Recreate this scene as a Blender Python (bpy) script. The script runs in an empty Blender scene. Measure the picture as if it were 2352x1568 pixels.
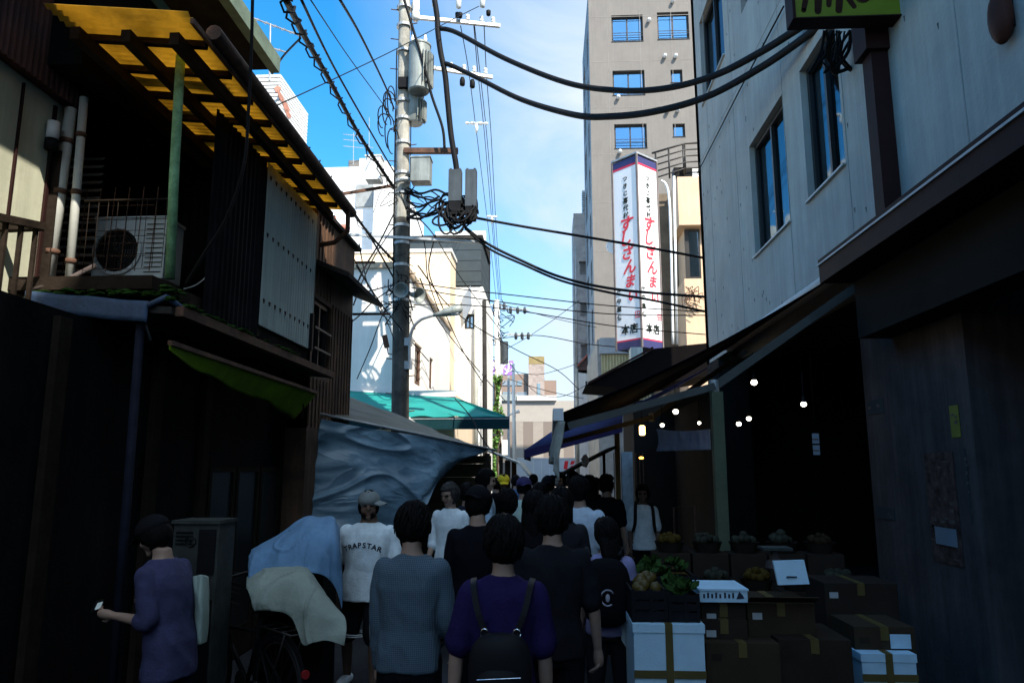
import bpy, math, random
from mathutils import Vector as V, Matrix, noise, Euler
random.seed(7)
R = math.radians
COL = bpy.context.scene.collection
SC = bpy.context.scene
Z = V((0, 0, 1)); XA = V((1, 0, 0)); YA = V((0, 1, 0))

# ------------------------------------------------------------------ camera
F = 1680.0
CAM = V((0, 0, 1.85)); PITCH = math.atan(288 / F); YAW = R(2.99)
_f = V((-math.sin(YAW) * math.cos(PITCH), math.cos(YAW) * math.cos(PITCH), math.sin(PITCH)))
_r = V((math.cos(YAW), math.sin(YAW), 0)); _u = _r.cross(_f)
def ray(px, py): return _f + _r * ((px - 1176) / F) + _u * ((784 - py) / F)
def PY(px, py, y): d = ray(px, py); return CAM + d * (y / d.y)
def PX(px, py, x): d = ray(px, py); return CAM + d * (x / d.x)
def PZ(px, py, z): d = ray(px, py); return CAM + d * ((z - CAM.z) / d.z)
cam = bpy.data.cameras.new('camera'); camo = bpy.data.objects.new('camera', cam); COL.objects.link(camo)
camo.location = CAM; camo.rotation_euler = (R(90) + PITCH, 0, YAW)
cam.sensor_width = 36; cam.lens = 36 * F / 2352; cam.clip_start = .05; cam.clip_end = 3000
SC.camera = camo

# ------------------------------------------------------------------ materials
def _n(nt, t, **k):
    n = nt.nodes.new(t)
    for a, b in k.items():
        if a in n.inputs: n.inputs[a].default_value = b
        else: setattr(n, a, b)
    return n
def c4(c): return (c[0], c[1], c[2], 1)
def mat(name, col, rough=.75, var=.25, scale=2.5, bump=.15, bscale=30, metal=0, streak=0, spec=.3, col2=None, emit=0, vein=None):
    m = bpy.data.materials.new(name); m.use_nodes = True; nt = m.node_tree; L = nt.links
    b = nt.nodes['Principled BSDF']; b.inputs['Roughness'].default_value = rough; b.inputs['Metallic'].default_value = metal
    b.inputs['Specular IOR Level'].default_value = spec if max(col) > .07 or metal or rough < .5 else .06
    tc = _n(nt, 'ShaderNodeTexCoord')
    mp = _n(nt, 'ShaderNodeMapping'); L.new(tc.outputs['Object'], mp.inputs[0])
    nz = _n(nt, 'ShaderNodeTexNoise', Scale=scale, Detail=6, Roughness=.65); L.new(mp.outputs[0], nz.inputs[0])
    rp = _n(nt, 'ShaderNodeValToRGB'); rp.color_ramp.elements[0].position = .3; rp.color_ramp.elements[1].position = .7
    lo = [x * (1 - var) for x in col]; hi = [min(1, x * (1 + var)) for x in (col2 or col)]
    rp.color_ramp.elements[0].color = c4(lo); rp.color_ramp.elements[1].color = c4(hi)
    L.new(nz.outputs[0], rp.inputs[0]); out = rp.outputs[0]
    if streak:
        mp2 = _n(nt, 'ShaderNodeMapping'); mp2.inputs['Scale'].default_value = (5, 5, .35); L.new(tc.outputs['Object'], mp2.inputs[0])
        n2 = _n(nt, 'ShaderNodeTexNoise', Scale=1.6, Detail=5, Roughness=.7); L.new(mp2.outputs[0], n2.inputs[0])
        r2 = _n(nt, 'ShaderNodeValToRGB'); r2.color_ramp.elements[0].position = .42; r2.color_ramp.elements[1].position = .68
        r2.color_ramp.elements[0].color = (1 - streak,) * 3 + (1,); r2.color_ramp.elements[1].color = (1, 1, 1, 1)
        L.new(n2.outputs[0], r2.inputs[0])
        mx = _n(nt, 'ShaderNodeMix', data_type='RGBA', blend_type='MULTIPLY'); mx.inputs[0].default_value = 1
        L.new(out, mx.inputs[6]); L.new(r2.outputs[0], mx.inputs[7]); out = mx.outputs[2]
    L.new(out, b.inputs['Base Color'])
    if bump:
        nb = _n(nt, 'ShaderNodeTexNoise', Scale=bscale, Detail=5); L.new(tc.outputs['Object'], nb.inputs[0])
        bp = _n(nt, 'ShaderNodeBump', Strength=bump, Distance=.02); L.new(nb.outputs[0], bp.inputs['Height']); L.new(bp.outputs[0], b.inputs['Normal'])
    if emit:
        b.inputs['Emission Color'].default_value = c4(col); b.inputs['Emission Strength'].default_value = emit
    return m
def glassmat(name, tint=(.5, .6, .65), fac=.35, rough=.02, gc=(1, 1, 1)):
    m = bpy.data.materials.new(name); m.use_nodes = True; nt = m.node_tree; nt.nodes.clear(); L = nt.links
    o = _n(nt, 'ShaderNodeOutputMaterial'); t = _n(nt, 'ShaderNodeBsdfTransparent', Color=c4(tint)); g = _n(nt, 'ShaderNodeBsdfGlossy', Color=c4(gc), Roughness=rough)
    nz = _n(nt, 'ShaderNodeTexNoise', Scale=.8); tc = _n(nt, 'ShaderNodeTexCoord'); L.new(tc.outputs['Object'], nz.inputs[0])
    bp = _n(nt, 'ShaderNodeBump', Strength=.04, Distance=.1); L.new(nz.outputs[0], bp.inputs['Height']); L.new(bp.outputs[0], g.inputs['Normal'])
    x = _n(nt, 'ShaderNodeMixShader'); x.inputs[0].default_value = fac
    L.new(t.outputs[0], x.inputs[1]); L.new(g.outputs[0], x.inputs[2]); L.new(x.outputs[0], o.inputs[0]); return m
def clothmat(name, col, trans=.3, rough=.8, var=.2, scale=4, tcol=None, bump=.15, bscale=60):
    m = mat(name, col, rough, var, scale, bump, bscale); nt = m.node_tree; L = nt.links
    b = nt.nodes['Principled BSDF']; o = [n for n in nt.nodes if n.type == 'OUTPUT_MATERIAL'][0]
    t = _n(nt, 'ShaderNodeBsdfTranslucent', Color=c4(tcol or col)); x = _n(nt, 'ShaderNodeMixShader'); x.inputs[0].default_value = trans
    nz = [n for n in nt.nodes if n.type == 'VALTORGB'][0]
    if not tcol: L.new(nz.outputs[0], t.inputs[0])
    L.new(b.outputs[0], x.inputs[1]); L.new(t.outputs[0], x.inputs[2]); L.new(x.outputs[0], o.inputs[0]); return m
def bandmat(name, c1, c2, axis, period, duty=.5, rough=.8, soft=.02, var=.1, bump=0):
    """two colours alternating along an object axis (paint, siding joints, woven checks)"""
    m = mat(name, c1, rough, var, 3, .08, 25); nt = m.node_tree; L = nt.links
    tc = _n(nt, 'ShaderNodeTexCoord'); sp = _n(nt, 'ShaderNodeSeparateXYZ'); L.new(tc.outputs['Object'], sp.inputs[0])
    dv = _n(nt, 'ShaderNodeMath', operation='DIVIDE'); dv.inputs[1].default_value = period; L.new(sp.outputs[axis], dv.inputs[0])
    fr = _n(nt, 'ShaderNodeMath', operation='FRACT'); L.new(dv.outputs[0], fr.inputs[0])
    rp = _n(nt, 'ShaderNodeValToRGB'); rp.color_ramp.interpolation = 'LINEAR'
    e = rp.color_ramp.elements; e[0].position = max(0, duty - soft); e[0].color = (0, 0, 0, 1); e[1].position = min(1, duty + soft); e[1].color = (1, 1, 1, 1)
    L.new(fr.outputs[0], rp.inputs[0])
    mx = _n(nt, 'ShaderNodeMix', data_type='RGBA'); L.new(rp.outputs[0], mx.inputs[0])
    old = [n for n in nt.nodes if n.type == 'VALTORGB'][0]; L.new(old.outputs[0], mx.inputs[6]); mx.inputs[7].default_value = c4(c2)
    L.new(mx.outputs[2], nt.nodes['Principled BSDF'].inputs['Base Color'])
    return m

# ------------------------------------------------------------------ mesh building
ORG = {}
class MB:
    def __init__(s): s.v = []; s.f = []; s.mi = []; s.m = 0
    def add(s, vs, fs):
        o = len(s.v); s.v += [V(p) for p in vs]; s.f += [tuple(i + o for i in f) for f in fs]; s.mi += [s.m] * len(fs); return s
    def box(s, x0, x1, y0, y1, z0, z1):
        return s.add([(x0, y0, z0), (x1, y0, z0), (x1, y1, z0), (x0, y1, z0), (x0, y0, z1), (x1, y0, z1), (x1, y1, z1), (x0, y1, z1)],
                     [(0, 3, 2, 1), (4, 5, 6, 7), (0, 1, 5, 4), (1, 2, 6, 5), (2, 3, 7, 6), (3, 0, 4, 7)])
    def obox(s, c, a, b, d):
        c = V(c); a = V(a); b = V(b); d = V(d)
        return s.add([c - a - b - d, c + a - b - d, c + a + b - d, c - a + b - d, c - a - b + d, c + a - b + d, c + a + b + d, c - a + b + d],
                     [(0, 3, 2, 1), (4, 5, 6, 7), (0, 1, 5, 4), (1, 2, 6, 5), (2, 3, 7, 6), (3, 0, 4, 7)])
    def bar(s, p0, p1, w, h, up=Z):
        p0 = V(p0); p1 = V(p1); d = (p1 - p0); l = d.length; d = d / l
        if abs(d.dot(up)) > .99: up = XA
        sx = d.cross(up).normalized(); sz = sx.cross(d)
        return s.obox((p0 + p1) / 2, d * l / 2, sx * w / 2, sz * h / 2)
    def tube(s, pts, r, n=8, caps=True):
        pts = [V(p) for p in pts]; k = len(pts); rs = r if isinstance(r, (list, tuple)) else [r] * k
        o = len(s.v); prev = None
        for i, p in enumerate(pts):
            t = (pts[min(i + 1, k - 1)] - pts[max(i - 1, 0)])
            t = t.normalized() if t.length > 1e-9 else Z
            if prev is None:
                a = t.orthogonal().normalized()
            else:
                a = (prev - t * prev.dot(t)); a = a.normalized() if a.length > 1e-6 else t.orthogonal().normalized()
            prev = a; b = t.cross(a)
            for j in range(n):
                q = 2 * math.pi * j / n; s.v.append(p + (a * math.cos(q) + b * math.sin(q)) * rs[i])
        for i in range(k - 1):
            for j in range(n):
                s.f.append((o + i * n + j, o + i * n + (j + 1) % n, o + (i + 1) * n + (j + 1) % n, o + (i + 1) * n + j)); s.mi.append(s.m)
        if caps:
            s.f.append(tuple(o + j for j in reversed(range(n)))); s.mi.append(s.m)
            s.f.append(tuple(o + (k - 1) * n + j for j in range(n))); s.mi.append(s.m)
        return s
    def cyl(s, p0, p1, r0, r1=None, n=14): return s.tube([p0, p1], [r0, r0 if r1 is None else r1], n)
    def lathe(s, c, prof, n=16, axis=Z):
        c = V(c); a = axis.orthogonal().normalized(); b = axis.cross(a); o = len(s.v); k = len(prof)
        for (r, h) in prof:
            for j in range(n):
                q = 2 * math.pi * j / n; s.v.append(c + axis * h + (a * math.cos(q) + b * math.sin(q)) * r)
        for i in range(k - 1):
            for j in range(n):
                s.f.append((o + i * n + j, o + i * n + (j + 1) % n, o + (i + 1) * n + (j + 1) % n, o + (i + 1) * n + j)); s.mi.append(s.m)
        s.f.append(tuple(o + j for j in reversed(range(n)))); s.mi.append(s.m)
        s.f.append(tuple(o + (k - 1) * n + j for j in range(n))); s.mi.append(s.m)
        return s
    def ball(s, c, r, nu=14, nv=9, fn=None):
        c = V(c); r = (r, r, r) if not isinstance(r, (tuple, list)) else r; vs = [c + V((0, 0, r[2]))]; fs = []
        for i in range(1, nv):
            t = math.pi * i / nv
            for j in range(nu):
                q = 2 * math.pi * j / nu; d = V((math.sin(t) * math.cos(q), math.sin(t) * math.sin(q), math.cos(t)))
                k = fn(d) if fn else 1
                vs.append(c + V((d.x * r[0], d.y * r[1], d.z * r[2])) * k)
        vs.append(c - V((0, 0, r[2]))); e = len(vs) - 1
        for j in range(nu): fs.append((0, 1 + j, 1 + (j + 1) % nu)); fs.append((e, e - nu + (j + 1) % nu, e - nu + j))
        for i in range(nv - 2):
            for j in range(nu):
                a = 1 + i * nu + j; b = 1 + i * nu + (j + 1) % nu; fs.append((a, a + nu, b + nu, b))
        return s.add(vs, fs)
    def poly(s, pts, th):
        pts = [V(p) for p in pts]; th = V(th); n = len(pts)
        return s.add(pts + [p + th for p in pts], [tuple(range(n))[::-1], tuple(range(n, 2 * n))] + [(i, (i + 1) % n, n + (i + 1) % n, n + i) for i in range(n)])
    def grid(s, fn, nu, nv, th=None):
        vs = [fn(i / nu, j / nv) for j in range(nv + 1) for i in range(nu + 1)]; w = nu + 1
        fs = [(j * w + i, j * w + i + 1, (j + 1) * w + i + 1, (j + 1) * w + i) for j in range(nv) for i in range(nu)]
        if th is not None:
            th = V(th); k = len(vs); vs = vs + [V(p) + th for p in vs]
            fs2 = [tuple(k + q for q in reversed(f)) for f in fs]
            ed = [(i, i + 1) for i in range(nu)] + [(nv * w + i + 1, nv * w + i) for i in range(nu)] + [((j + 1) * w, j * w) for j in range(nv)] + [(j * w + nu, (j + 1) * w + nu) for j in range(nv)]
            fs = fs + fs2 + [(b, a, k + a, k + b) for a, b in ed]
        return s.add(vs, fs)
    def corr(s, O, U, Ln, W_, Hh, N, pitch=.08, amp=.012, th=.004, nv=1):
        """corrugated sheet: ribs run along W_"""
        O = V(O); k = max(2, int(Ln / pitch * 4))
        return s.grid(lambda u, v: O + U * (u * Ln) + W_ * (v * Hh) + N * (amp * math.sin(2 * math.pi * u * Ln / pitch)), k, nv, -N * th)
    def build(s, name, ms, parent=None, smooth=False, local=False, auto=None, label=None):
        ms = ms if isinstance(ms, (list, tuple)) else [ms]
        if parent is not None: off = V((0, 0, 0)) if local else ORG[parent.name]
        elif local: off = V((0, 0, 0))
        else:
            xs = [p.x for p in s.v]; ys = [p.y for p in s.v]; off = V(((min(xs) + max(xs)) / 2, (min(ys) + max(ys)) / 2, min(p.z for p in s.v)))
        me = bpy.data.meshes.new(name); me.from_pydata([tuple(p - off) for p in s.v], [], s.f)
        for m in ms: me.materials.append(m)
        if len(ms) > 1: me.polygons.foreach_set('material_index', s.mi)
        if smooth or auto: me.polygons.foreach_set('use_smooth', [True] * len(me.polygons))
        if auto: me.set_sharp_from_angle(angle=R(auto))
        me.update(); o = bpy.data.objects.new(name, me); COL.objects.link(o)
        if parent is not None: o.parent = parent; ORG[o.name] = ORG[parent.name]
        else: o.location = off; ORG[o.name] = off
        if label: o['label'] = label
        return o
def tag(o, label=None, cat=None, group=None, kind=None):
    if label: o['label'] = label
    if cat: o['category'] = cat
    if group: o['group'] = group
    if kind: o['kind'] = kind
    return o
def thing(name, label, cat, loc=(0, 0, 0), group=None, rz=0):
    o = bpy.data.objects.new(name, None); COL.objects.link(o); o.location = loc; o.rotation_euler = (0, 0, rz); o.empty_display_size = .2
    ORG[o.name] = V(loc); return tag(o, label, cat, group)
def lthing(name, label, cat, loc, rz=0, group=None):
    """a thing whose parts are given in its own local coordinates"""
    o = thing(name, label, cat, loc, group, rz); ORG[o.name] = V((0, 0, 0)); return o
def copy_tree(o, parent=None):
    c = o.copy(); COL.objects.link(c)
    if parent is not None: c.parent = parent
    for ch in list(o.children): copy_tree(ch, c)
    return c
def cr(pts, n=6):
    """Catmull-Rom through 3D points"""
    pts = [V(p) for p in pts]; out = []
    for i in range(len(pts) - 1):
        a = pts[max(0, i - 1)]; b = pts[i]; c = pts[i + 1]; d = pts[min(len(pts) - 1, i + 2)]
        for k in range(n):
            t = k / n; out.append(.5 * ((2 * b) + (c - a) * t + (2 * a - 5 * b + 4 * c - d) * t * t + (3 * b - a - 3 * c + d) * t ** 3))
    out.append(pts[-1]); return out
def sheet(rows, nu, nv, amp=.02, scale=3, dirn=None, th=.004, seed=0, aniso=(1, 1, 1), soft=False):
    """cloth through rows of 3D points, wrinkled by noise"""
    rr = []
    for row in rows:
        p = cr(row, 8); L = [0]
        for i in range(1, len(p)): L.append(L[-1] + (p[i] - p[i - 1]).length)
        o = []
        for k in range(nu + 1):
            t = L[-1] * k / nu; i = 0
            while i < len(L) - 2 and L[i + 1] < t: i += 1
            q = (t - L[i]) / max(1e-9, L[i + 1] - L[i]); o.append(p[i].lerp(p[i + 1], min(1, q)))
        rr.append(o)
    cols = []
    for k in range(nu + 1):
        c = cr([r[k] for r in rr], 8); m = len(c) - 1
        cols.append([c[min(m, int(round(m * j / nv)))] if m == nv else c[int(m * j / nv)].lerp(c[min(m, int(m * j / nv) + 1)], (m * j / nv) % 1) for j in range(nv + 1)])
    dirn = V(dirn) if dirn else V((0, -1, 0))
    def fn(u, v):
        p = cols[int(round(u * nu))][int(round(v * nv))]; q = V((p.x * aniso[0], p.y * aniso[1], p.z * aniso[2])) * scale + V((seed, seed * 2, 0))
        w = 2.2 * max(0, 1 - abs(noise.noise(q)) * 1.9) ** 3 - .6 + .9 * max(0, 1 - abs(noise.noise(q * 2.1 + V((3, 1, 2)))) * 2.2) ** 3 + .16 * noise.noise(q * 6)
        if soft: q = q + V((.5 * noise.noise(q * .6), 0, .5 * noise.noise(q * .6 + V((7, 0, 0))))); w = 1.5 * noise.noise(q) + .8 * noise.noise(q * 2.1) + .25 * noise.noise(q * 4.5) + 1.2 * max(0, 1 - abs(noise.noise(q * .8 + V((0, 0, 5)))) * 7) ** 2
        return p + dirn * (amp * w)
    mb = MB(); mb.grid(fn, nu, nv, -dirn * th); return mb

def wrinkle(m, scale=2.2, strength=.6, dist=.12, stretch=(1, 1, 1)):
    nt = m.node_tree; L = nt.links; b = nt.nodes['Principled BSDF']; tc = _n(nt, 'ShaderNodeTexCoord'); mp = _n(nt, 'ShaderNodeMapping'); mp.inputs['Scale'].default_value = stretch; L.new(tc.outputs['Object'], mp.inputs[0])
    nz = _n(nt, 'ShaderNodeTexNoise', Scale=scale, Detail=2.5, Roughness=.5, Distortion=.5); L.new(mp.outputs[0], nz.inputs[0])
    ab = _n(nt, 'ShaderNodeMath', operation='SUBTRACT'); ab.inputs[1].default_value = .5; L.new(nz.outputs[0], ab.inputs[0]); a2 = _n(nt, 'ShaderNodeMath', operation='ABSOLUTE'); L.new(ab.outputs[0], a2.inputs[0]); pw = _n(nt, 'ShaderNodeMath', operation='POWER'); pw.inputs[1].default_value = .85; L.new(a2.outputs[0], pw.inputs[0])
    bp = _n(nt, 'ShaderNodeBump', Strength=strength, Distance=dist); bp.invert = True; L.new(pw.outputs[0], bp.inputs['Height'])
    old = [l for l in L if l.to_socket == b.inputs['Normal']]
    if old: L.new(old[0].from_socket, bp.inputs['Normal'])
    L.new(bp.outputs[0], b.inputs['Normal']); return m
def facade(mb, O, U, L, H, holes, N, depth=.12):
    """wall sheet with real openings and reveals"""
    O = V(O); us = sorted({0, L} | {h[0] for h in holes} | {h[2] for h in holes}); zs = sorted({0, H} | {h[1] for h in holes} | {h[3] for h in holes})
    us = [u for u in us if 0 <= u <= L]; zs = [z for z in zs if 0 <= z <= H]
    fl = U.cross(Z).dot(N) < 0
    for i in range(len(us) - 1):
        for j in range(len(zs) - 1):
            cu = (us[i] + us[i + 1]) / 2; cz = (zs[j] + zs[j + 1]) / 2
            if any(h[0] < cu < h[2] and h[1] < cz < h[3] for h in holes): continue
            q = [O + U * us[i] + Z * zs[j], O + U * us[i + 1] + Z * zs[j], O + U * us[i + 1] + Z * zs[j + 1], O + U * us[i] + Z * zs[j + 1]]
            mb.add(q, [(3, 2, 1, 0) if fl else (0, 1, 2, 3)])
    for h in holes:
        c = [O + U * h[0] + Z * h[1], O + U * h[2] + Z * h[1], O + U * h[2] + Z * h[3], O + U * h[0] + Z * h[3]]; d = [p - N * depth for p in c]
        for i in range(4): mb.add([c[i], c[(i + 1) % 4], d[(i + 1) % 4], d[i]], [(0, 1, 2, 3)])
    return mb
def window(par, O, U, N, h, fm, gm, depth=.1, mull=1, fw=.05, curtain=None, sill=None, rail=None, part=.5):
    O = V(O); B = O - N * depth
    def pt(u, z, n=0): return B + U * u + Z * z + N * n
    u0, z0, u1, z1 = h; mb = MB(); e = .003
    mb.bar(pt(u0 + e, z0 + fw / 2 + e), pt(u1 - e, z0 + fw / 2 + e), .07, fw); mb.bar(pt(u0 + e, z1 - fw / 2 - e), pt(u1 - e, z1 - fw / 2 - e), .07, fw)
    for u in (u0 + fw / 2 + e, u1 - fw / 2 - e): mb.bar(pt(u, z0 + fw + e), pt(u, z1 - fw - e), fw, .07, U.cross(Z))
    if mull:
        for k in range(1, mull + 1):
            u = u0 + (u1 - u0) * k / (mull + 1); mb.bar(pt(u, z0 + fw + e, .004), pt(u, z1 - fw - e, .004), fw * .8, .07, U.cross(Z))
    w = mb.build('window', fm, par)
    g = MB(); g.obox(pt((u0 + u1) / 2, (z0 + z1) / 2, -.012), U * ((u1 - u0) / 2 - fw * .8), Z * ((z1 - z0) / 2 - fw * .8), N * .004); g.build('pane', gm, w)
    if curtain:
        k = MB(); ua, ub = (u0 + fw, u1 - fw); 
        for (a, b) in ([(ua, ua + (ub - ua) * part)] if part < 1 else [(ua, ub)]):
            k.grid(lambda s, t: pt(a + (b - a) * s, z0 + fw + (z1 - z0 - 2 * fw) * t, -.1 - .02 * math.sin(s * 40 * (b - a)) ), 40, 1, -N * .004)
        k.build('curtain', curtain, w)
    if sill:
        k = MB(); k.obox(O + U * ((u0 + u1) / 2) + Z * (z0 - .015) + N * .01, U * ((u1 - u0) / 2 + .02), Z * .012, N * .03); k.build('sill', sill, w)
    if rail:
        k = MB()
        for zz in rail: k.bar(O + U * (u0 + .02) + Z * (z0 + zz) + N * .01, O + U * (u1 - .02) + Z * (z0 + zz) + N * .01, .025, .025)
        k.build('rail', fm, w)
    return w
def text(s, size, O, U, Up, N, ext=.004, align='CENTER', bold=0, shear=0):
    c = bpy.data.curves.new('t', 'FONT'); c.body = s; c.size = size; c.extrude = ext; c.offset = bold; c.align_x = align; c.align_y = 'CENTER'; c.resolution_u = 3; c.shear = shear
    o = bpy.data.objects.new('t', c); COL.objects.link(o); dg = bpy.context.evaluated_depsgraph_get()
    me = bpy.data.meshes.new_from_object(o.evaluated_get(dg)); vs = [V(O) + U * v.co.x + Up * v.co.y + N * (v.co.z + ext) for v in me.vertices]; fs = [tuple(p.vertices) for p in me.polygons]
    bpy.data.objects.remove(o); bpy.data.meshes.remove(me); bpy.data.curves.remove(c); return vs, fs

# ------------------------------------------------------------------ light
EL, AZ = R(48), R(35)
SUN = V((math.sin(AZ) * math.cos(EL), -math.cos(AZ) * math.cos(EL), math.sin(EL)))
sl = bpy.data.lights.new('sun', 'SUN'); sl.energy = 4.1; sl.angle = R(.5); sl.color = (1, .93, .82)
so = bpy.data.objects.new('sun', sl); COL.objects.link(so); so.rotation_euler = SUN.to_track_quat('Z', 'Y').to_euler(); so.location = SUN * 50
w = bpy.data.worlds.new('World'); SC.world = w; w.use_nodes = True; nt = w.node_tree; L = nt.links
bg = nt.nodes['Background']; sky = _n(nt, 'ShaderNodeTexSky', sky_type='NISHITA', sun_disc=False, sun_elevation=EL, sun_rotation=R(180) - AZ, air_density=1.0, dust_density=.6, ozone_density=3.0)
hs = _n(nt, 'ShaderNodeHueSaturation', Saturation=1.38, Value=1.25, Hue=.492); L.new(sky.outputs[0], hs.inputs['Color'])
tc = _n(nt, 'ShaderNodeTexCoord'); mp = _n(nt, 'ShaderNodeMapping'); mp.inputs['Scale'].default_value = (2.2, 2.2, 3.6); mp.inputs['Rotation'].default_value = (.3, .5, .2); L.new(tc.outputs['Generated'], mp.inputs[0])
cn = _n(nt, 'ShaderNodeTexNoise', Scale=1.5, Detail=9, Roughness=.58, Distortion=.6); L.new(mp.outputs[0], cn.inputs[0])
cr_ = _n(nt, 'ShaderNodeValToRGB'); cr_.color_ramp.elements[0].position = .42; cr_.color_ramp.elements[1].position = .74; cr_.color_ramp.elements[1].color = (1, 1, 1, 1); L.new(cn.outputs[0], cr_.inputs[0])
sx = _n(nt, 'ShaderNodeSeparateXYZ'); L.new(tc.outputs['Generated'], sx.inputs[0])
mr = _n(nt, 'ShaderNodeMapRange'); mr.inputs[1].default_value = -.26; mr.inputs[2].default_value = .12; mr.inputs[3].default_value = 0; mr.inputs[4].default_value = .74; L.new(sx.outputs[0], mr.inputs[0])
ad = _n(nt, 'ShaderNodeMath', operation='MULTIPLY'); L.new(cr_.outputs[0], ad.inputs[0]); L.new(mr.outputs[0], ad.inputs[1])
veil = _n(nt, 'ShaderNodeMath', operation='MULTIPLY_ADD'); veil.inputs[1].default_value = .95; L.new(mr.outputs[0], veil.inputs[0]); L.new(ad.outputs[0], veil.inputs[2])
mx = _n(nt, 'ShaderNodeMix', data_type='RGBA'); bk = _n(nt, 'ShaderNodeMix', data_type='RGBA'); bk.inputs[6].default_value = (6.0, 7.6, 9.2, 1); bk.inputs[7].default_value = (3.0, 3.45, 3.95, 1); ry = _n(nt, 'ShaderNodeMapRange'); ry.inputs[1].default_value = -.25; ry.inputs[2].default_value = .25; L.new(sx.outputs[1], ry.inputs[0]); L.new(ry.outputs[0], bk.inputs[0]); L.new(bk.outputs[2], mx.inputs[7]); L.new(veil.outputs[0], mx.inputs[0]); L.new(hs.outputs[0], mx.inputs[6])  # brighter cloud put into the unseen rear sky as fill light
L.new(mx.outputs[2], bg.inputs['Color']); bg.inputs['Strength'].default_value = .12
SC.view_settings.view_transform = 'Standard'; SC.view_settings.look = 'None'; SC.view_settings.exposure = 1.22
SC.cycles.max_bounces = 5; SC.cycles.diffuse_bounces = 2; SC.cycles.glossy_bounces = 3; SC.cycles.transparent_max_bounces = 8
SC.cycles.use_denoising = True
# ------------------------------------------------------------------ palette
M = {}
M['asphalt'] = mat('asphalt', (.032, .033, .037), .85, .35, 1.5, .35, 60)
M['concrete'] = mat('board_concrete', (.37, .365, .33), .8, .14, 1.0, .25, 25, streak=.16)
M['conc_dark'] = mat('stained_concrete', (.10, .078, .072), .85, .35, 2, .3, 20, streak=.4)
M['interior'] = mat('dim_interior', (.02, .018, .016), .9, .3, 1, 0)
M['brown_trim'] = mat('brown_trim', (.026, .012, .011), .6, .2, 3, .1, 30)
M['pale_trim'] = mat('pale_trim', (.42, .42, .40), .5, .15, 4, .05)
M['frame_dark'] = mat('bronze_frame', (.035, .032, .03), .45, .15, 4, 0, metal=.4)
M['frame_alu'] = mat('aluminium_frame', (.34, .35, .36), .4, .1, 4, 0, metal=.7)
M['glass'] = glassmat('window_glass', (.4, .5, .55), .16, .03, (.75, .9, 1))
M['glass_dark'] = glassmat('dark_window_glass', (.10, .12, .13), .3, .06)
M['glass_blue'] = glassmat('sky_window_glass', (.2, .42, .6), .5, .02, (.22, .48, .75)); M['drape'] = mat('brown_grey_drape', (.10, .085, .075), .9, .1, 5, 0)
M['curtain'] = mat('net_curtain', (.62, .66, .66), .9, .1, 6, 0)
M['curtain_y'] = mat('yellowed_curtain', (.5, .5, .36), .9, .1, 6, 0)
M['tile_beige'] = mat('beige_tile', (.175, .158, .142), .7, .09, .9, .12, 60, streak=.1)
M['tile_side'] = mat('blue_grey_tile', (.20, .22, .24), .7, .1, 1, .1, 60)
M['white_wall'] = mat('white_wall', (.80, .78, .74), .8, .06, .8, .1, 30, streak=.12)
M['cream_wall'] = mat('cream_wall', (.78, .62, .44), .8, .07, .8, .1, 30, streak=.08)
M['beige_wall'] = mat('peach_stucco', (.66, .47, .31), .8, .1, 1, .15, 40, streak=.1)
M['white_panel'] = bandmat('white_panel_wall', (.74, .75, .76), (.5, .52, .54), 0, 1.4, .97, .7, .012)
M['dark_clad'] = bandmat('dark_lap_siding', (.05, .063, .07), (.02, .025, .03), 2, .42, .92, .6, .03)
M['striped'] = bandmat('striped_panel', (.31, .27, .23), (.20, .163, .138), 0, 1.75, .5, .8, .01)
M['tan_tile'] = mat('tan_tile', (.25, .18, .145), .8, .1, .5, .05)
M['brown_corr'] = mat('rusty_brown_sheet', (.085, .045, .028), .7, .5, 2.2, .2, 20, streak=.45, col2=(.13, .07, .04))
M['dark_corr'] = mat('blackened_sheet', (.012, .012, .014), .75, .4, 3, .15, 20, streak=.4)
M['pale_corr'] = mat('pale_blue_grey_sheet', (.48, .53, .49), .55, .12, 2, .1, 20, streak=.22)
M['red_corr'] = mat('red_brown_sheet', (.16, .065, .055), .65, .35, 2, .1, 20, streak=.45)
M['siding'] = mat('pale_yellow_siding', (.55, .56, .42), .7, .1, 2, .1, 20, streak=.16)
M['dark_wood'] = mat('blackened_timber', (.022, .016, .012), .85, .4, 5, .3, 30)
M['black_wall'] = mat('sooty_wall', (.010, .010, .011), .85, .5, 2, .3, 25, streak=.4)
M['rust'] = mat('rusty_iron', (.09, .045, .028), .8, .5, 8, .3, 50)
M['steel'] = mat('galvanised_steel', (.38, .39, .39), .5, .25, 6, .1, 60, metal=.5)
M['white_plastic'] = mat('white_plastic', (.72, .73, .72), .45, .08, 4, .03)
M['black_plastic'] = mat('black_rubber', (.012, .012, .013), .5, .2, 4, .05)
M['green_paint'] = mat('flaking_green_paint', (.10, .26, .11), .7, .5, 9, .3, 60, col2=(.16, .30, .16))
M['moss'] = mat('moss', (.018, .05, .008), .95, .6, 14, .8, 50)
M['grey_pipe'] = mat('grey_pvc', (.46, .47, .43), .5, .15, 3, .05)
M['tin_blue'] = mat('blue_tin', (.045, .08, .15), .55, .3, 5, .2, 40, streak=.3)
M['roof_dark'] = mat('dark_roof', (.03, .028, .026), .85, .4, 3, .3, 30)

def yz(p, q, x):
    a = PX(*p, x); b = PX(*q, x); return a, b
# ------------------------------------------------------------------ ground
g = MB(); n_ = 1
g.add([(-400, -60, 0), (400, -60, 0), (400, 700, 0), (-400, 700, 0)], [(0, 1, 2, 3)])
tag(g.build('street', M['asphalt']), 'worn dark asphalt of the narrow market street', kind='structure')

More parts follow.
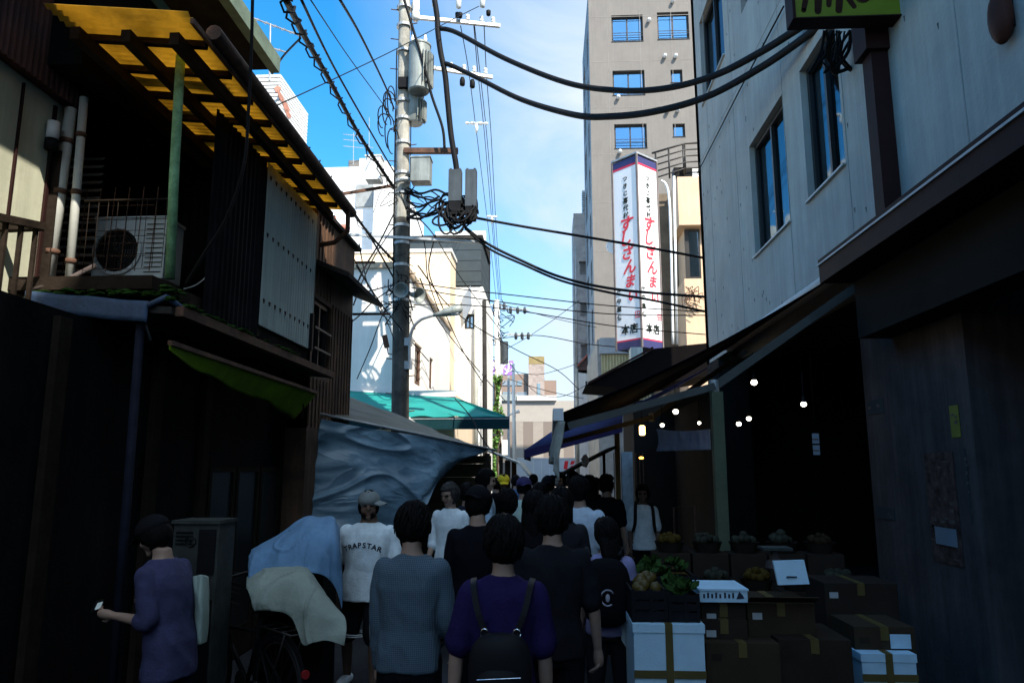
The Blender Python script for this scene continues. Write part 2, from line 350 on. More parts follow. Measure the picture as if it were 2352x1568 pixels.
# ------------------------------------------------------------------ right concrete building
XR = 3.2; YE = PX(1622, 790, XR).y; Y0 = -16.0
rb = thing('concrete_building', 'grey concrete building with streaked wall and deep windows on the right side', 'building', (XR, 5, 0))
def hx(px_l, px_r, pb, pt):     # far edge px, near edge px, bottom (x,y), top (x,y) on the wall plane
    return (PX(px_r[0], px_r[1], XR).y - Y0, PX(pb[0], pb[1], XR).z, PX(px_l[0], px_l[1], XR).y - Y0, PX(pt[0], pt[1], XR).z)
h1 = hx((1735, 590), (1817, 505), (1735, 590), (1722, 335))
h2 = hx((1857, 462), (1942, 375), (1857, 462), (1845, 150))
h3 = hx((1615, 242), (1665, 128), (1615, 242), (1722, 335)); h3 = (h3[0], h3[1], h3[2], h3[1] + 1.85)
h4 = (h1[0] + .1, h3[1], h1[2], h3[1] + 1.85); h5 = (h2[0] + .1, h3[1], h2[2], h3[1] + 1.85)
hs_ = [h1, h2, h3, h4, h5]
for k in range(4): hs_.append((2 + k * 3.2, h1[1], 3.7 + k * 3.2, h1[3]))
ZB = 3.9
O = V((XR, Y0, ZB)); hh = [(a, b - ZB, c, d - ZB) for a, b, c, d in hs_]
mb = MB(); facade(mb, O, YA, YE - Y0, 12.6 - ZB, hh, -XA, .15)
mb.box(XR, 6.0, YE - .25, YE, ZB, 12.6)             # end wall toward the gap
mb.box(3.7, 9.0, Y0, .6, ZB, 16.12); mb.box(3.7, 9.0, .601, 3.5, ZB, 17.2); mb.box(3.7, 6.0, 3.501, YE - .26, ZB, 12.6); mb.box(XR + .003, 3.45, 3.501, 5.7, 12.61, 19.2)  # heights stepped for shadow; thin unseen roof panel added to shade the utility pole
mb.box(XR + .003, 3.69, Y0, .6, 12.61, 16.12); mb.box(XR + .003, 3.69, .601, 3.5, 12.61, 17.2); mb.box(XR + .003, 3.69, Y0, YE - .26, 12.45, 12.59)
mb.build('wall', M['concrete'], rb)
for k, h in enumerate(hh):
    window(rb, O, YA, -XA, h, M['frame_dark'], M['glass'], .12, 1, .07, M['drape'] if k < 5 else M['curtain'], M['pale_trim'] if k < 3 else None, part=.55)
mb = MB()                                            # shallow vertical joints and rusty bolt marks
for yy in (13.9, 11.95, 9.45, 7.55, 5.4): mb.box(XR - .004, XR + .01, yy - .008, yy + .008, ZB + .05, 12.4)
mb.box(XR - .004, XR + .01, 1, YE - .1, 8.15, 8.165)
mb.build('joint', mat('joint_grey', (.26, .26, .24), .9, .2), rb)  # joint strips in their own darker grey
mb = MB(); rnd = random.Random(3)
for i in range(110):
    for j in range(1):
        yy = rnd.uniform(4.2, 14.8); zz = rnd.uniform(4.0, 10.5)
        if any(h[0] - .1 < yy - Y0 < h[2] + .1 and h[1] - .1 < zz - ZB < h[3] + .1 for h in hh): continue
        mb.add([(XR - .004, yy - .008, zz + .02), (XR - .004, yy + .008, zz + .02), (XR - .004, yy, zz - .035), (XR + .01, yy - .008, zz + .02), (XR + .01, yy + .008, zz + .02), (XR + .01, yy, zz - .035)], [(0, 1, 2), (0, 3, 4, 1), (1, 4, 5, 2), (2, 5, 3, 0)])
mb.build('form_tie', mat('rusty_tie', (.03, .028, .025), .9), rb)
# ground floor: pillars, lintel, shop walls
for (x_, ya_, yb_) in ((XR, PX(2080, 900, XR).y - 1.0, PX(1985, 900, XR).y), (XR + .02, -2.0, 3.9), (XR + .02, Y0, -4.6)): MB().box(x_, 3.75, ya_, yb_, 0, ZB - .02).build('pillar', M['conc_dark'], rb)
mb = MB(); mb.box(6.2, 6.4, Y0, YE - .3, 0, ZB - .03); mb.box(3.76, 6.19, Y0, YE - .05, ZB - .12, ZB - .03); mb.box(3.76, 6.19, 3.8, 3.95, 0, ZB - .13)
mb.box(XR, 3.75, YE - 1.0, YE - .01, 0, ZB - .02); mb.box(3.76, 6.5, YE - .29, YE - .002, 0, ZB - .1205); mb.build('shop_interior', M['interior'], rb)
# projecting brown canopy over the near shop
y_c = PX(1880, 605, 2.6).y; z_c = PX(1880, 605, 2.6).z
cn_ = thing('shop_canopy', 'brown projecting canopy with a pale metal edge over the near right shop', 'canopy', (2.9, y_c - 4, z_c))
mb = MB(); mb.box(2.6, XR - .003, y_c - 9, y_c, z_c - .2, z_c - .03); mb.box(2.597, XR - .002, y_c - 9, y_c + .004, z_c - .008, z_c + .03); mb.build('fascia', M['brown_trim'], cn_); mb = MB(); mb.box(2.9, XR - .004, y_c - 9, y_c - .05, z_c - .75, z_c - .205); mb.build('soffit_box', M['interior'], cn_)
mb = MB(); mb.box(2.585, XR - .003, y_c - 9, y_c + .012, z_c - .028, z_c - .010); mb.build('edge_trim', M['pale_trim'], cn_)
# downpipe and its shoe on the wall
a = PX(2020, 250, XR - .08)
dp = thing('downpipe', 'broad brown downpipe on the concrete wall beside the hanging sign', 'pipe', (a.x, a.y, z_c))
mb = MB(); mb.box(XR - .16, XR - .003, a.y - .1, a.y + .09, z_c + .05, PX(2010, 130, XR - .08).z); mb.build('pipe', M['brown_trim'], dp)
mb = MB(); zt = PX(2010, 130, XR - .08).z; mb.box(XR - .22, XR - .004, a.y - .15, a.y + .13, zt + .003, zt + .5); mb.build('hopper', M['brown_trim'], dp)

# ------------------------------------------------------------------ left shop house (near)
XL = -2.85
def yl(px, py, x=XL): return PX(px, py, x)
yw0 = yl(592, 745).y; yw1 = yl(712, 810).y; zw0 = yl(592, 745).z; zr = 5.0
sh = thing('shop_house', 'old dark shop house with corrugated walls, balcony and rusty roof edge on the left', 'house', (-4.5, 7, 0))
mb = MB()
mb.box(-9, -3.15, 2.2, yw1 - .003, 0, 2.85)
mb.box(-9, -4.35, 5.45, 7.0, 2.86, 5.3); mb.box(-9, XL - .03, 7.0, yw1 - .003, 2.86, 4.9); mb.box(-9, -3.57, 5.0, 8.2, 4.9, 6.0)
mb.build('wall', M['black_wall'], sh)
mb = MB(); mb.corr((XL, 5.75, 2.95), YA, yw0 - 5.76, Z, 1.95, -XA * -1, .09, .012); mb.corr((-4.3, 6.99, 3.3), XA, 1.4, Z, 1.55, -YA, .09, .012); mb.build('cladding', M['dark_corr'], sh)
mb = MB(); mb.corr((XL + .012, yw0, zw0), YA, yw1 - yw0, Z, zr - .1 - zw0, XA, .075, .011)
pc = mb.build('cladding', M['pale_corr'], sh, label='pale blue grey corrugated cladding with rows of dark fixings')
mb = MB()
for f_ in (.14, .52, .86):
    for k in range(10):
        yy = yw0 + .06 + k * (yw1 - yw0 - .1) / 10; zz = zw0 + (zr - zw0) * f_
        mb.add([(XL + .028, yy - .022, zz + .02), (XL + .028, yy + .022, zz + .02), (XL + .028, yy, zz - .025), (XL + .02, yy - .022, zz + .02), (XL + .02, yy + .022, zz + .02), (XL + .02, yy, zz - .025)], [(0, 1, 2), (3, 5, 4), (0, 3, 4, 1), (1, 4, 5, 2), (2, 5, 3, 0)])
mb.build('fixing', M['black_plastic'], pc)
mb = MB(); mb.box(XL + .002, XL + .06, yw1 - .13, yw1 - .08, zw0 - .02, zw0 + .42); mb.build('bracket', M['black_plastic'], sh)
# upper storey eave
ez = PX(625, 160, -3.0).z; ey = PX(625, 160, -3.0).y
mb = MB(); mb.box(-9, -3.03, 2.5, ey, ez, ez + .12); mb.build('eave', M['dark_wood'], sh)
mb = MB(); mb.box(-3.03, -2.93, 2.4, ey + .04, ez - .02, ez + .16); mb.build('gutter', mat('green_grey_gutter', (.16, .22, .17), .6, .3, 4, .1), sh)
mb = MB(); mb.box(-9, -3.56, 2.5, ey - .4, 6.01, ez - .003); mb.build('upper_wall', mat('teal_panel', (.08, .16, .15), .5, .3, 2, .05), sh)
for k in range(3):
    mb = MB(); y0 = 5.7 + k * .9; mb.box(-3.569, -3.54, y0, y0 + .7, 5.4, 5.9); mb.build('upper_window', M['glass'], sh)
# balcony floor, posts, railing
mb = MB(); mb.box(-4.34, XL - .02, 5.0, 6.99, 3.12, 3.22); mb.build('balcony_floor', M['dark_wood'], sh)
pg = PY(390, 640, 5.05); pt = PY(415, 130, 5.05)
mb = MB(); mb.tube([pg, PY(400, 400, 5.05), pt], .036, 10); mb.build('post', M['green_paint'], sh, True, label='green painted iron post')
pr0 = PY(195, 462, 5.05); pr1 = PY(395, 457, 5.05)
mb = MB(); mb.tube([pr0, pr1], .010, 8)
for k in range(9):
    p = pr0.lerp(pr1, (k + .5) / 9); mb.tube([p, V((p.x, p.y, pr0.z - .52))], .0025, 5)
for k in range(1, 4): mb.tube([pr0 - Z * k * .14, pr1 - Z * k * .14], .0025, 5)
mb.build('railing', M['dark_wood'], sh, True)
mb = MB()
for k in range(15):
    z = 3.55 + k * .075; mb.obox((-4.2, 6.05, z), (.18, 0, 0), (0, .02, .016), (0, -.003, .004))
mb.build('louvre', M['pale_trim'], sh)
# pipes
for (pa, pb, r, lab) in (((163, 250), (112, 640), .045, 'thick pale grey drainpipe at the balcony corner'), ((193, 225), (157, 670), .033, 'slim pale pipe standing beside the thick drainpipe')):
    a = PY(*pa, 5.35); b = PY(*pb, 5.35)
    t_ = thing('drainpipe', lab, 'pipe', b)
    MB().tube([b, a], r, 12).build('pipe', M['grey_pipe'], t_, True)
    mb = MB()
    for f_ in (.15, .5, .8): q = b.lerp(a, f_); mb.cyl(q - Z * .02, q + Z * .02, r * 1.2)
    mb.build('clip', M['rust'], t_, True)
# translucent yellow corrugated roof
yr0 = 4.5; yr1 = 8.5
M['yellow'] = clothmat('yellow_corrugated_plastic', (.54, .385, .095), .74, .4, .4, 2.2, None, .05)
yrf = thing('corrugated_roof', 'sunlit yellow translucent corrugated canopy over the balcony on rusty beams', 'roof', (-3.2, 7, 5.1))
mb = MB(); zi, zo = 5.07, 4.97
def roof_pt(x): return zo + (zi - zo) * (x + 2.5) / (-3.55 + 2.5)
ub = V((-1.05, 0, zi - zo)).normalized(); wl = 1.055
mb.corr((-2.5, yr0, zo), YA, yr1 - yr0, ub, wl, V((.11, 0, 1)).normalized(), .07, .011, .003); mb.build('sheet', M['yellow'], yrf)
mb = MB()
for x in (-3.4, -3.02, -2.66): mb.box(x - .035, x + .035, yr0 + .15, yr1 - .08, roof_pt(x) - .17, roof_pt(x) - .075)
mb.build('beam', M['dark_wood'], yrf)
mb = MB()
for k in range(9):
    y = yr0 + .35 + k * .42; mb.bar((-3.53, y, roof_pt(-3.53) - .045), (-2.52, y, roof_pt(-2.52) - .045), .05, .05)
mb.build('batten', M['dark_wood'], yrf)
mb = MB()
for k in range(5):
    y = yr0 + .9 + k * .6; mb.box(-3.45, -2.6, y, y + .16, roof_pt(-3.2) + .09, roof_pt(-3.2) + .1)
mb.build('roof_patch', mat('grey_roof_patch', (.08, .1, .09), .8), yrf)
mb = MB(); mb.tube([(-2.45, yr0 + .3, zo + .03), (-2.45, yr1 + .12, zo + .0)], .06, 10); mb.tube([(-2.44, yr1 - .1, zo - .03), (-2.44, yr1 - .08, zo - .3), (-2.62, yr1 - .02, zo - .42), (-2.8, yr1, zo - .44)], .03, 8)
mb.box(-2.497, -2.47, yr0 + .05, yr1, zo - .06, zo - .02); mb.build('gutter', M['rust'], yrf, auto=40)
# wire mesh netting behind the beams on the balcony
# ------------------------------------------------------------------ near red-brown house at the far left
nh = thing('corrugated_house', 'red brown corrugated upper wall over pale yellow siding at the far left edge', 'house', (-5, 2, 0))
mb = MB(); mb.box(-9, -3.95, -8, 5.4, 2.9, 4.75); mb.build('siding', M['siding'], nh)
mb = MB(); mb.box(-9, -3.86, -8, 5.38, 4.76, 6.4); mb.corr((-3.85, 2.0, 4.74), YA, 3.38, Z, 1.7, XA, .06, .01); mb.build('upper_wall', M['red_corr'], nh)
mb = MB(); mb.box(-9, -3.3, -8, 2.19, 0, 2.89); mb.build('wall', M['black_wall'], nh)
mb = MB(); mb.box(-3.952, -3.93, 4.9, 4.915, 2.92, 4.7); mb.box(-3.952, -3.93, 5.25, 5.28, 2.92, 4.7); mb.build('joint', M['brown_trim'], nh)
mb = MB()                                            # small balcony with flat bars
hA = PX(0, 515, -3.6); hB = PX(95, 520, -3.6)
mb.bar((-3.6, 4.2, hA.z), (-3.6, hB.y, hB.z - .0), .07, .05); mb.bar((-3.6, hB.y, hB.z), (-3.93, hB.y + .02, hB.z), .07, .05)
for k in range(7): mb.bar((-3.6, hB.y - .05 - k * .14, 2.98), (-3.6, hB.y - .05 - k * .14, hB.z - .03), .02, .03)
mb.box(-3.94, -3.55, 3.6, hB.y + .03, 2.9, 2.97); mb.build('balcony_rail', M['dark_wood'], nh)
a = PY(122, 300, 5.2); mb = MB(); mb.cyl(a - Z * .07, a + Z * .07, .045); mb.build('wall_lamp', M['white_plastic'], nh, True)
mb = MB(); mb.cyl(a - Z * .16, a - Z * .075, .05); mb.tube([a - Z * .1, a + V((-.02, .02, -.25)), V((-3.94, 5.3, a.z - .3))], .008, 6); mb.build('lamp_base', M['black_plastic'], nh, True)
mb = MB(); q = PY(118, 470, 5.33); mb.box(q.x - .06, q.x + .06, 5.30, 5.36, 2.95, PY(120, 350, 5.33).z); mb.build('corner_board', M['dark_wood'], nh)
# ------------------------------------------------------------------ brown corrugated house
yb1 = PX(815, 575, XL).y; zb1 = PX(815, 575, XL).z; yb0 = yw1 + .003
bh = thing('tin_house', 'rusty brown tin-clad house with a small window beyond the pale corrugated wall', 'house', (-4.5, 9.6, 0))
O = V((XL, yb0, 2.3)); wz0 = PX(745, 865, XL).z - 2.3; wz1 = PX(735, 690, XL).z - 2.3
wu = (PX(722, 700, XL).y - yb0, wz0, PX(762, 700, XL).y - yb0, wz1)
mb = MB(); facade(mb, O, YA, yb1 - yb0, zb1 - 2.3, [wu], XA, .1); mb.box(-9, -3.3, yb0, yb1 - .02, 0, zb1 - .02); mb.box(XL - .45, XL - .003, yb1 - .03, yb1, 0, zb1); mb.box(XL - .45, XL - .003, yb0, yb1 - .031, zb1 - .05, zb1 - .003); mb.box(-3.29, XL, yb0, yb1, 0, 2.299)
for k in range(14):
    yy = yb0 + .03 + k * (yb1 - yb0 - .06) / 13
    for (za, zb_) in ((2.32, 2.3 + wz0 - .06), (2.3 + wz1 + .06, zb1 - .03)):
        if wu[0] - .05 < yy - yb0 < wu[2] + .05 or za == 2.32: mb.box(XL + .001, XL + .014, yy - .012, yy + .012, za, zb_)
    if not (wu[0] - .05 < yy - yb0 < wu[2] + .05): mb.box(XL + .001, XL + .014, yy - .012, yy + .012, 2.3 + wz0 - .06, 2.3 + wz1 + .06)
mb.build('wall', M['brown_corr'], bh)
window(bh, O, YA, XA, wu, M['frame_dark'], M['glass'], .08, 1, .05, M['curtain_y'], None, [.3, .55], .9)
mb = MB(); zz = PX(770, 655, XL).z
mb.poly([(XL + .003, yb0 + .05, zz + .12), (XL + .003, yb1 + .05, zz + .12), (XL + .42, yb1 + .05, zz - .05), (XL + .42, yb0 + .05, zz - .05)], (0, 0, -.06)); mb.build('window_hood', M['roof_dark'], bh)
mb = MB(); mb.bar((XL - .2, yb0, zb1 + .03), (XL - .2, yb1 + .1, zb1 + .03), .55, .05); mb.build('roof_edge', M['roof_dark'], bh)
for (za, o_) in ((PX(815, 725, XL).z, .55), (PX(815, 603, XL).z, .3)):
    mb = MB(); mb.bar((XL, yb1 + .02, za), (XL + o_, yb1 + .03, za), .03, .03); mb.build('outrigger', M['rust'], bh)

p = PY(770, 512, 10.4); on = thing('roof_ornament', 'pinkish roof ornament with an upright stem and a bulb behind the tin house roof', 'ornament', (p.x, 10.4, 4.9))
M['pink'] = mat('weathered_pink', (.5, .2, .15), .6, .25, 9); MB().tube(cr([(p.x, 10.4, 4.9), (p.x - .02, 10.4, p.z), PY(766, 496, 10.4)], 5), [.05 - .002 * i for i in range(11)], 8).build('stem', M['pink'], on, True)
q = PY(786, 524, 10.4); mb = MB(); mb.ball(q, (.1, .06, .06), 14, 9, lambda d: 1 + .25 * d.x); mb.build('bulb', M['pink'], on, True); MB().cyl((p.x, 10.4, 4.9), (q.x, 10.4, q.z), .03).build('arm', M['white_plastic'], on)
# ------------------------------------------------------------------ middle distance, left
def fw_(x0, x1, y): return PY(x0, 600, y).x, PY(x1, 600, y).x
def rect_y(px0, py0, px1, py1, y):
    a = PY(px0, py1, y); b = PY(px1, py0, y); return a.x, a.z, b.x, b.z
X1 = PY(924, 700, 17).x; z1 = PY(900, 605, 17).z
wb = thing('white_building', 'sunlit white two-storey building with narrow brown windows behind the utility pole', 'building', (-7, 19, 0))
y2 = PX(1035, 700, X1).y
O = V((X1, 17, 0)); hl = []
for (xa, ya, xb, yb, ) in ((953.6, 784, 967.6, 890), (987, 819, 993.7, 896)):
    hl.append((PX(xa, ya, X1).y - 17, PX(xb, yb, X1).z, PX(xb, yb, X1).y - 17, PX(xa, ya, X1).z))
mb = MB(); facade(mb, O, YA, y2 - 17, z1, hl, XA, .12); mb.box(-14, X1 - .5, 17.3, y2, 0, z1 - .02); mb.add([(-14, 17, 0), (X1, 17, 0), (X1, 17, z1), (-14, 17, z1)], [(0, 1, 2, 3)]); mb.add([(-14, 17, z1), (X1, 17, z1), (X1, y2, z1), (-14, y2, z1)], [(0, 1, 2, 3)])
mb.build('wall', M['white_wall'], wb)
wfm = mat('brown_window_frame', (.09, .05, .035), .5)
for h in hl: window(wb, O, YA, XA, h, wfm, M['glass_dark'], .08, 0, .12)
mb = MB(); mb.box(-14, X1 + .06, 16.93, 16.997, z1 - .12, z1 + .02); mb.box(X1 + .003, X1 + .07, 16.998, y2, z1 - .12, z1 + .02); mb.build('cornice', mat('weathered_cornice', (.42, .33, .24), .7), wb)
# slatted roof block with red-brown emblem
xs0 = PY(560, 230, 18).x; xs1 = PY(640, 230, 18).x; zs0 = z1 + .02; zs1 = PY(640, 172, 18).z
sb = thing('rooftop_block', 'white slatted rooftop block with faded red brown emblems, left of the wires', 'rooftop block', ((xs0 + xs1) / 2, 19, zs0))
mb = MB(); mb.box(xs0 - 2.5, xs1, 18, 20.2, zs0, zs1); mb.build('body', M['white_wall'], sb)
mb = MB()
for k in range(26):
    z = zs1 - .06 - k * .11; mb.box(xs0 - 2.5, xs1 + .03, 17.94, 17.985, z - .035, z + .035); mb.box(xs1 + .003, xs1 + .045, 17.986, 20.2, z - .035, z + .035)
mb.build('slat', M['white_plastic'], sb)
mb = MB(); rnd = random.Random(5)
for (px, py, r) in ((575, 180, 9), (562, 205, 10), (637, 205, 8), (645, 222, 7), (657, 245, 9), (662, 262, 7)):
    c = PY(px, py, 17.92) if px < 640 else PX(px, py, xs1 + .06)
    if px < 640: mb.poly([c + V((math.cos(q) * r * .0105 * (1 + .3 * math.sin(3 * q)), 0, math.sin(q) * r * .012)) for q in [i * .52 for i in range(12)]], (0, .02, 0))
    else: mb.poly([c + V((0, math.cos(q) * r * .03 * (1 + .3 * math.sin(3 * q)), math.sin(q) * r * .014)) for q in [i * .52 for i in range(12)]], (-.02, 0, 0))
mb.build('emblem', mat('faded_red', (.45, .2, .14), .7, .3), sb)
# cream building
yc = y2 + .1; xc = PY(1035, 580, yc).x; zc = PY(1000, 579, yc).z; zl = PX(1041, 699, X1 + .1).z
cb = thing('cream_building', 'cream coloured taller building standing beyond the white one', 'building', (-7, yc + 4, 0))
ye2 = PX(1108, 800, X1 + .1).y
mb = MB(); mb.box(-12, xc, yc, yc + 3.2, 0, zc); mb.box(-12, X1 + .1, yc + 3.21, ye2, 0, zl); mb.build('wall', M['cream_wall'], cb)
mb = MB(); mb.box(-12.05, xc + .05, yc - .05, yc + 3.25, zc + .002, zc + .12); mb.build('coping', M['white_wall'], cb)
mb = MB(); mb.bar((X1 + .13, yc + 3.3, zl - .1), (X1 + .13, ye2, zl - .1), .06, .1); mb.build('trim', mat('brown_pipe_trim', (.25, .15, .09), .6), cb)
mb = MB()
for k in range(6):
    a = PX(1065 + k * 5, 838 + k * 9, X1 + .12); mb.box(X1 + .1, X1 + .2, a.y, a.y + .12, a.z - .2, a.z)
mb.build('vent', M['rust'], cb)
# dark clad building and white facade
yd = 27.0; a, b_ = PY(1043, 550, yd), PY(1108, 655, yd)
db = thing('dark_clad_building', 'dark lap-sided upper storey rising behind the cream building', 'building', ((a.x + b_.x) / 2, yd + 2, 0))
mb = MB(); mb.box(a.x - 2, PY(1105, 600, yd).x, yd, yd + 3.5, b_.z, a.z); mb.build('upper_wall', M['dark_clad'], db)
mb = MB(); mb.box(a.x - 2.05, PY(1109, 600, yd).x, yd - .1, yd + 3.6, a.z + .002, a.z + .14); mb.build('roof', M['roof_dark'], db)
wv = rect_y(1066, 720, 1090, 755, yd); O = V((a.x - 2, yd + .05, 0)); xe = PY(1108, 800, yd).x
mb = MB(); facade(mb, O, XA, xe - a.x + 2, b_.z - .05, [(wv[0] - O.x, wv[1], wv[2] - O.x, wv[3])], -YA, .15); mb.box(xe - .05, xe, yd + .06, yd + 5, 0, b_.z - .05); mb.box(a.x - 2, xe - .06, yd + .5, yd + 5, 0, b_.z - .06); mb.build('wall', M['white_wall'], db)
window(db, O, XA, -YA, (wv[0] - O.x, wv[1], wv[2] - O.x, wv[3]), M['frame_dark'], M['glass_dark'], .12, 1, .08)
mb = MB(); q = PY(1060, 690, yd); mb.poly([q, q + V((.35, 0, .55)), q + V((.4, 0, -.2)), q + V((.1, 0, -.9))], (0, -.1, 0)); mb.build('bracket', M['frame_alu'], db)
q0 = PY(1095, 700, yd - .1); mb = MB(); mb.tube([q0, V((q0.x, q0.y, 2))], .09, 8); mb.build('drainpipe', M['grey_pipe'], db, True)
# white strip building and dark column beyond
ys = 31.0; sA = PY(1103, 530, ys); sB = PY(1115, 530, ys); sC = PY(1121, 530, ys)
st = thing('narrow_building', 'narrow white building edge with a dark brown street side beyond the dark siding', 'building', (sB.x - 1, ys + 3, 0))
mb = MB(); mb.box(sA.x - 2, sB.x, ys, ys + .4, 0, sA.z); mb.build('wall', M['white_wall'], st)
mb = MB(); mb.box(sA.x - 2, sC.x, ys + .41, ys + 1.3, 0, sA.z - .6); mb.build('side_wall', M['roof_dark'], st)
# big white block behind
yk = 34.0; k0 = PY(745, 385, yk); k1 = PY(902, 383, yk)
kb = thing('white_office_block', 'tall white panelled block with rooftop plant behind the brown tin house', 'building', ((k0.x + k1.x) / 2, yk + 4, 0))
mb = MB(); mb.box(k0.x - 6, k1.x, yk, yk + 9, 0, k0.z); mb.build('wall', M['white_panel'], kb)
for (xa, ya, xb, yb) in ((800, 370, 825, 384), (825, 365, 872, 383), (872, 372, 890, 383)):
    r_ = rect_y(xa, ya, xb, yb, yk + .5); mb = MB(); mb.box(r_[0], r_[2], yk + .5, yk + 2.5, k0.z + .003, r_[3] + .05); mb.build('plant_room', M['tile_beige'] if xa == 800 else M['white_wall'], kb)
r_ = rect_y(817, 424, 858, 476, yk - .02); mb = MB(); mb.box(r_[0], r_[2], yk - .08, yk - .003, r_[1], r_[3]); mb.build('louvre', mat('grey_louvre', (.28, .29, .29), .6), kb)
r_ = rect_y(858, 385, 905, 480, yk - 1.2); mb = MB(); mb.box(r_[0], r_[2], yk - 1.2, yk - .004, 0, r_[3]); mb.build('stair_tower', M['white_wall'], kb)
# second white block to the right of the pole
ym = 40.0; r_ = rect_y(930, 545, 1043, 600, ym)
mbk = thing('low_white_block', 'low white block with blue-grey windows seen just right of the pole', 'building', ((r_[0] + r_[2]) / 2, ym + 3, 0))
mb = MB(); mb.box(r_[0] - 3, r_[2], ym, ym + 6, 0, r_[3]); mb.build('wall', M['white_wall'], mbk)
for px in (939, 955, 985):
    q = rect_y(px, 553, px + 9, 572, ym - .02); mb = MB(); mb.box(q[0], q[2], ym - .06, ym - .003, q[1], q[3]); mb.build('window', M['glass_dark'], mbk)
dc = PY(1017, 562, 33.5)
ds = thing('satellite_dish', 'round white satellite dish on the roof right of the pole', 'satellite dish', dc - Z * .9)
mb = MB(); ax = V((.25, -1, .35)).normalized(); mb.lathe(dc, [(.02, -.1), (.25, -.07), (.42, 0), (.46, .03), (.43, .035), (.25, -.04), (.02, -.06)], 20, ax); mb.build('dish', M['white_plastic'], ds, True)
mb = MB(); mb.cyl(dc - Z * 1.6, dc - ax * .1, .05); mb.build('mast', M['steel'], ds)

# ------------------------------------------------------------------ right: apartment tower
yt = 38.0; xt0 = PY(1357, 300, yt).x
tw = thing('apartment_tower', 'tall beige tiled apartment tower with blue windows right of the sky', 'apartment tower', (6, yt + 4, 0))
O = V((xt0, yt, 0)); rects = [(1405.5, 34, 1475.8, 96), (1511, 27, 1581, 91), (1408, 161, 1480, 219), (1541, 160, 1567, 190), (1412, 284, 1485, 341), (1546, 284, 1573, 314), (1418, 408, 1488, 462), (1424, 530, 1492, 585)]
hl = []
for r in rects: q = rect_y(*r, yt); hl.append((q[0] - xt0, q[1], q[2] - xt0, q[3]))
TH = 28.5
mb = MB(); facade(mb, O, XA, 9, TH, hl, -YA, .3); mb.box(xt0 + .62, xt0 + 9, yt + .9, yt + 7.5, 0, TH - .02); mb.box(xt0, xt0 + 9, yt + .01, yt + 7.5, TH + .001, TH + .2); mb.build('wall', M['tile_beige'], tw)
O2 = V((xt0, yt, 0)); hs2 = [(1.2, z, 2.4, z + 1.9) for z in [3 + 2.75 * k for k in range(9)]] + [(4.6, z, 6.6, z + 1.9) for z in [3 + 2.75 * k for k in range(9)]]
mb = MB(); facade(mb, O2, YA, 7.5, TH, hs2, -XA, .4); mb.build('side_wall', M['tile_side'], tw)
mb = MB(); mb.box(xt0 + .45, xt0 + .6, yt + .5, yt + 7.4, 0, TH - .1); mb.build('recess', M['interior'], tw)
for k, h in enumerate(hl):
    window(tw, O, XA, -YA, h, M['frame_dark'], M['glass_blue'], .22, 0 if h[2] - h[0] < .8 else 1, .09, M['curtain'] if k != 2 else None, M['frame_dark'], [.35, .5] if k in (0, 1, 4) else None, (.95, 1, .5, .9, .62, .9, 1, 1)[k])
mb = MB()
for k in range(10): mb.box(xt0 + .01, xt0 + 9, yt - .006, yt + .01, 2.2 + k * 2.75, 2.23 + k * 2.75)
for x in (1.05, 2.85, 4.6): mb.box(xt0 + x, xt0 + x + .025, yt - .005, yt + .01, 1, TH - 1)
mb.build('joint', mat('tile_joint', (.22, .2, .18), .9), tw)
for (cx, cy) in ((845, 190), (1055, 20), (985, 505), (1080, 505), (575, 865), (1100, 980), (1010, 985), (590, 1345)):
    p = PY(1270.1 + cx * .26044, cy * .26044, yt); mb = MB(); mb.cyl(p - YA * -.02, p - YA * .2, .1, .1, 12); mb.ball(p - YA * .2, (.1, .09, .1), 12, 6); mb.build('vent_hood', M['white_plastic'], tw, True)
# round white lamp/dish by the sign on tower
p = PY(1410, 566, 21.5); sd = thing('round_sign', 'white round disc sign peeking out left of the tall sushi sign', 'sign', p)
mb = MB(); mb.lathe(p, [(.02, -.06), (.22, -.06), (.235, -.03), (.22, 0), (.02, 0)], 24, -YA); mb.build('disc', M['white_plastic'], sd, auto=40); MB().bar(p + YA * .07, p + V((.9, .2, 0)), .04, .04).build('arm', M['steel'], sd)
# building behind the tower
y5 = 48.0; q = rect_y(1323, 480, 1356, 900, y5); x5 = q[0]
b5 = thing('balcony_block', 'sunlit block with dark recessed balconies squeezed left of the tower', 'building', (x5 + 2, y5 + 3, 0))
O = V((x5, y5, 0)); hl = [(.35, z, 1.2, z + .95) for z in [3.2 + 2.85 * k for k in range(5)]]
mb = MB(); facade(mb, O, XA, 5, PY(1330, 490, y5).z, hl, -YA, .6); mb.box(x5, x5 + 5, y5 + .7, y5 + 4, 0, PY(1330, 490, y5).z - .05); mb.build('wall', mat('grey_render', (.36, .34, .33), .8), b5)
q = rect_y(1338, 435, 1352, 480, y5 + 1); mb = MB()
for k in range(8): mb.box(q[0], q[2], y5 + 1, y5 + 1.1, q[1] + k * .17, q[1] + k * .17 + .08)
mb.box(q[0], q[2], y5 + 1.2, y5 + 2, PY(1330, 490, y5).z - .04, q[3]); mb.build('roof_screen', M['steel'], b5)
mb = MB(); MBx = x5 - .12
for k in range(2): mb.tube([(MBx + k * .08, y5 - .1, 1), (MBx + k * .08, y5 - .1, PY(1320, 660, y5).z)], .03, 6)
mb.build('pipe', M['steel'], b5)
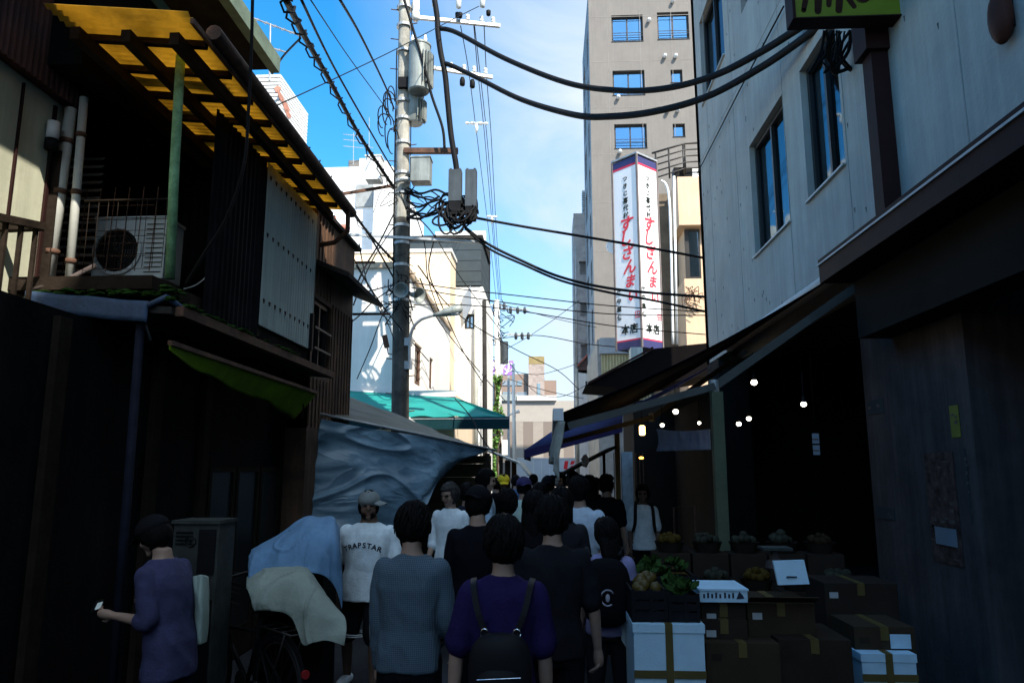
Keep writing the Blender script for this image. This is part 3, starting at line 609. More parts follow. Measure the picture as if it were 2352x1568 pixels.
# small white house under it
y6 = 45.8; q = rect_y(1328, 850, 1362, 905, y6)
wh = thing('white_house', 'small white house with a dark tiled gable and red edge below the tower', 'house', (q[0] + 1, y6 + 2, 0))
mb = MB(); mb.box(q[0], q[0] + 3, y6, y6 + 1.8, 0, q[3]); mb.build('wall', M['white_wall'], wh)
t0 = PY(1325, 846, y6); t1 = PY(1360, 808, y6); mb = MB(); mb.poly([t0 - Z * .05, t0 + Z * .1, t1 + Z * .1, t1 + V((2, 0, 1)), t1 + V((2, 0, -1.6)), V((t0.x, y6, t0.z - .25))], (0, 1.9, 0)); mb.build('roof', mat('tile_roof', (.10, .06, .055), .7), wh)
mb = MB(); mb.bar(t0 + V((0, -.1, .12)), t1 + V((0, -.1, .12)), .1, .08); mb.build('ridge_edge', mat('red_edge', (.5, .14, .1), .6), wh)
r_ = rect_y(1345, 875, 1357, 905, y6 - .02); mb = MB(); mb.box(r_[0], r_[2], y6 - .05, y6 - .003, r_[1], r_[3]); mb.build('window', M['glass_dark'], wh)

# ------------------------------------------------------------------ right: peach shop building behind the sign
y7 = 23.0; xb = PY(1526, 600, y7).x; x7 = PY(1570, 600, y7).x; zt7 = PY(1570, 410, y7).z
pb = thing('peach_building', 'peach coloured three-storey shop building with roof railing behind the tall sushi sign', 'building', (4.5, y7 + 3, 0))
zA = PY(1570, 520, y7).z; zB = PY(1570, 640, y7).z
mb = MB(); mb.box(x7, 8.5, y7, y7 + 7, 0, zB); mb.box(x7 + .12, 8.5, y7 + .25, y7 + 7, zB + .001, zA - .001); mb.box(x7 - .12, 8.5, y7 - .15, y7 + 7, zA, zt7); mb.build('wall', M['beige_wall'], pb)
mb = MB(); mb.box(x7 - .5, x7 - .005, y7 + 1.6, y7 + 7, 0, zt7 + .1); mb.build('side_wall', mat('shaded_side_brown', (.16, .12, .08), .7, .3), pb)  # street side coloured darker brown to stand for its shade
q = rect_y(1576, 525, 1606, 638, y7 + .2); mb = MB(); mb.box(q[0], q[2], y7 + .18, y7 + .247, zB + .05, zA - .05); wf = mb.build('window', M['frame_dark'], pb); mb = MB(); mb.box(q[0] + .14, q[2] - .06, y7 + .168, y7 + .178, zB + .12, zA - .15); mb.build('pane', M['glass'], wf)
mb = MB()
r0 = PY(1498, 352, y7 - .2); r1 = PY(1572, 330, y7 + .4); r2 = PY(1610, 328, y7 + .4)
for k in range(5):
    d = V((0, 0, -.22 * k)); mb.tube([r0 + V((.0, 3, 0)) * 0 + d, r1 + d, r2 + d], .035 if k == 0 else .025, 7)
for t in (.1, .5, .95): p = r0.lerp(r1, t); mb.tube([p, p - Z * 1.05], .03, 7)
for x in (0, .55): p = r1 + V((x, 0, 0)); mb.tube([p, p - Z * 1.05], .03, 7)
mb.build('roof_railing', M['frame_dark'], pb, True)
ac0 = PY(1578, 385, y7 + .8)
acr = thing('condenser_unit', 'dark condenser unit with a white louvred side on the peach building roof', 'air conditioner', (ac0.x, ac0.y, zt7))
mb = MB(); mb.box(ac0.x - .5, ac0.x + .1, y7 + .5, y7 + .9, zt7 + .002, zt7 + .6); mb.build('body', M['black_plastic'], acr); mb = MB()
for k in range(7): mb.box(ac0.x + .11, ac0.x + .42, y7 + .49, y7 + .9, zt7 + .02 + k * .08, zt7 + .075 + k * .08)
mb.build('grille', M['white_plastic'], acr)
pp = [PY(1518, 415, y7 - .6), PY(1530, 425, y7 - .6), PY(1537, 460, y7 - .6), PY(1541, 560, y7 - .6), PY(1546, 790, y7 - .6)]
t_ = thing('riser_pipe', 'curved white riser pipe beside the sushi sign', 'pipe', pp[-1]); MB().tube(cr(pp, 6), .04, 8).build('pipe', M['white_plastic'], t_, True)
t_ = thing('riser_pipe', 'straight white riser pipe just right of the curved one', 'pipe', PY(1555, 790, y7 - .6)); MB().tube([PY(1548, 405, y7 - .6), PY(1555, 790, y7 - .6)], .04, 8).build('pipe', M['white_plastic'], t_, True)
mb = MB(); rnd = random.Random(2)
p0 = PY(1590, 680, y7 - .2)
for k in range(26):
    a = p0 + V((rnd.uniform(-.2, .2), rnd.uniform(-.1, .1), rnd.uniform(-.3, .3))); mb.tube(cr([a, a + V((rnd.uniform(-.2, .2), -.05, rnd.uniform(-.15, .1))), a + V((rnd.uniform(-.25, .25), 0, rnd.uniform(-.35, .05)))], 4), .012, 5)
t_ = mb.build('wire_bundle', M['rust'], None, True); tag(t_, 'messy brown bundle of wires hanging on the peach wall', 'wires')
# shuttered shop front below the tower (corrugated green-grey, blue-grey box above)
y8 = 27.0; q = rect_y(1378, 775, 1445, 812, y8); sx_ = thing('grey_shop', 'low shop with a corrugated awning front and grey box sign below the tower', 'shop', ((q[0] + q[2]) / 2, y8 + 2, 0))
mb = MB(); mb.box(q[0], q[2] + 1, y8, y8 + 1.5, q[1], q[3]); mb.build('sign_box', mat('grey_sign', (.3, .33, .36), .6), sx_)
q2 = rect_y(1382, 812, 1442, 870, y8 + .1); mb = MB(); mb.corr((q2[0], y8 + .1, q2[1] - 1), XA, q2[2] - q2[0] + .8, Z, q2[3] - q2[1] + .98, -YA, .11, .02); mb.build('shutter', mat('yellow_grey_sheet', (.42, .38, .22), .6, .2), sx_)
mb = MB(); mb.box(q[0] - .08, q[2] + 1.5, y8 + .3, y8 + 8, 0, q[3] - .01); mb.build('wall', mat('grey_plaster', (.3, .31, .3), .8), sx_)

# ------------------------------------------------------------------ end of the street
y9 = 64.0; x90 = PY(1100, 950, y9).x; z9 = PY(1250, 920, y9).z
eb = thing('striped_building', 'wide low building with beige and brown vertical stripes closing the street', 'building', (2, y9 + 5, 0))
mb = MB(); mb.box(x90 - 10, x90 + 26, y9, y9 + 10, 0, PY(1250, 968, y9).z); mb.build('wall', M['striped'], eb)
mb = MB(); mb.box(x90 - 10.01, x90 + 26.01, y9 - .01, y9 + 10, PY(1250, 968, y9).z + .002, z9); mb.build('upper_wall', mat('pale_beige_panel', (.37, .335, .295), .8, .05), eb)
q = rect_y(1188, 908, 1278, 918, y9 - .1); mb = MB(); mb.box(q[0], q[2], y9 - .3, y9 + 6, z9 + .003, q[3]); mb.build('roof_band', M['white_wall'], eb)
q = rect_y(1150, 905, 1188, 918, y9 - .1); mb = MB(); mb.box(q[0], q[2], y9 - .2, y9 + 6, z9 + .003, q[3]); mb.build('roof_box', mat('green_grey_box', (.3, .33, .32), .7), eb)
for (a, b, c, d) in ((1152, 1035, 1162, 1062), (1128, 1030, 1140, 1060)):
    q = rect_y(a, b, c, d, y9); mb = MB(); mb.box(q[0], q[2], y9 - .05, y9 - .003, q[1], q[3]); mb.build('window', M['glass_dark'], eb)
y10 = 100.0; q = rect_y(1140, 858, 1250, 940, y10)
tb = thing('tan_building', 'distant tan apartment building with a square stair tower on its roof', 'building', (q[0] + 2, y10 + 6, 0))
mb = MB(); mb.box(q[0] - 4, q[2], y10, y10 + 14, 0, q[3]); r_ = rect_y(1250, 873, 1278, 930, y10 + 1); mb.box(q[2] + .01, r_[2], y10 + 1, y10 + 12, 0, r_[3]); mb.build('wall', M['tan_tile'], tb)
r_ = rect_y(1214, 836, 1250, 930, y10 - 1); mb = MB(); mb.box(r_[0], r_[2], y10 - 1, y10 - .01, 0, r_[3]); mb.box(r_[0], r_[2], y10, y10 + 2, q[3] + .01, r_[3]); mb.build('stair_tower', mat('pale_tan', (.34, .275, .24), .8), tb)
r2_ = rect_y(1214, 818, 1250, 836, y10 - 1); mb = MB(); mb.box(r2_[0], r2_[2], y10 - 1.02, y10 + 2, r_[3] + .005, r2_[3]); mb.build('tank_screen', mat('ochre_screen', (.27, .2, .085), .7), tb)
for (a, b, c, d) in ((1150, 874, 1186, 885), (1188, 874, 1199, 885), (1155, 900, 1174, 911), (1176, 900, 1183, 911), (1186, 900, 1210, 911), (1234, 880, 1241, 915)):
    q3 = rect_y(a, b, c, d, y10 - (1.02 if a > 1213 else 0)); yy = y10 - (1.0 if a > 1213 else 0); mb = MB(); mb.box(q3[0], q3[2], yy - .1, yy - .004, q3[1], q3[3]); mb.build('window', M['glass_dark'] if c - a < 20 else M['frame_alu'], tb)
# purple sign board
y11 = 60.0; q = rect_y(1124, 828, 1179, 861, y11)
ps = thing('purple_sign', 'purple rooftop sign with two round white characters beside the far pole', 'sign', ((q[0] + q[2]) / 2, y11, 0))
xm = PY(1147, 845, y11).x; mb = MB(); mb.box(q[0], xm - .02, y11, y11 + .25, q[1], q[3]); mb.box(xm + .3, q[2], y11, y11 + .25, q[1], q[3]); mb.build('board', mat('purple_paint', (.36, .17, .62), .5, .1), ps)
mb = MB()
for (px, s) in ((1134, 'の'), (1165, 'ゆ')): mb.add(*text(s, 1.35, PY(px, 846, y11 - .02), XA, Z, -YA, .01, bold=.02))
mb.build('lettering', M['white_plastic'], ps)
mb = MB(); mb.bar(((q[0] + xm) / 2, y11 + .12, q[1]), ((q[0] + xm) / 2, y11 + .12, 0), .25, .25); mb.bar((q[2] - .4, y11 + .12, q[1]), (q[2] - .4, y11 + .12, 0), .2, .2); mb.build('post', M['steel'], ps)
# truck
yk_ = 54.0; q = rect_y(1183, 1053, 1342, 1128, yk_)
tr = thing('box_truck', 'silver box truck with a red emblem crossing the end of the street', 'truck', ((q[0] + q[2]) / 2, yk_ + 1.1, 0))
mb = MB(); mb.box(q[0], q[2], yk_, yk_ + 2.2, .75, q[3]); mb.build('cargo_box', mat('silver_panel', (.50, .56, .62), .4, .06, 1, .02, metal=.3), tr)
mb = MB(); mb.box(q[0] - .02, q[2] + .02, yk_ - .03, yk_ + 2.23, q[3] + .002, q[3] + .06)
for k in range(9): x = q[0] + .15 + k * (q[2] - q[0] - .3) / 8; mb.box(x - .015, x + .015, yk_ - .012, yk_ - .002, .8, q[3] - .02)
mb.build('rib', M['white_plastic'], tr)
mb = MB()
for (a, b, c, d) in ((1294, 1058, 1306, 1077), (1309, 1058, 1321, 1066), (1308, 1069, 1320, 1077)):
    u = PY(a, b, yk_ - .02); v = PY(c, d, yk_ - .02); mb.poly([V((u.x, yk_ - .02, v.z)), V((v.x - .1, yk_ - .02, v.z)), V((v.x, yk_ - .02, u.z)), V((u.x + .1, yk_ - .02, u.z))], (0, .012, 0))
mb.build('emblem', mat('red_vinyl', (.7, .02, .03), .4, .05), tr)
mb = MB(); mb.box(q[2] + .1, q[2] + 1.9, yk_ + .05, yk_ + 2.15, .5, 2.3); mb.build('cab', M['white_plastic'], tr)
for x in (q[0] + .9, q[2] - .8, q[2] + 1.1):
    mb = MB(); mb.lathe((x, yk_ + .1, .42), [(.2, 0), (.4, 0), (.42, .04), (.42, .2), (.4, .24), (.2, .24)], 20, YA); wq = mb.build('wheel', M['black_plastic'], tr, auto=40); mb = MB(); mb.lathe((x, yk_ + .09, .42), [(.02, .02), (.2, .01), (.22, .05), (.02, .06)], 14, YA); mb.build('rim', M['steel'], wq)
mb = MB(); mb.box(q[0], q[2] + 1.8, yk_ + .3, yk_ + 1.9, .45, .74); mb.build('chassis', M['black_plastic'], tr)
# ------------------------------------------------------------------ utility pole and its hardware
M['pole'] = mat('weathered_concrete_pole', (.44, .42, .36), .85, .35, 3, .4, 25, streak=.4)
M['cable'] = mat('black_cable', (.012, .012, .013), .55, .2, 6, .1, 60)
M['can'] = mat('grey_green_enamel', (.30, .33, .31), .5, .25, 3, .05, metal=.1, streak=.35)
M['porcelain'] = mat('porcelain', (.7, .7, .66), .25, .06, 5, 0)
YPO = 14.8
pb0 = PY(919, 960, YPO); pt0 = PY(929, 20, YPO); dr = (pt0 - pb0).normalized()
ground = pb0 - dr * (pb0.z / dr.z); top = ground + dr * 14.5
def onp(py):
    t = (1072 - py) / F; z = PY(922, py, YPO).z; return ground + dr * (z / dr.z)
up_ = thing('utility_pole', 'weathered concrete utility pole crowded with transformer, boxes and cable hardware', 'utility pole', ground)
MB().tube([ground, onp(500), top], [.185, .15, .11], 20).build('shaft', M['pole'], up_, auto=40); MB().tube([ground + dr * .3, onp(720), onp(503)], [.19, .172, .158], 20).build('shade_sleeve', mat('shade_dark_sleeve', (.095, .088, .074), .85, .5, 4, .4, 25, streak=.4), up_, auto=40, label='dark dirty sleeve around the lower shaft, shade put into its colour')  # sleeve on the lower shaft, its dark colour stands in for shade
mb = MB(); rnd = random.Random(4)
for py in (20, 62, 120, 235, 275, 330, 400, 418, 445, 520, 560, 610, 690, 760, 820, 880):
    q = onp(py); mb = MB(); mb.lathe(q, [(.13, -.03), (.172, -.03), (.172, .03), (.13, .03)], 16, dr); mb.build('band', M['steel'], up_)
mb = MB()
for k in range(30):
    q = ground + dr * (2.6 + k * .36); s_ = 1 if k % 2 else -1; mb.tube([q + V((s_ * .1, 0, 0)), q + V((s_ * .3, -.02, .02))], .012, 5)
mb.build('step_bolt', M['rust'], up_)
# transformers
def can(px, py0, py1, hw, y, fins, nm, lab):
    c0 = PY(px, py1, y); c1 = PY(px, py0, y); r = hw * y / F; h = c1.z - c0.z
    mb = MB(); mb.lathe(c0, [(r * .9, 0), (r, .03), (r, h * .96), (r * 1.06, h * .965), (r * 1.06, h), (r * .7, h + .06)], 24)
    o = mb.build(nm, M['can'], up_, auto=35, label=lab)
    mb = MB()
    for k in range(fins):
        q = -.9 + k * 1.8 / max(1, fins - 1) - .2; d = V((math.cos(q), math.sin(q), 0)); mb.obox(c0 + d * (r + .035) + Z * h * .45, d * .045, V((-d.y, d.x, 0)) * .006, Z * h * .33)
    mb.build('fin', M['can'], o); mb = MB()
    for k in (-.6, .6): mb.lathe(c1 + V((k * r, 0, .05)), [(.03, 0), (.05, .04), (.03, .07), (.05, .1), (.03, .13), (.02, .2)], 10)
    mb.build('bushing', M['porcelain'], o, True); return o
can(962, 105, 212, 27, YPO - .22, 9, 'transformer', 'large grey cylindrical transformer')
can(951, 222, 285, 22, YPO + .1, 9, 'transformer', 'smaller transformer can partly hidden under the large one')
mb = MB(); mb.obox(onp(200) + V((.12, -.1, 0)), (.2, 0, 0), (0, .12, 0), (0, 0, .12)); mb.build('hanger', M['black_plastic'], up_)
# crossarms
def arm(a, b, ya, yb, w, nm='crossarm', m='steel', ins=(), lab=None):
    p, q = PY(*a, ya), PY(*b, yb); mb = MB(); mb.bar(p, q, w, w); o = mb.build(nm, M[m], up_, label=lab)
    for t in ins:
        c = p.lerp(q, t); mb = MB(); mb.lathe(c + Z * w * .5, [(.02, 0), (.045, .02), (.05, .06), (.03, .08), (.05, .1), (.04, .15), (.015, .17)], 10); mb.build('insulator', M['porcelain'], o, True)
    return p, q
arm((950, 40), (1148, 60), YPO, YPO + .6, .075, ins=(.62, .78, .92))
arm((965, 152), (1131, 178), YPO, YPO + .6, .07, ins=(.42, .6, .74, .9))
arm((928, 347), (1052, 347), YPO - .12, YPO - .1, .11, m='rust', lab='rusty box-section arm')
arm((905, 426), (748, 452), YPO, YPO - 1.0, .06, m='rust', nm='side_arm')
arm((787, 538), (1102, 556), YPO - .5, YPO - .2, .05, nm='side_arm')
mb = MB()
for (px, py) in ((1095, 20), (1122, 15), (1051, 20)):
    c = PY(px - 38, py, YPO + .2) if px == 1095 else PY(px, py, YPO + .4)
    mb.lathe(c - Z * .12, [(.03, -.12), (.05, -.1), (.055, 0), (.03, .02)], 10)
mb.build('fuse_base', M['black_plastic'], up_, True)
mb = MB()
for (px, py) in ((1053, 18), (1108, 16), (998, 15)): c = PY(px, py, YPO + .3); mb.lathe(c, [(.03, -.02), (.06, 0), (.065, .2), (.05, .3), (.02, .4)], 12)
mb.build('fuse_body', M['porcelain'], up_, True)
mb = MB()
for (px, py) in ((1062, 190), (1085, 195)): c = PY(px, py, YPO + .3); mb.lathe(c, [(.05, -.07), (.06, -.05), (.06, .06), (.04, .12)], 12)
mb.build('cutout', M['black_plastic'], up_, True)
mb = MB(); c = PY(955, 30, YPO); mb.lathe(c, [(.05, -.2), (.09, -.15), (.09, 0), (.07, .05), (.09, .1), (.06, .6)], 14); mb.build('cable_head', M['porcelain'], up_, True)
# boxes
def pbox(px0, py0, px1, py1, y, d, nm, m, lab=None):
    a = PY(px0, py1, y); b = PY(px1, py0, y); mb = MB(); e = .015
    mb.box(a.x, b.x, y - d, y, a.z, b.z); mb.box(a.x - e, b.x + e, y - d - e, y + e, b.z + .002, b.z + .03); o = mb.build(nm, M[m], up_, label=lab); return o
pbox(949, 375, 993, 428, YPO - .1, .32, 'switch_box', 'can', 'grey switch box with an angled front')
pbox(846, 372, 882, 424, YPO - .3, .3, 'control_box', 'white_plastic', 'pale control box left of the shaft')
mb = MB(); c = PY(930, 412, YPO - .25); mb.ball(c, (.12, .08, .05), 10, 6); mb.build('clamp', M['porcelain'], up_, True)
M['box_grey'] = mat('terminal_box_grey', (.055, .068, .078), .5, .2, 4, .1, streak=.3)
for (a, b, lab) in (((1032, 396, 1062, 468), 0, 'grey terminal box wrapped in cables'), ((1070, 396, 1096, 480), 0, 'clean grey terminal box at the outer end')):
    p = PY(a[0], a[3], YPO - .4); q = PY(a[2], a[1], YPO - .4); mb = MB(); mb.box(p.x, q.x, YPO - .58, YPO - .38, p.z, q.z)
    for x in (p.x + .02, q.x - .06): mb.box(x, x + .04, YPO - .56, YPO - .4, q.z + .001, q.z + .03)
    o = mb.build('terminal_box', M['box_grey'], up_, label=lab); mb = MB(); mb.box(p.x + .01, q.x - .01, YPO - .57, YPO - .39, p.z - .28, p.z - .003); mb.build('cable_skirt', M['black_plastic'], o)
# cable coils under the terminal boxes
rnd = random.Random(11); mb = MB()
for k in range(34):
    c = PY(rnd.uniform(1018, 1075), rnd.uniform(470, 508), YPO - .45 + rnd.uniform(-.15, .15)); rx = rnd.uniform(.12, .24); rz_ = rnd.uniform(.15, .36); tl = rnd.uniform(-.6, .6)
    mb.tube([c + V((math.cos(q) * rx, math.sin(q) * .1 + rnd.uniform(-.01, .01), math.sin(q + tl) * rz_)) for q in [i * .42 for i in range(15)]], rnd.uniform(.012, .024), 6)
for k in range(12):
    a = onp(rnd.uniform(430, 520)) + V((.12, -.1, 0)); b = PY(rnd.uniform(1000, 1040), rnd.uniform(450, 495), YPO - .45)
    mb.tube(cr([a, a.lerp(b, .35) + Z * rnd.uniform(-.3, .05), a.lerp(b, .7) + Z * rnd.uniform(-.15, .15), b], 5), rnd.uniform(.012, .026), 6)
mb.build('cable_coil', M['cable'], up_, True)
mb = MB()
for k in range(10):
    c = PY(rnd.uniform(1080, 1092), rnd.uniform(470, 492), YPO - .45 + rnd.uniform(-.1, .1)); rx = rnd.uniform(.06, .13); rz_ = rnd.uniform(.15, .32)
    mb.tube([c + V((math.cos(q) * rx, math.sin(q) * .1, math.sin(q) * rz_)) for q in [i * .42 for i in range(15)]], .012, 6)
mb.build('cable_coil', M['cable'], up_, True)
mb = MB()                                            # loops and vertical runs on the shaft
for k in range(7):
    q = rnd.choice((rnd.uniform(2.6, 3.6), rnd.uniform(5.6, 6.6))); r_ = .17; pts = []
    for i in range(9):
        py = 20 + i * 110 + rnd.uniform(-20, 20); pts.append(onp(min(930, py)) + V((math.cos(q + .1 * math.sin(i)) * r_, math.sin(q) * r_, 0)))
    mb.tube(cr(pts[k % 4: 4 + k % 6], 3), rnd.uniform(.008, .022), 5)
for k in range(8):
    c = PY(rnd.uniform(868, 895), rnd.uniform(230, 330), YPO - .15); rx = rnd.uniform(.06, .16); rz_ = rnd.uniform(.2, .5)
    mb.tube([c + V((math.cos(q) * rx + .08, .05 * math.sin(2 * q), math.sin(q) * rz_)) for q in [i * .42 for i in range(12)]], .014, 5)
for k in range(34):                                  # tangles lower down
    py = rnd.choice((430, 445, 460, 600, 640, 660, 690, 710)); c = onp(py + rnd.uniform(-12, 12)) + V((rnd.uniform(-.3, .3), -.17 + rnd.uniform(-.05, .1), 0))
    mb.tube(cr([c, c + V((rnd.uniform(-.25, .25), rnd.uniform(-.1, .05), rnd.uniform(-.3, .15))), c + V((rnd.uniform(-.35, .35), 0, rnd.uniform(-.5, .1)))], 4), rnd.uniform(.006, .014), 5)
mb.build('wiring', M['cable'], up_, True)
# loudspeakers
for (px, py, ax, lab) in ((922, 667, V((-.05, -1, -.1)), 'horn loudspeaker facing the viewer'), (962, 678, V((.75, -.5, -.2)), 'horn loudspeaker turned to the right')):
    ax = ax.normalized(); c = PY(px, py, YPO - .3); mb = MB(); mb.lathe(c - ax * .25, [(.03, 0), (.05, .05), (.06, .12), (.10, .2), (.155, .27), (.165, .28), (.15, .275), (.09, .2), (.04, .14), (.01, .13)], 20, ax); o = mb.build('loudspeaker', M['can'], up_, True, label=lab)
    mb = MB(); mb.bar(c - ax * .2, onp(py) , .03, .03); mb.build('bracket', M['steel'], o)
p = PY(886, 785, YPO - .1); mb = MB(); ax = V((-.25, 0, 1)).normalized(); mb.cyl(p - ax * .12, p + ax * .14, .055, .055, 12); o = mb.build('sensor', M['rust'], up_, auto=40); MB().tube([p - ax * .12, p + V((.06, 0, -.25)), onp(815)], .018, 6).build('bracket', M['steel'], o)
# plastic collar at the foot above the stall roof
mb = MB(); c = onp(968)
mb.grid(lambda u, v: c + V((math.cos(u * 6.283) * (.17 + .26 * v ** 1.5) * (1 + .2 * math.sin(u * 19)), math.sin(u * 6.283) * (.17 + .3 * v), .08 - .2 * v + .03 * math.sin(u * 23))), 40, 6, Z * -.004); mb.build('rain_collar', mat('grey_plastic_wrap', (.3, .31, .3), .5, .2), up_, True)
# street lamp on the pole
lp = [PY(941, 845, YPO - .12), PY(941, 790, YPO - .15), PY(948, 755, YPO - .2), PY(965, 735, YPO - .25), PY(985, 727, YPO - .3), PY(1003, 722, YPO - .3)]
sl_ = thing('street_lamp', 'grey cobra-head street lamp on a curved arm fixed to the pole', 'street lamp', lp[0])
MB().tube(cr(lp, 6), .03, 10).build('arm', M['steel'], sl_, True)
a = PY(1000, 723, YPO - .3); b = PY(1063, 708, YPO - .32); ax = (b - a).normalized(); mb = MB()
mb.tube([a - ax * .04, a + ax * .05, a.lerp(b, .35), a.lerp(b, .7), b - ax * .04, b], [.035, .045, .085, .11, .08, .02], 16); mb.build('lamp_head', M['can'], sl_, True)
mb = MB(); mb.ball(a.lerp(b, .66) - Z * .05, (.15, .085, .06), 14, 8); mb.build('lamp_glass', M['white_plastic'], sl_, True)
for py in (785, 838): q = PY(938, py, YPO - .12); mb = MB(); mb.box(q.x - .08, q.x + .07, q.y - .03, q.y + .08, q.z - .08, q.z + .08); mb.build('bracket', M['steel'], sl_)

# ------------------------------------------------------------------ cables
def cable(pts, y0, y1, r, label, group=None, name='overhead_cable', m='cable', wrap=0, twin=0, n=7, shift=None):
    k = len(pts) - 1; d = [0]
    for i in range(k): d.append(d[-1] + math.hypot(pts[i + 1][0] - pts[i][0], pts[i + 1][1] - pts[i][1]))
    P = [PY(p[0], p[1], y0 + (y1 - y0) * d[i] / d[-1]) for i, p in enumerate(pts)]
    if shift: P = [p + V(shift) for p in P]
    C_ = cr(P, 7); mb = MB(); mb.tube(C_, r, n)
    if wrap:
        mb.tube([p + V((math.cos(i * 1.4) * r * 1.9, 0, math.sin(i * 1.4) * r * 1.9 - r)) for i, p in enumerate(cr(P, 16))], r * .35, 5)
        for i in range(1, len(C_) - 1, 2): mb.tube([C_[i], C_[i] + V((.02, 0, .05))], r * .5, 4)
    if twin: mb.tube([p + Z * (twin * math.sin(math.pi * i / (len(C_) - 1))) for i, p in enumerate(C_)], r * .22, 5)
    o = mb.build(name, M[m], None, True); tag(o, label, 'cable', group or 'overhead cables'); return o
cable([(1012, 66), (1050, 76), (1160, 135), (1300, 190), (1420, 208), (1530, 203), (1640, 174), (1740, 124), (1815, 78), (1850, 55)], 14.4, 8.3, .05, 'upper of the two thick black cables sagging from the pole to the concrete building', twin=.04, n=10)
cable([(1021, 146), (1042, 153), (1100, 181), (1200, 230), (1320, 265), (1400, 269), (1500, 258), (1620, 224), (1750, 154), (1860, 78), (1890, 55)], 14.4, 8.0, .05, 'lower of the two thick black cables sagging from the pole to the concrete building', twin=.06, n=10)
cable([(998, 0), (1004, 40), (1006, 75), (1012, 120), (1022, 170), (1028, 230), (1036, 310), (1046, 370), (1050, 400)], 14.4, 14.4, .06, 'thick black riser cable dropping from the upper crossarm to the terminal boxes', n=10)
cable([(927, -5), (948, 65), (979, 169), (992, 221), (1016, 292), (1021, 340)], 14.3, 14.4, .03, 'long black drop cable curving past the large transformer')
cable([(655, -5), (700, 85), (760, 190), (830, 318), (905, 432)], 6.0, 14.6, .035, 'thick spiral-wrapped cable bundle coming down from the upper left to the pole', wrap=1)
cable([(690, -5), (770, 160), (868, 332), (905, 395)], 6.5, 14.6, .016, 'plain cable running just right of the wrapped bundle')
cable([(710, -5), (800, 130), (880, 240), (912, 290)], 7, 14.6, .008, 'thin wire right of the plain cable, ending at the lower transformer')
cable([(778, -5), (830, 85), (885, 198), (905, 250)], 7.5, 14.6, .018, 'black cable from the top of the sky to the large transformer')
cable([(630, 245), (760, 185), (900, 118), (1040, 45), (1100, 15)], 9, 15.2, .009, 'thin wire rising to the right across the sky behind the transformer')
cable([(580, -5), (577, 120), (570, 260), (560, 380), (520, 500), (470, 580), (425, 655)], 5.0, 5.4, .013, 'dark wire hanging down in front of the yellow roof and balcony')
cable([(625, 170), (650, 130), (690, 88)], 9.5, 8.2, .014, 'short tie wire from the rooftop block to the wrapped bundle')
cable([(610, 300), (690, 370), (770, 440), (850, 540), (905, 600)], 8.7, 14.6, .025, 'cable following the rusty gutter and dropping to the pole', wrap=1)
cable([(740, 400), (800, 470), (860, 560), (905, 640)], 9, 14.6, .018, 'black cable below the gutter end running to the pole foot')
cable([(570, 190), (640, 270), (720, 360), (800, 470)], 8.6, 9.4, .02, 'cable lying along the outer edge of the yellow roof', wrap=1)
cable([(905, 490), (870, 560), (840, 610), (816, 660)], 14.6, 11, .016, 'steep cable from the pole down to the brown tin house')
cable([(905, 520), (865, 580), (835, 640), (812, 700)], 14.6, 11, .012, 'second steep cable just below the first at the brown tin house')
cable([(905, 660), (860, 690), (825, 725), (790, 752)], 14.6, 10.6, .012, 'low cable from the pole to the tin house outrigger')
cable([(900, 655), (850, 668), (818, 676)], 14.6, 10.8, .012, 'loose bundle of wire between the pole and the window hood', wrap=1)
cable([(818, 610), (860, 680), (890, 740), (905, 780)], 11, 14.6, .009, 'thin wire slanting from the tin house corner to the pole at mid height')
cable([(825, 560), (832, 600), (845, 660)], 11, 13, .01, 'short dangling wire by the tin house corner')
cable([(1090, 500), (1200, 520), (1350, 545), (1480, 567), (1615, 592)], 14.4, 15.2, .028, 'straight cable from the outer terminal box to the concrete building corner')
cable([(1065, 520), (1120, 560), (1190, 595), (1290, 637), (1420, 665), (1620, 682)], 14.4, 15.3, .03, 'upper strand of the paired cables sagging toward the sushi sign')
cable([(1068, 525), (1125, 572), (1200, 607), (1290, 645), (1400, 672), (1500, 690), (1618, 715)], 14.4, 15.3, .026, 'lower strand of the paired cables sagging toward the sushi sign')
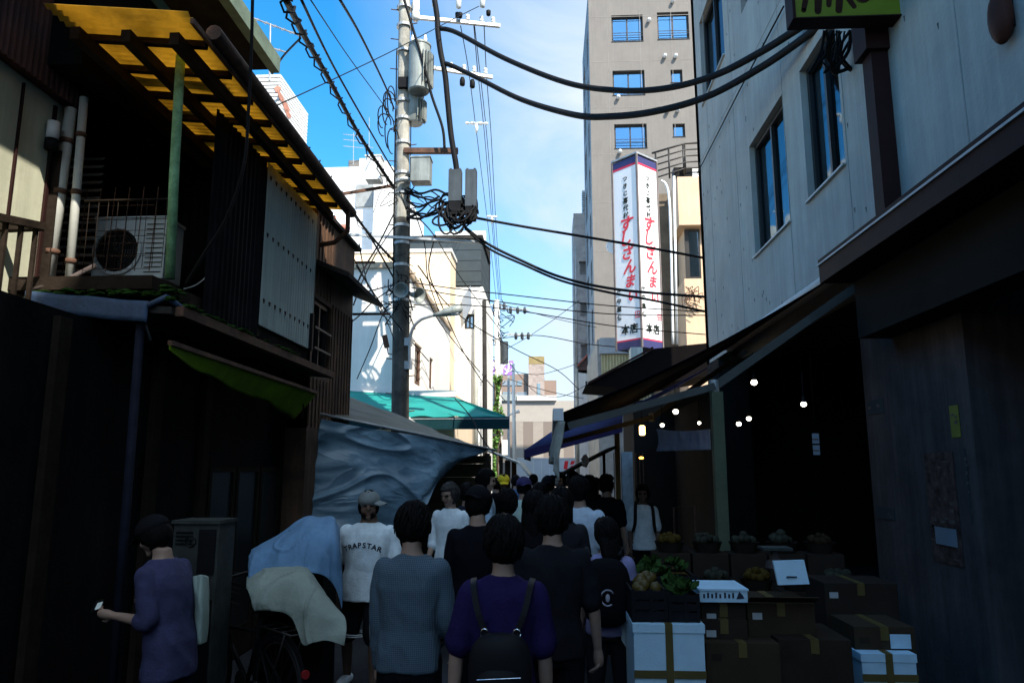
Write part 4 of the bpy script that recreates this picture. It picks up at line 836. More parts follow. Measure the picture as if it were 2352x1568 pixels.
for (pts, a, b, lab) in (([(940, 648), (1040, 662), (1180, 678), (1400, 702), (1620, 716)], 14.6, 16, 'thin wire crossing the street just above the lamp'),
    ([(945, 660), (1060, 680), (1240, 705), (1420, 722), (1620, 724)], 14.6, 16, 'thin wire crossing the street right at lamp level'),
    ([(950, 700), (1060, 700), (1200, 715), (1420, 750), (1620, 768)], 15, 17, 'thin wire passing below the lamp head to the peach building'),
    ([(1130, 780), (1230, 770), (1350, 790), (1470, 800)], 30, 20, 'thin wire from the far pole to the grey shop'),
    ([(960, 610), (1050, 720), (1180, 800), (1280, 850), (1330, 895)], 15, 30, 'long dark wire slanting down across the street to the right'),
    ([(965, 640), (1010, 740), (1090, 840), (1160, 920)], 15, 28, 'wire slanting down past the white building windows'),
    ([(1330, 690), (1270, 735), (1210, 775), (1165, 800)], 40, 34, 'thin wire rising right from the far pole to the balcony block'),
    ([(1168, 830), (1230, 900), (1290, 910), (1345, 885)], 35, 36, 'slack wire looping low across the far end of the street'),
    ([(1168, 870), (1230, 890), (1290, 905), (1340, 915)], 35, 36, 'lower slack wire across the far end of the street'),
    ([(1120, 690), (1200, 712), (1290, 735), (1370, 752)], 33, 36, 'thin wire above the tan building'),
    ([(1340, 830), (1280, 850), (1230, 860), (1170, 850)], 38, 35, 'thin wire in front of the tan stair tower'),
    ([(780, 545), (810, 590), (850, 660), (900, 730), (985, 830)], 11, 16, 'slack wire in front of the white wall'),
    ([(1000, 540), (985, 620), (1010, 690), (1060, 800), (1110, 880)], 14.6, 24, 'brown service cable dropping along the cream building'),
    ([(950, 480), (975, 560), (983, 640), (1010, 720)], 14.4, 16, 'cable hanging right of the pole shaft'),
    ([(960, 500), (1000, 545), (1060, 640), (1150, 760)], 14.4, 30, 'thin cable sloping from the terminal boxes to the far pole'),
    ([(820, 870), (850, 800), (880, 720), (905, 690)], 16, 14.6, 'wire rising from the teal canopy to the pole'),
    ([(1045, 915), (1080, 955), (1110, 1010), (1140, 1045)], 15.2, 13, 'guy wire crossing the teal canopy valance')):
    cable(pts, a, b, .012 if b < 20 else .016, lab, 'thin service wires', 'service_wire', 'cable', n=5)
for k, (pts, lab) in enumerate((([(1058, 60), (1076, 160), (1092, 285), (1110, 430), (1126, 560), (1140, 690)], 'leftmost of the thin conductors running from the crossarms to the far pole'),
    ([(1088, 55), (1098, 170), (1112, 300), (1124, 440), (1134, 560), (1146, 690)], 'second of the thin conductors running from the crossarms to the far pole'),
    ([(1090, 60), (1104, 180), (1117, 300), (1128, 430), (1137, 560), (1149, 690)], 'third of the thin conductors running from the crossarms to the far pole'),
    ([(1112, 60), (1118, 180), (1128, 310), (1135, 440), (1142, 560), (1152, 690)], 'rightmost of the thin conductors running from the crossarms to the far pole'))):
    cable(pts, 15.2, 36, .012, lab, 'conductors to the far pole', 'power_line', n=5)
for (x0, x1, py, y) in ((1068, 1121, 283, 21), (1118, 1142, 497, 27.5)):
    a = PY(x0, py, y); b = PY(x1, py + 1, y); sp = thing('line_spacer', ('larger' if y < 22 else 'smaller') + ' white insulating spacer hung on the conductors in the sky', 'spacer', (a + b) / 2, 'line spacers')
    mb = MB(); mb.tube([a, a.lerp(b, .1), a.lerp(b, .2), a.lerp(b, .3), a.lerp(b, .5), a.lerp(b, .7), a.lerp(b, .8), a.lerp(b, .9), b], [.03, .05, .02, .06, .03, .06, .02, .05, .03], 8); mb.build('rod', M['porcelain'], sp, True)
    c = (a + b) / 2; mb = MB(); mb.lathe(c, [(.03, -.3), (.05, -.2), (.06, -.1), (.02, 0)], 8); mb.build('clamp', M['porcelain'], sp, True)
t_ = MB().tube([PX(1800, 15, XR - .05), PX(1700, 205, XR - .05), PX(1602, 398, XR - .05)], .012, 6).build('service_wire', M['cable'], None, True); tag(t_, 'straight dark wire running diagonally along the concrete wall', 'cable', 'thin service wires')
# second pole, ivy, lamp post
yq = 35.0; g0 = PY(1148, 1000, yq); g1 = PY(1141, 690, yq)
p2 = thing('utility_pole', 'distant pale utility pole wrapped in ivy with a dark transformer beside the purple sign', 'utility pole', (g0.x, yq, 0))
MB().tube([(g0.x, yq, 0), g1], [.2, .13], 12).build('shaft', M['porcelain'], p2, True)
a = PY(1158, 835, yq); b = PY(1158, 785, yq); mb = MB(); mb.cyl(a, b, .2, .2, 14); mb.build('transformer', M['box_grey'], p2, auto=40)
for (x0, x1, py) in ((1150, 1215, 709), (1165, 1222, 768), (1120, 1165, 700)):
    mb = MB(); mb.bar(PY(x0, py, yq), PY(x1, py + 2, yq + .2), .08, .08); o = mb.build('crossarm', M['steel'], p2)
    for t in (.35, .6, .85): c = PY(x0 + (x1 - x0) * t, py, yq); mb = MB(); mb.lathe(c, [(.04, -.25), (.08, -.2), (.07, 0), (.04, .1)], 8); mb.build('insulator', M['box_grey'], o, True)
rnd = random.Random(9); mb = MB()
for k in range(26):
    c = PY(rnd.uniform(1125, 1165), rnd.uniform(690, 900), yq + rnd.uniform(-.2, .2)); mb.tube(cr([c, c + V((rnd.uniform(-.4, .4), 0, rnd.uniform(-.5, .3))), c + V((rnd.uniform(-.5, .5), 0, rnd.uniform(-.8, .3)))], 4), .02, 5)
mb.build('wiring', M['cable'], p2, True)
mb = MB(); c = PY(1160, 1030, yq); mb.box(c.x - .12, c.x + .14, yq - .45, yq - .21, c.z - .3, c.z + .4); mb.build('meter_box', M['white_plastic'], p2)
M['leaf'] = mat('ivy_leaf', (.05, .13, .025), .6, .5, 6, .1, 30, col2=(.09, .2, .04))
iv = thing('ivy', 'bright green ivy climbing the distant utility pole', 'ivy', (g0.x - .2, yq - .1, 0)); mb = MB(); rnd = random.Random(21)
for k in range(1500):
    py = rnd.uniform(860, 1095); w_ = 22 * (.55 + .45 * math.sin(py * .04)) * (1 if py < 1000 else .7); px = 1143 + rnd.uniform(-1, 1) * w_ - (8 if py > 980 else 0); c = PY(px, py, yq - .15 + rnd.uniform(-.35, .3)); s_ = rnd.uniform(.05, .11)
    n = V((rnd.uniform(-1, 1), rnd.uniform(-1, .2), rnd.uniform(-.3, 1))).normalized(); a = n.orthogonal().normalized(); b = n.cross(a)
    mb.add([c - a * s_, c + b * s_ * .7, c + a * s_, c - b * s_ * .7], [(0, 1, 2, 3)])
mb.build('leaf_mass', M['leaf'], iv); mb = MB()
for k in range(5): mb.tube(cr([(g0.x + rnd.uniform(-.25, .25), yq - .2, z) for z in (0, 1.5, 3, 4.5, 6)], 3), .02, 5)
mb.build('stem', M['rust'], iv, True)
yl_ = 50.0; a = PY(1183, 1050, yl_); b = PY(1179, 835, yl_)
lpst = thing('street_lamp', 'slim white lamp post with a short side lamp before the striped building', 'street lamp', (a.x, yl_, 0))
MB().tube([(a.x, yl_, 0), b], [.16, .09], 10).build('post', M['porcelain'], lpst, True)
l0 = PY(1180, 948, yl_); l1 = PY(1165, 955, yl_); l2 = PY(1193, 944, yl_); MB().tube([l1, l0, l2], [.05, .06, .12], 8).build('lamp_head', M['white_plastic'], lpst, True)
# dark service pole at the edge of the cream building
ypp = 24.0; a = PY(1116, 1100, ypp); b = PY(1112, 690, ypp)
dp2 = thing('service_pole', 'dark slim service pole in front of the cream building corner', 'pole', (a.x, ypp, 0)); MB().tube([(a.x, ypp, 0), b], [.085, .07], 10).build('shaft', M['roof_dark'], dp2, True); a2 = PY(1106, 1000, ypp); MB().tube([(a2.x, ypp, 0), PY(1104, 750, ypp)], .035, 8).build('conduit', M['steel'], dp2, True)
yr_ = 40.0; a = PY(1326, 1000, yr_); b = PY(1322, 560, yr_)
p3 = thing('utility_pole', 'thin brown pole at the right edge of the sky below the tower', 'utility pole', (a.x, yr_, 0)); MB().tube([(a.x, yr_, 0), PY(1325, 845, yr_)], [.1, .08], 10).build('shaft', M['pole'], p3, True); MB().tube([PY(1325, 846, yr_), b], [.05, .03], 6).build('rod', M['steel'], p3, True)
# aerial antenna on the left roof
def antenna(px, py0, py1, y, hw, lab, tiers):
    a = PY(px, py1, y); b = PY(px, py0, y); t = thing('antenna', lab, 'antenna', a, 'rooftop antennas'); MB().cyl(a - Z * .3, b, .02, .015, 6).build('mast', M['steel'], t)
    for (f_, w_, tilt) in tiers:
        c = a.lerp(b, f_); d = V((1, .3, tilt)).normalized(); mb = MB(); mb.tube([c - d * w_, c + d * w_], .014, 6); n = int(w_ * 14)
        for k in range(n): q = c + d * (w_ * (2 * (k + .5) / n - 1)); e = V((.15, 1, .0)).normalized(); mb.tube([q - e * .14 - Z * .03, q + e * .14 + Z * .03], .006, 4)
        mb.build('yagi', M['steel'], t)
antenna(621, 55, 150, 12, .6, 'large rooftop antenna with two long toothed booms above the left eave', ((.98, .55, -.28), (.42, .3, -.2)))
antenna(812, 305, 365, 34, .5, 'thin rooftop antenna with short bars on the white office block', ((.9, .5, 0), (.7, .5, 0), (.45, .5, 0)))
antenna(848, 270, 368, 34, .5, 'tall bare mast antenna right of the short-barred one', ((.3, .2, 0),))
# ------------------------------------------------------------------ awnings, canopies, stalls
M['navy'] = clothmat('navy_canvas', (.006, .006, .014), .04, .8, .3, 3)
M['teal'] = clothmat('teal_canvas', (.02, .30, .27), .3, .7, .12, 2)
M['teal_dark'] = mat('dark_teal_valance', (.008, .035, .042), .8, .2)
M['purple'] = clothmat('purple_canvas', (.03, .02, .085), .2, .8, .2, 3)
M['blue_canvas'] = clothmat('blue_canvas', (.10, .11, .26), .3, .8, .15, 3)
M['tarp'] = wrinkle(mat('silver_blue_tarp', (.075, .15, .215), .36, .3, 1.6, .08, 18, spec=.5, col2=(.15, .24, .31)), 2.2, .55, .15, (.5, 1, 1.4))
M['arm_grey'] = mat('dull_grey_arm', (.075, .075, .065), .6, .2, 4, .1)
M['post_green'] = mat('grey_green_post', (.085, .10, .055), .5, .2, 4, .1)
# tin canopy over the left ground floor
ct = thing('tin_canopy', 'low mossy tin canopy with a dented blue front over the left shop', 'canopy', (-3.2, 6.5, 2.9))
zc0 = PX(360, 690, -2.6).z; yc0 = 4.8
mb = MB(); mb.poly([(-4.2, yc0, zc0 + .12), (-2.6, yc0, zc0), (-2.6, yw1, zc0), (-4.2, yw1, zc0 + .12)], (0, 0, -.05)); mb.build('deck', M['roof_dark'], ct)
a = PY(58, 668, yc0 - .03); b = PY(340, 692, yc0 - .03); c = PY(382, 682, yc0)
mb = MB()
def ff(u, v):
    p = a.lerp(b, u); return V((p.x, yc0 - .03 + .004 * math.sin(u * 9) * v, p.z - .145 * v + .003 * math.sin(u * 14 + v)))
mb.grid(ff, 24, 4, (0, .01, 0)); mb.build('front_flashing', M['tin_blue'], ct, True)
mb = MB(); mb.tube([b + V((.0, 0, -.03)), c + V((.0, 0, .0)), (-2.56, yc0 + .1, zc0)], [.02, .025, .02], 8); mb.build('corner_cap', M['tin_blue'], ct, True)
mb = MB(); mb.bar((-2.57, yc0 + .05, zc0 - .02), (-2.57, yw1, zc0 - .02), .06, .07); mb.build('gutter', M['rust'], ct)
mb = MB(); rnd = random.Random(8)
for k in range(150):
    if k < 90: p = V((rnd.uniform(-3.7, -2.62), yc0 + rnd.uniform(0, .12), zc0 + .11 + rnd.uniform(-.02, .02)))
    else: p = V((-2.57 + rnd.uniform(-.03, .03), yc0 + .1 + rnd.random() ** 2 * 2.4, zc0 + .03))
    if k < 30: p = V((-2.66 + rnd.uniform(-.08, .08), yc0 + rnd.uniform(0, .15), zc0 + .05 + rnd.uniform(-.02, .1)))
    s_ = rnd.uniform(.012, .034); mb.ball(p, (s_ * 1.5, s_ * 1.3, s_ * .5), 7, 5, lambda d: 1 + .35 * noise.noise(d * 3 + p * 9))
mo = mb.build('moss', M['moss'], None); tag(mo, 'bright green moss growing on the tin canopy edge', 'moss', kind='stuff')
mb = MB(); mb.tube([PY(70, 668, 5.0), PY(160, 640, 5.05), PY(218, 610, 5.2)], .02, 8); t_ = mb.build('loose_pipe', M['conc_dark'], None, True); tag(t_, 'bent grey pipe leaning across the tin canopy to the balcony', 'pipe')
# condenser unit on balcony
a = PY(208, 640, 6.0); b = PY(384, 503, 6.0)
M['ac'] = mat('ac_enamel', (.6, .66, .66), .5, .08, 3, .03)
ac = thing('condenser_unit', 'grey air conditioner outdoor unit with a round fan grille on the left balcony', 'air conditioner', ((a.x + b.x) / 2, 6.15, a.z))
mb = MB(); mb.box(a.x, b.x, 6.0, 6.3, a.z, b.z); mb.box(a.x - .012, b.x + .012, 5.985, 6.31, b.z + .002, b.z + .025); mb.build('body', M['ac'], ac)
fc = PY(268, 575, 5.98); fr = 56 * 5.98 / F; mb = MB(); mb.lathe(fc + YA * .015, [(fr + .015, 0), (fr + .02, .02), (fr - .005, .025), (fr - .01, .0)], 36, -YA); mb.build('fan_ring', M['ac'], ac, auto=40)
mb = MB(); mb.lathe(fc + YA * .017, [(.001, 0), (fr - .008, 0), (fr - .008, .003), (.001, .003)], 32, -YA); mb.build('fan_recess', M['black_plastic'], ac)
mb = MB()
for k in range(1, 9): mb.tube([fc - YA * .012 + V((math.cos(q) * fr * k / 9, 0, math.sin(q) * fr * k / 9)) for q in [i * .2618 for i in range(25)]], .003, 4)
for k in range(6): q = k * math.pi / 6; d = V((math.cos(q), 0, math.sin(q))) * fr; mb.tube([fc - d - YA * .014, fc + d - YA * .014], .003, 4)
mb.build('fan_grille', M['frame_dark'], ac)
mb = MB()
for k in range(11): z = a.z + .05 + k * (b.z - a.z - .1) / 10; mb.box(fc.x + fr + .05, b.x - .02, 5.99, 5.997, z, z + .006)
mb.build('vent_slot', M['black_plastic'], ac)
mb = MB()
for x in (a.x + .08, b.x - .12): mb.box(x, x + .05, 6.0, 6.3, a.z - .05, a.z - .003)
mb.build('foot', M['black_plastic'], ac)
# cage wires in front of the unit
mb = MB()
for k in range(7): x = a.x - .05 + k * (b.x - a.x + .1) / 6; mb.tube([(x, 5.7, a.z - .02), (x + .02, 5.7, b.z + .18)], .004, 4)
for k in range(6): z = a.z + k * .11; mb.tube([(a.x - .06, 5.7, z), (b.x + .05, 5.7, z)], .003, 4)
t_ = mb.build('wire_mesh', M['rust'], None); tag(t_, 'rusty wire mesh standing in front of the balcony air conditioner', 'wire mesh')
# small hanging insulator with wire on the dark wall
p = PY(480, 600, 6.4); mb = MB(); mb.cyl(p, p + Z * .11, .015, .012, 8); mb.tube(cr([p, p - Z * .12, p + V((-.1, 0, -.22)), p + V((-.22, 0, -.26))], 4), .006, 5); t_ = mb.build('cable_joint', M['white_plastic'], None, True); tag(t_, 'small white cable joint dangling by the dark corrugated wall', 'cable joint')
# ground floor of the shop house
mb = MB()
for yy in (4.4, 5.6, 6.45, 8.45): mb.box(-3.2, -3.1, yy, yy + .12, 0, 2.8)
mb.build('pillar', M['dark_wood'], sh)
ds_ = thing('sliding_door', 'black three-panel sliding door in the shaded left shop front', 'door', (-3.12, 7.5, 0))
for k in range(3):
    y0 = 6.62 + k * .6; mb = MB(); mb.box(-3.149, -3.12, y0, y0 + .56, 0, 1.85); pn = mb.build('panel', mat('door_glass_dark', (.015, .02, .022), .3), ds_) if k == 0 else mb.build('panel', bpy.data.materials['door_glass_dark'], ds_)
    mb = MB(); mb.box(-3.119, -3.10, y0, y0 + .05, 0, 1.85); mb.box(-3.119, -3.10, y0 + .51, y0 + .56, 0, 1.85); mb.box(-3.119, -3.10, y0 + .05, y0 + .51, 1.8, 1.85); mb.box(-3.119, -3.10, y0 + .05, y0 + .51, 0, .3); mb.build('frame', M['dark_wood'], pn)
for (pa, pb_, yy, r, lab, m) in (((72, 720), (62, 870), 4.5, .018, 'thin grey conduit under the blue tin front', 'grey_pipe'), ((325, 720), (312, 960), 4.85, .03, 'blue-grey iron post under the tin canopy corner', 'tin_blue')):
    a = PY(*pa, yy); b = PY(*pb_, yy); t_ = MB().tube([V((b.x, yy, 0)), V((a.x, yy, zc0 - .06))], r, 8).build('canopy_post', M[m] if m == 'grey_pipe' else mat('dark_blue_iron', (.012, .014, .024), .7, .4, 6), None, True); tag(t_, lab, 'post', 'posts under the tin canopy')
mb = MB(); mb.tube([PY(328, 730, 4.86), PY(345, 780, 5.0)], .012, 6); t_ = mb.build('strut', M['steel'], None, True); tag(t_, 'short grey strut slanting under the canopy corner', 'strut')
# sagging green awning
g0_, g1_ = PX(390, 792, -2.45), PX(728, 905, -2.45)
ga = thing('green_awning', 'sagging bright green awning strip under the dark left canopy', 'awning', (-2.5, 6.2, 2.4))
M['green_cloth'] = clothmat('lime_green_canvas', (.21, .34, .015), .55, .8, .25, 3)
def gf(u, v):
    p = g0_.lerp(g1_, u); h = .03 + .22 * u ** .7 + .03 * math.sin(u * 7) * u
    return V((p.x - .22 * v * u + .01 * math.sin(u * 30) * v, p.y, p.z - h * v - .01 * math.sin(u * 17) * v))
mb = MB(); mb.grid(gf, 40, 8, (-.005, 0, 0)); mb.build('canvas', M['green_cloth'], ga, True)
mb = MB(); mb.bar(g0_ + Z * .015, g1_ + Z * .015, .03, .03); mb.build('rail', M['rust'], ga); mb = MB(); q = g1_ + V((-.1, -.12, -.1)); mb.tube([q + Z * .1, q - Z * .16], .008, 5); mb.build('batten', M['dark_wood'], ga)
# stall with tarpaulin
stl = thing('market_stall', 'left market stall with a sagging dusty roof and dark plank side behind the tarpaulin', 'market stall', (-1.9, 11, 0))
P1, P2, P3, P4 = PY(735, 948, 9.3), PY(1120, 1030, 10.9), PY(965, 972, 14.3), PY(752, 893, 12.5)
def rf(u, v):
    a = P1.lerp(P2, u); b = P4.lerp(P3, u); p = a.lerp(b, v); return p + Z * (.03 * noise.noise(p * 1.7) - .03 * math.sin(v * 3.14))
mb = MB(); mb.grid(rf, 24, 14, (0, 0, -.02)); mb.build('roof', mat('dusty_roof_sheet', (.12, .12, .10), .8, .4, 2, .2, 20), stl, True)
a = PY(990, 1105, 11.2); b = PY(1128, 1045, 11.2); mb = MB()
for k in range(6): z = .9 + k * .2; mb.box(a.x, b.x, 11.2, 11.24, z, z + .198 if k < 5 else 2.02)
mb.build('side_boarding', mat('olive_dark_boards', (.025, .024, .012), .8, .4, 4), stl)
mb = MB(); mb.box(a.x - 1.6, b.x - .1, 11.3, 15.0, 0, .9); mb.box(a.x - 1.6, a.x - 1.4, 9.6, 15, 0, 2.3); mb.build('counter', M['dark_wood'], stl)
mb = MB()
for (x, y) in ((b.x - .03, 10.9), (b.x - .05, 14.2), (a.x - 1.5, 9.5)): mb.bar((x, y, 0), (x, y, 2.05), .07, .07)
mb.build('post', M['dark_wood'], stl)
rows = [[PY(738, 962, 9.0), PY(850, 984, 9.3), PY(960, 1000, 9.8), PY(1060, 1016, 10.3), PY(1127, 1030, 10.7)],
        [PY(726, 1010, 8.9), PY(840, 1030, 9.2), PY(940, 1040, 9.6), PY(1030, 1042, 10.1), PY(1100, 1044, 10.6)],
        [PY(720, 1080, 8.85), PY(830, 1092, 9.1), PY(930, 1096, 9.4), PY(1003, 1082, 9.8), PY(1052, 1062, 10.4)],
        [PY(717, 1150, 8.85), PY(820, 1152, 9.0), PY(900, 1152, 9.2), PY(968, 1138, 9.5), PY(1005, 1108, 9.9)],
        [PY(714, 1235, 8.8), PY(810, 1235, 8.95), PY(880, 1228, 9.1), PY(935, 1200, 9.3), PY(985, 1155, 9.6)]]
mb = sheet(rows, 150, 110, .05, 1.5, (0, -1, 0), .006, 3, (.5, 1, 1.5), True); t_ = mb.build('tarpaulin', M['tarp'], None, True); tag(t_, 'crumpled silver blue tarpaulin draped over the left market stall', 'tarpaulin')
mb = MB(); mb.tube([PY(735, 950, 8.97), PY(960, 996, 9.75), PY(1140, 1034, 10.75)], .018, 8); t_ = mb.build('pole_bar', M['steel'], None, True); tag(t_, 'thin metal bar carrying the top edge of the tarpaulin', 'bar')
# teal corner awning and its shop
ya, yf = 16.9, 15.2
T0, T1 = PY(700, 890, ya), PY(1045, 912, ya); B0, B1 = PY(690, 953, yf), PY(1170, 958, yf); yE = 21.0
tl = thing('teal_awning', 'teal green corner awning, half sunlit, with a dark valance over the left side street', 'awning', ((B0.x + B1.x) / 2, 17, B1.z - .3))
def tf(u, v): p = T0.lerp(T1, u); q = B0.lerp(B1, u); r_ = p.lerp(q, v); return r_ - Z * (.05 * math.sin(v * 3.14) + .02 * math.sin(u * 40) * v)
mb = MB(); mb.grid(tf, 40, 8, (0, 0, -.006))
mb.add([T1, B1, (T1.x + .1, ya + .1, B1.z)], [(0, 1, 2)]); mb.build('canvas', M['teal'], tl, True)
vh = B1.z - PY(1170, 985, yf).z
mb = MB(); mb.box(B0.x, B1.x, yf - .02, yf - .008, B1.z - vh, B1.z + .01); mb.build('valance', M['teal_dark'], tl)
mb = MB(); mb.box(B0.x, B1.x + .01, yf - .03, yf - .021, B1.z - .035, B1.z - .02); mb.build('piping', M['steel'], tl)
mb = MB(); mb.box(T0.x, T1.x + .02, ya - .02, ya + .06, T1.z + .01, T1.z + .16); mb.build('head_board', M['white_wall'], tl)
ts = thing('corner_shop', 'pale corner shop beneath the teal awning', 'shop', (T1.x - 2, 19, 0)); mb = MB(); mb.box(-9, T1.x - .02, ya + .07, yE, 0, T1.z + .1); mb.build('wall', M['cream_wall'], ts); mb = MB(); mb.box(T1.x - 1.6, T1.x - .3, ya + .04, ya + .068, .0, 2.2); mb.build('shutter', M['black_wall'], ts)
# farther left stall with slanted white-edged roof
s2 = thing('market_stall', 'small far market stall with slanted white-edged roof on the left side', 'market stall', (-1.6, 18.5, 0))
K = [PY(1090, 1022, 17), PY(1128, 1040, 17), PY(1190, 1061, 17), PY(1213, 1090, 17)]
mb = MB(); mb.poly([K[0], K[2], K[2] + YA * 3.5, K[0] + YA * 3.5], (0, 0, -.04)); mb.poly([K[2] + V((.002, 0, 0)), K[3], K[3] + YA * 3.5, K[2] + V((.002, 3.5, 0))], (0, 0, -.03)); mb.build('roof', mat('bleached_roof', (.5, .46, .38), .7), s2)
mb = MB(); mb.tube([K[0] - YA * .03, K[2] - YA * .03, K[3] - YA * .03], .02, 6); mb.build('roof_edge', M['white_plastic'], s2)
mb = MB(); q = PY(1166, 1080, 17.1)
for dy in (0, 3): mb.bar((q.x, 17.1 + dy, 0), (q.x, 17.1 + dy, 2.0), .12, .12)
mb.build('post', M['dark_wood'], s2); mb = MB(); mb.box(-2.6, q.x - .1, 17.5, 20, 0, .9); mb.build('counter', M['white_wall'], s2)
# ------------------------------------------------------------------ right awning with folding arms
yA0, yA1 = 7.5, 12.6
f0 = PY(1283, 950, yA0); w0 = PY(1983, 614, yA0); X0, ZF = f0.x, f0.z; XW, ZW = XR - .12, w0.z
aw = thing('retractable_awning', 'large dark retractable awning over the right shop with grey folding arms', 'awning', ((X0 + XW) / 2, yA0 + 2, ZF - .4))
mb = MB(); mb.grid(lambda u, v: V((X0 + (XW - X0) * u, yA0 + (yA1 - yA0) * v, ZF + (ZW - ZF) * u - .10 * math.sin(u * 3.14) * (1 + .3 * math.sin(v * 9)))), 24, 16, (0, 0, -.008)); mb.build('canvas', M['navy'], aw, True)
mb = MB(); mb.box(X0 - .06, X0 + .04, yA0 + .06, yA1 - .06, ZF - .07, ZF + .05); mb.build('front_bar', M['steel'], aw)
for yy in (yA0 - .02, yA1 - .05): mb = MB(); mb.box(X0 - .055, X0 + .05, yy, yy + .075, ZF - .07, ZF + .055); mb.build('end_cap', M['white_plastic'], aw)
mb = MB(); mb.cyl((XW, yA0, ZW), (XW, yA1, ZW), .08, .08, 14); mb.box(XW - .02, XR - .003, yA0 - .05, yA0 + .1, ZW - .12, ZW + .12); mb.build('roller', M['pale_trim'], aw, auto=40)
for k, yy in enumerate((yA0 + .1, yA1 - .3)):
    s_ = PY(1985, 645, yA0 + .1) + YA * (yy - yA0 - .1); e_ = PY(1640, 888, yA0 + .1) + YA * (yy - yA0 - .1); h_ = PY(1305, 978, yA0 + .1) + YA * (yy - yA0 - .1)
    mb = MB(); mb.bar(s_, e_, .04, .085); a1 = mb.build('arm', M['arm_grey'], aw); mb = MB(); mb.bar(e_ - YA * .045, h_ - YA * .0, .04, .075); mb.build('arm', M['arm_grey'], aw); mb = MB(); mb.cyl(e_ - Z * .07, e_ + Z * .07, .05); mb.build('elbow', M['steel'], aw)
mb = MB(); mb.grid(lambda u, v: V((X0 - .02 - .05 * v + .035 * math.sin(u * 46) * (v + .15), yA0 + .02 + (yA1 - yA0 - .05) * u * u, ZF - .08 - .36 * v * (1 + .18 * math.sin(u * 11)))), 110, 5, (.005, 0, 0)); mb.build('valance', clothmat('faded_striped_valance', (.34, .36, .32), .25, .8), aw, True)
mb = MB(); rnd = random.Random(6)
for k in range(5): p = f0 + V((.0 + .012 * k, .02 - .02 * k, -.08)); mb.tube(cr([p, p + V((-.02, 0, -.18)), p + V((-.045 + rnd.uniform(-.01, .01), 0, -.34)), p + V((-.055, 0, -.5 - .02 * k))], 4), [.018 - .0008 * i for i in range(13)], 6)
t_ = mb.build('tie_cloth', mat('grimy_white_cloth', (.36, .37, .32), .9, .35, 8), None, True); tag(t_, 'grimy white strip of cloth hanging at the near end of the dark awning', 'cloth')
mb = MB(); a = PY(1652, 1250, 7.45); MB().cyl((a.x, 7.45, 0), (PY(1648, 900, 7.45).x, 7.45, PY(1648, 900, 7.45).z), .06, .06, 14).build('x', M['post_green'], None) if 0 else None
a = PY(1650, 1000, 7.4); po = thing('awning_post', 'grey green square post under the awning elbow on the right', 'post', (a.x + .06, 7.4, 0)); mb = MB(); q = PY(1645, 900, 7.4); b_ = V((PY(1660, 1250, 7.4).x, 7.4, 0)); mb.bar(b_, q, .11, .11, YA); mb.build('shaft', M['post_green'], po); mb = MB(); mb.box(b_.x - .14, b_.x + .14, 7.26, 7.54, 0, .03); mb.build('base', M['steel'], po)
# lamps under the awning
for (px, py, y, r, lab) in ((1732, 878, 8.0, 9, 'large bare bulb high under the awning'), (1846, 928, 7.6, 8, 'rightmost bare bulb in the shop'), (1720, 961, 9.0, 7, 'bulb in the middle of the shop, right of a dimmer pair'), (1697, 973, 9.4, 7, 'bulb just left of the middle one'), (1552, 945, 9.6, 8, 'bulb left of the green post under the awning'), (1606, 971, 10.5, 5, 'small bulb near the green post above the white cloth'), (1521, 976, 10.8, 6, 'small bulb above the left end of the white cloth')):
    p = PY(px, py, y); rr = r * y / F * .72; b_ = thing('light_bulb', 'lit ' + lab, 'light bulb', p, 'bare bulbs under the awning'); mb = MB(); mb.ball(p, (rr * 1.1, rr * 1.1, rr), 14, 9); mb.build('globe', bpy.data.materials.get('lit_bulb') or mat('lit_bulb', (1, .93, .75), .5, 0, 1, 0, emit=4), b_, True); mb = MB(); mb.cyl(p + Z * rr * .8, p + Z * (rr + .06), .022, .018, 8); mb.tube([p + Z * (rr + .06), p + Z * (rr + .3)], .005, 5); mb.build('socket', M['black_plastic'], b_)
p = PY(1475, 988, 11.5); ln = thing('paper_lantern', 'small glowing yellow lantern hanging deep under the awning', 'lantern', p); mb = MB(); mb.lathe(p, [(.03, -.075), (.045, -.06), (.045, .06), (.03, .075)], 12); mb.build('shade', mat('lit_lantern', (1, .62, .2), .6, 0, 1, 0, emit=4), ln, True); MB().tube([p + Z * .08, p + Z * .4], .005, 5).build('cord', M['cable'], ln)
p = PY(1473, 1051, 12.5); t_ = thing('light_bulb', 'tiny orange lamp glowing below the yellow lantern', 'lamp', p); MB().ball(p, (.04, .03, .02)).build('globe', mat('amber_lamp', (1, .45, .05), .5, 0, 1, 0, emit=4), t_, True)
# pale curtain, fan fin and shop sundries
rows = [[PY(1508, 985, 9.5), PY(1570, 990, 9.5), PY(1632, 985, 9.5)], [PY(1512, 1012, 9.5), PY(1570, 1012, 9.5), PY(1632, 1010, 9.5)], [PY(1507, 1036, 9.5), PY(1570, 1034, 9.5), PY(1634, 1032, 9.5)]]
mb = sheet(rows, 40, 14, .02, 4, (0, -1, 0), .004, 1, (2, 1, .4)); t_ = mb.build('shop_curtain', mat('pale_blue_cotton', (.30, .36, .52), .9, .1), None, True); tag(t_, 'pale blue white cloth banner hung left of the green post', 'banner')
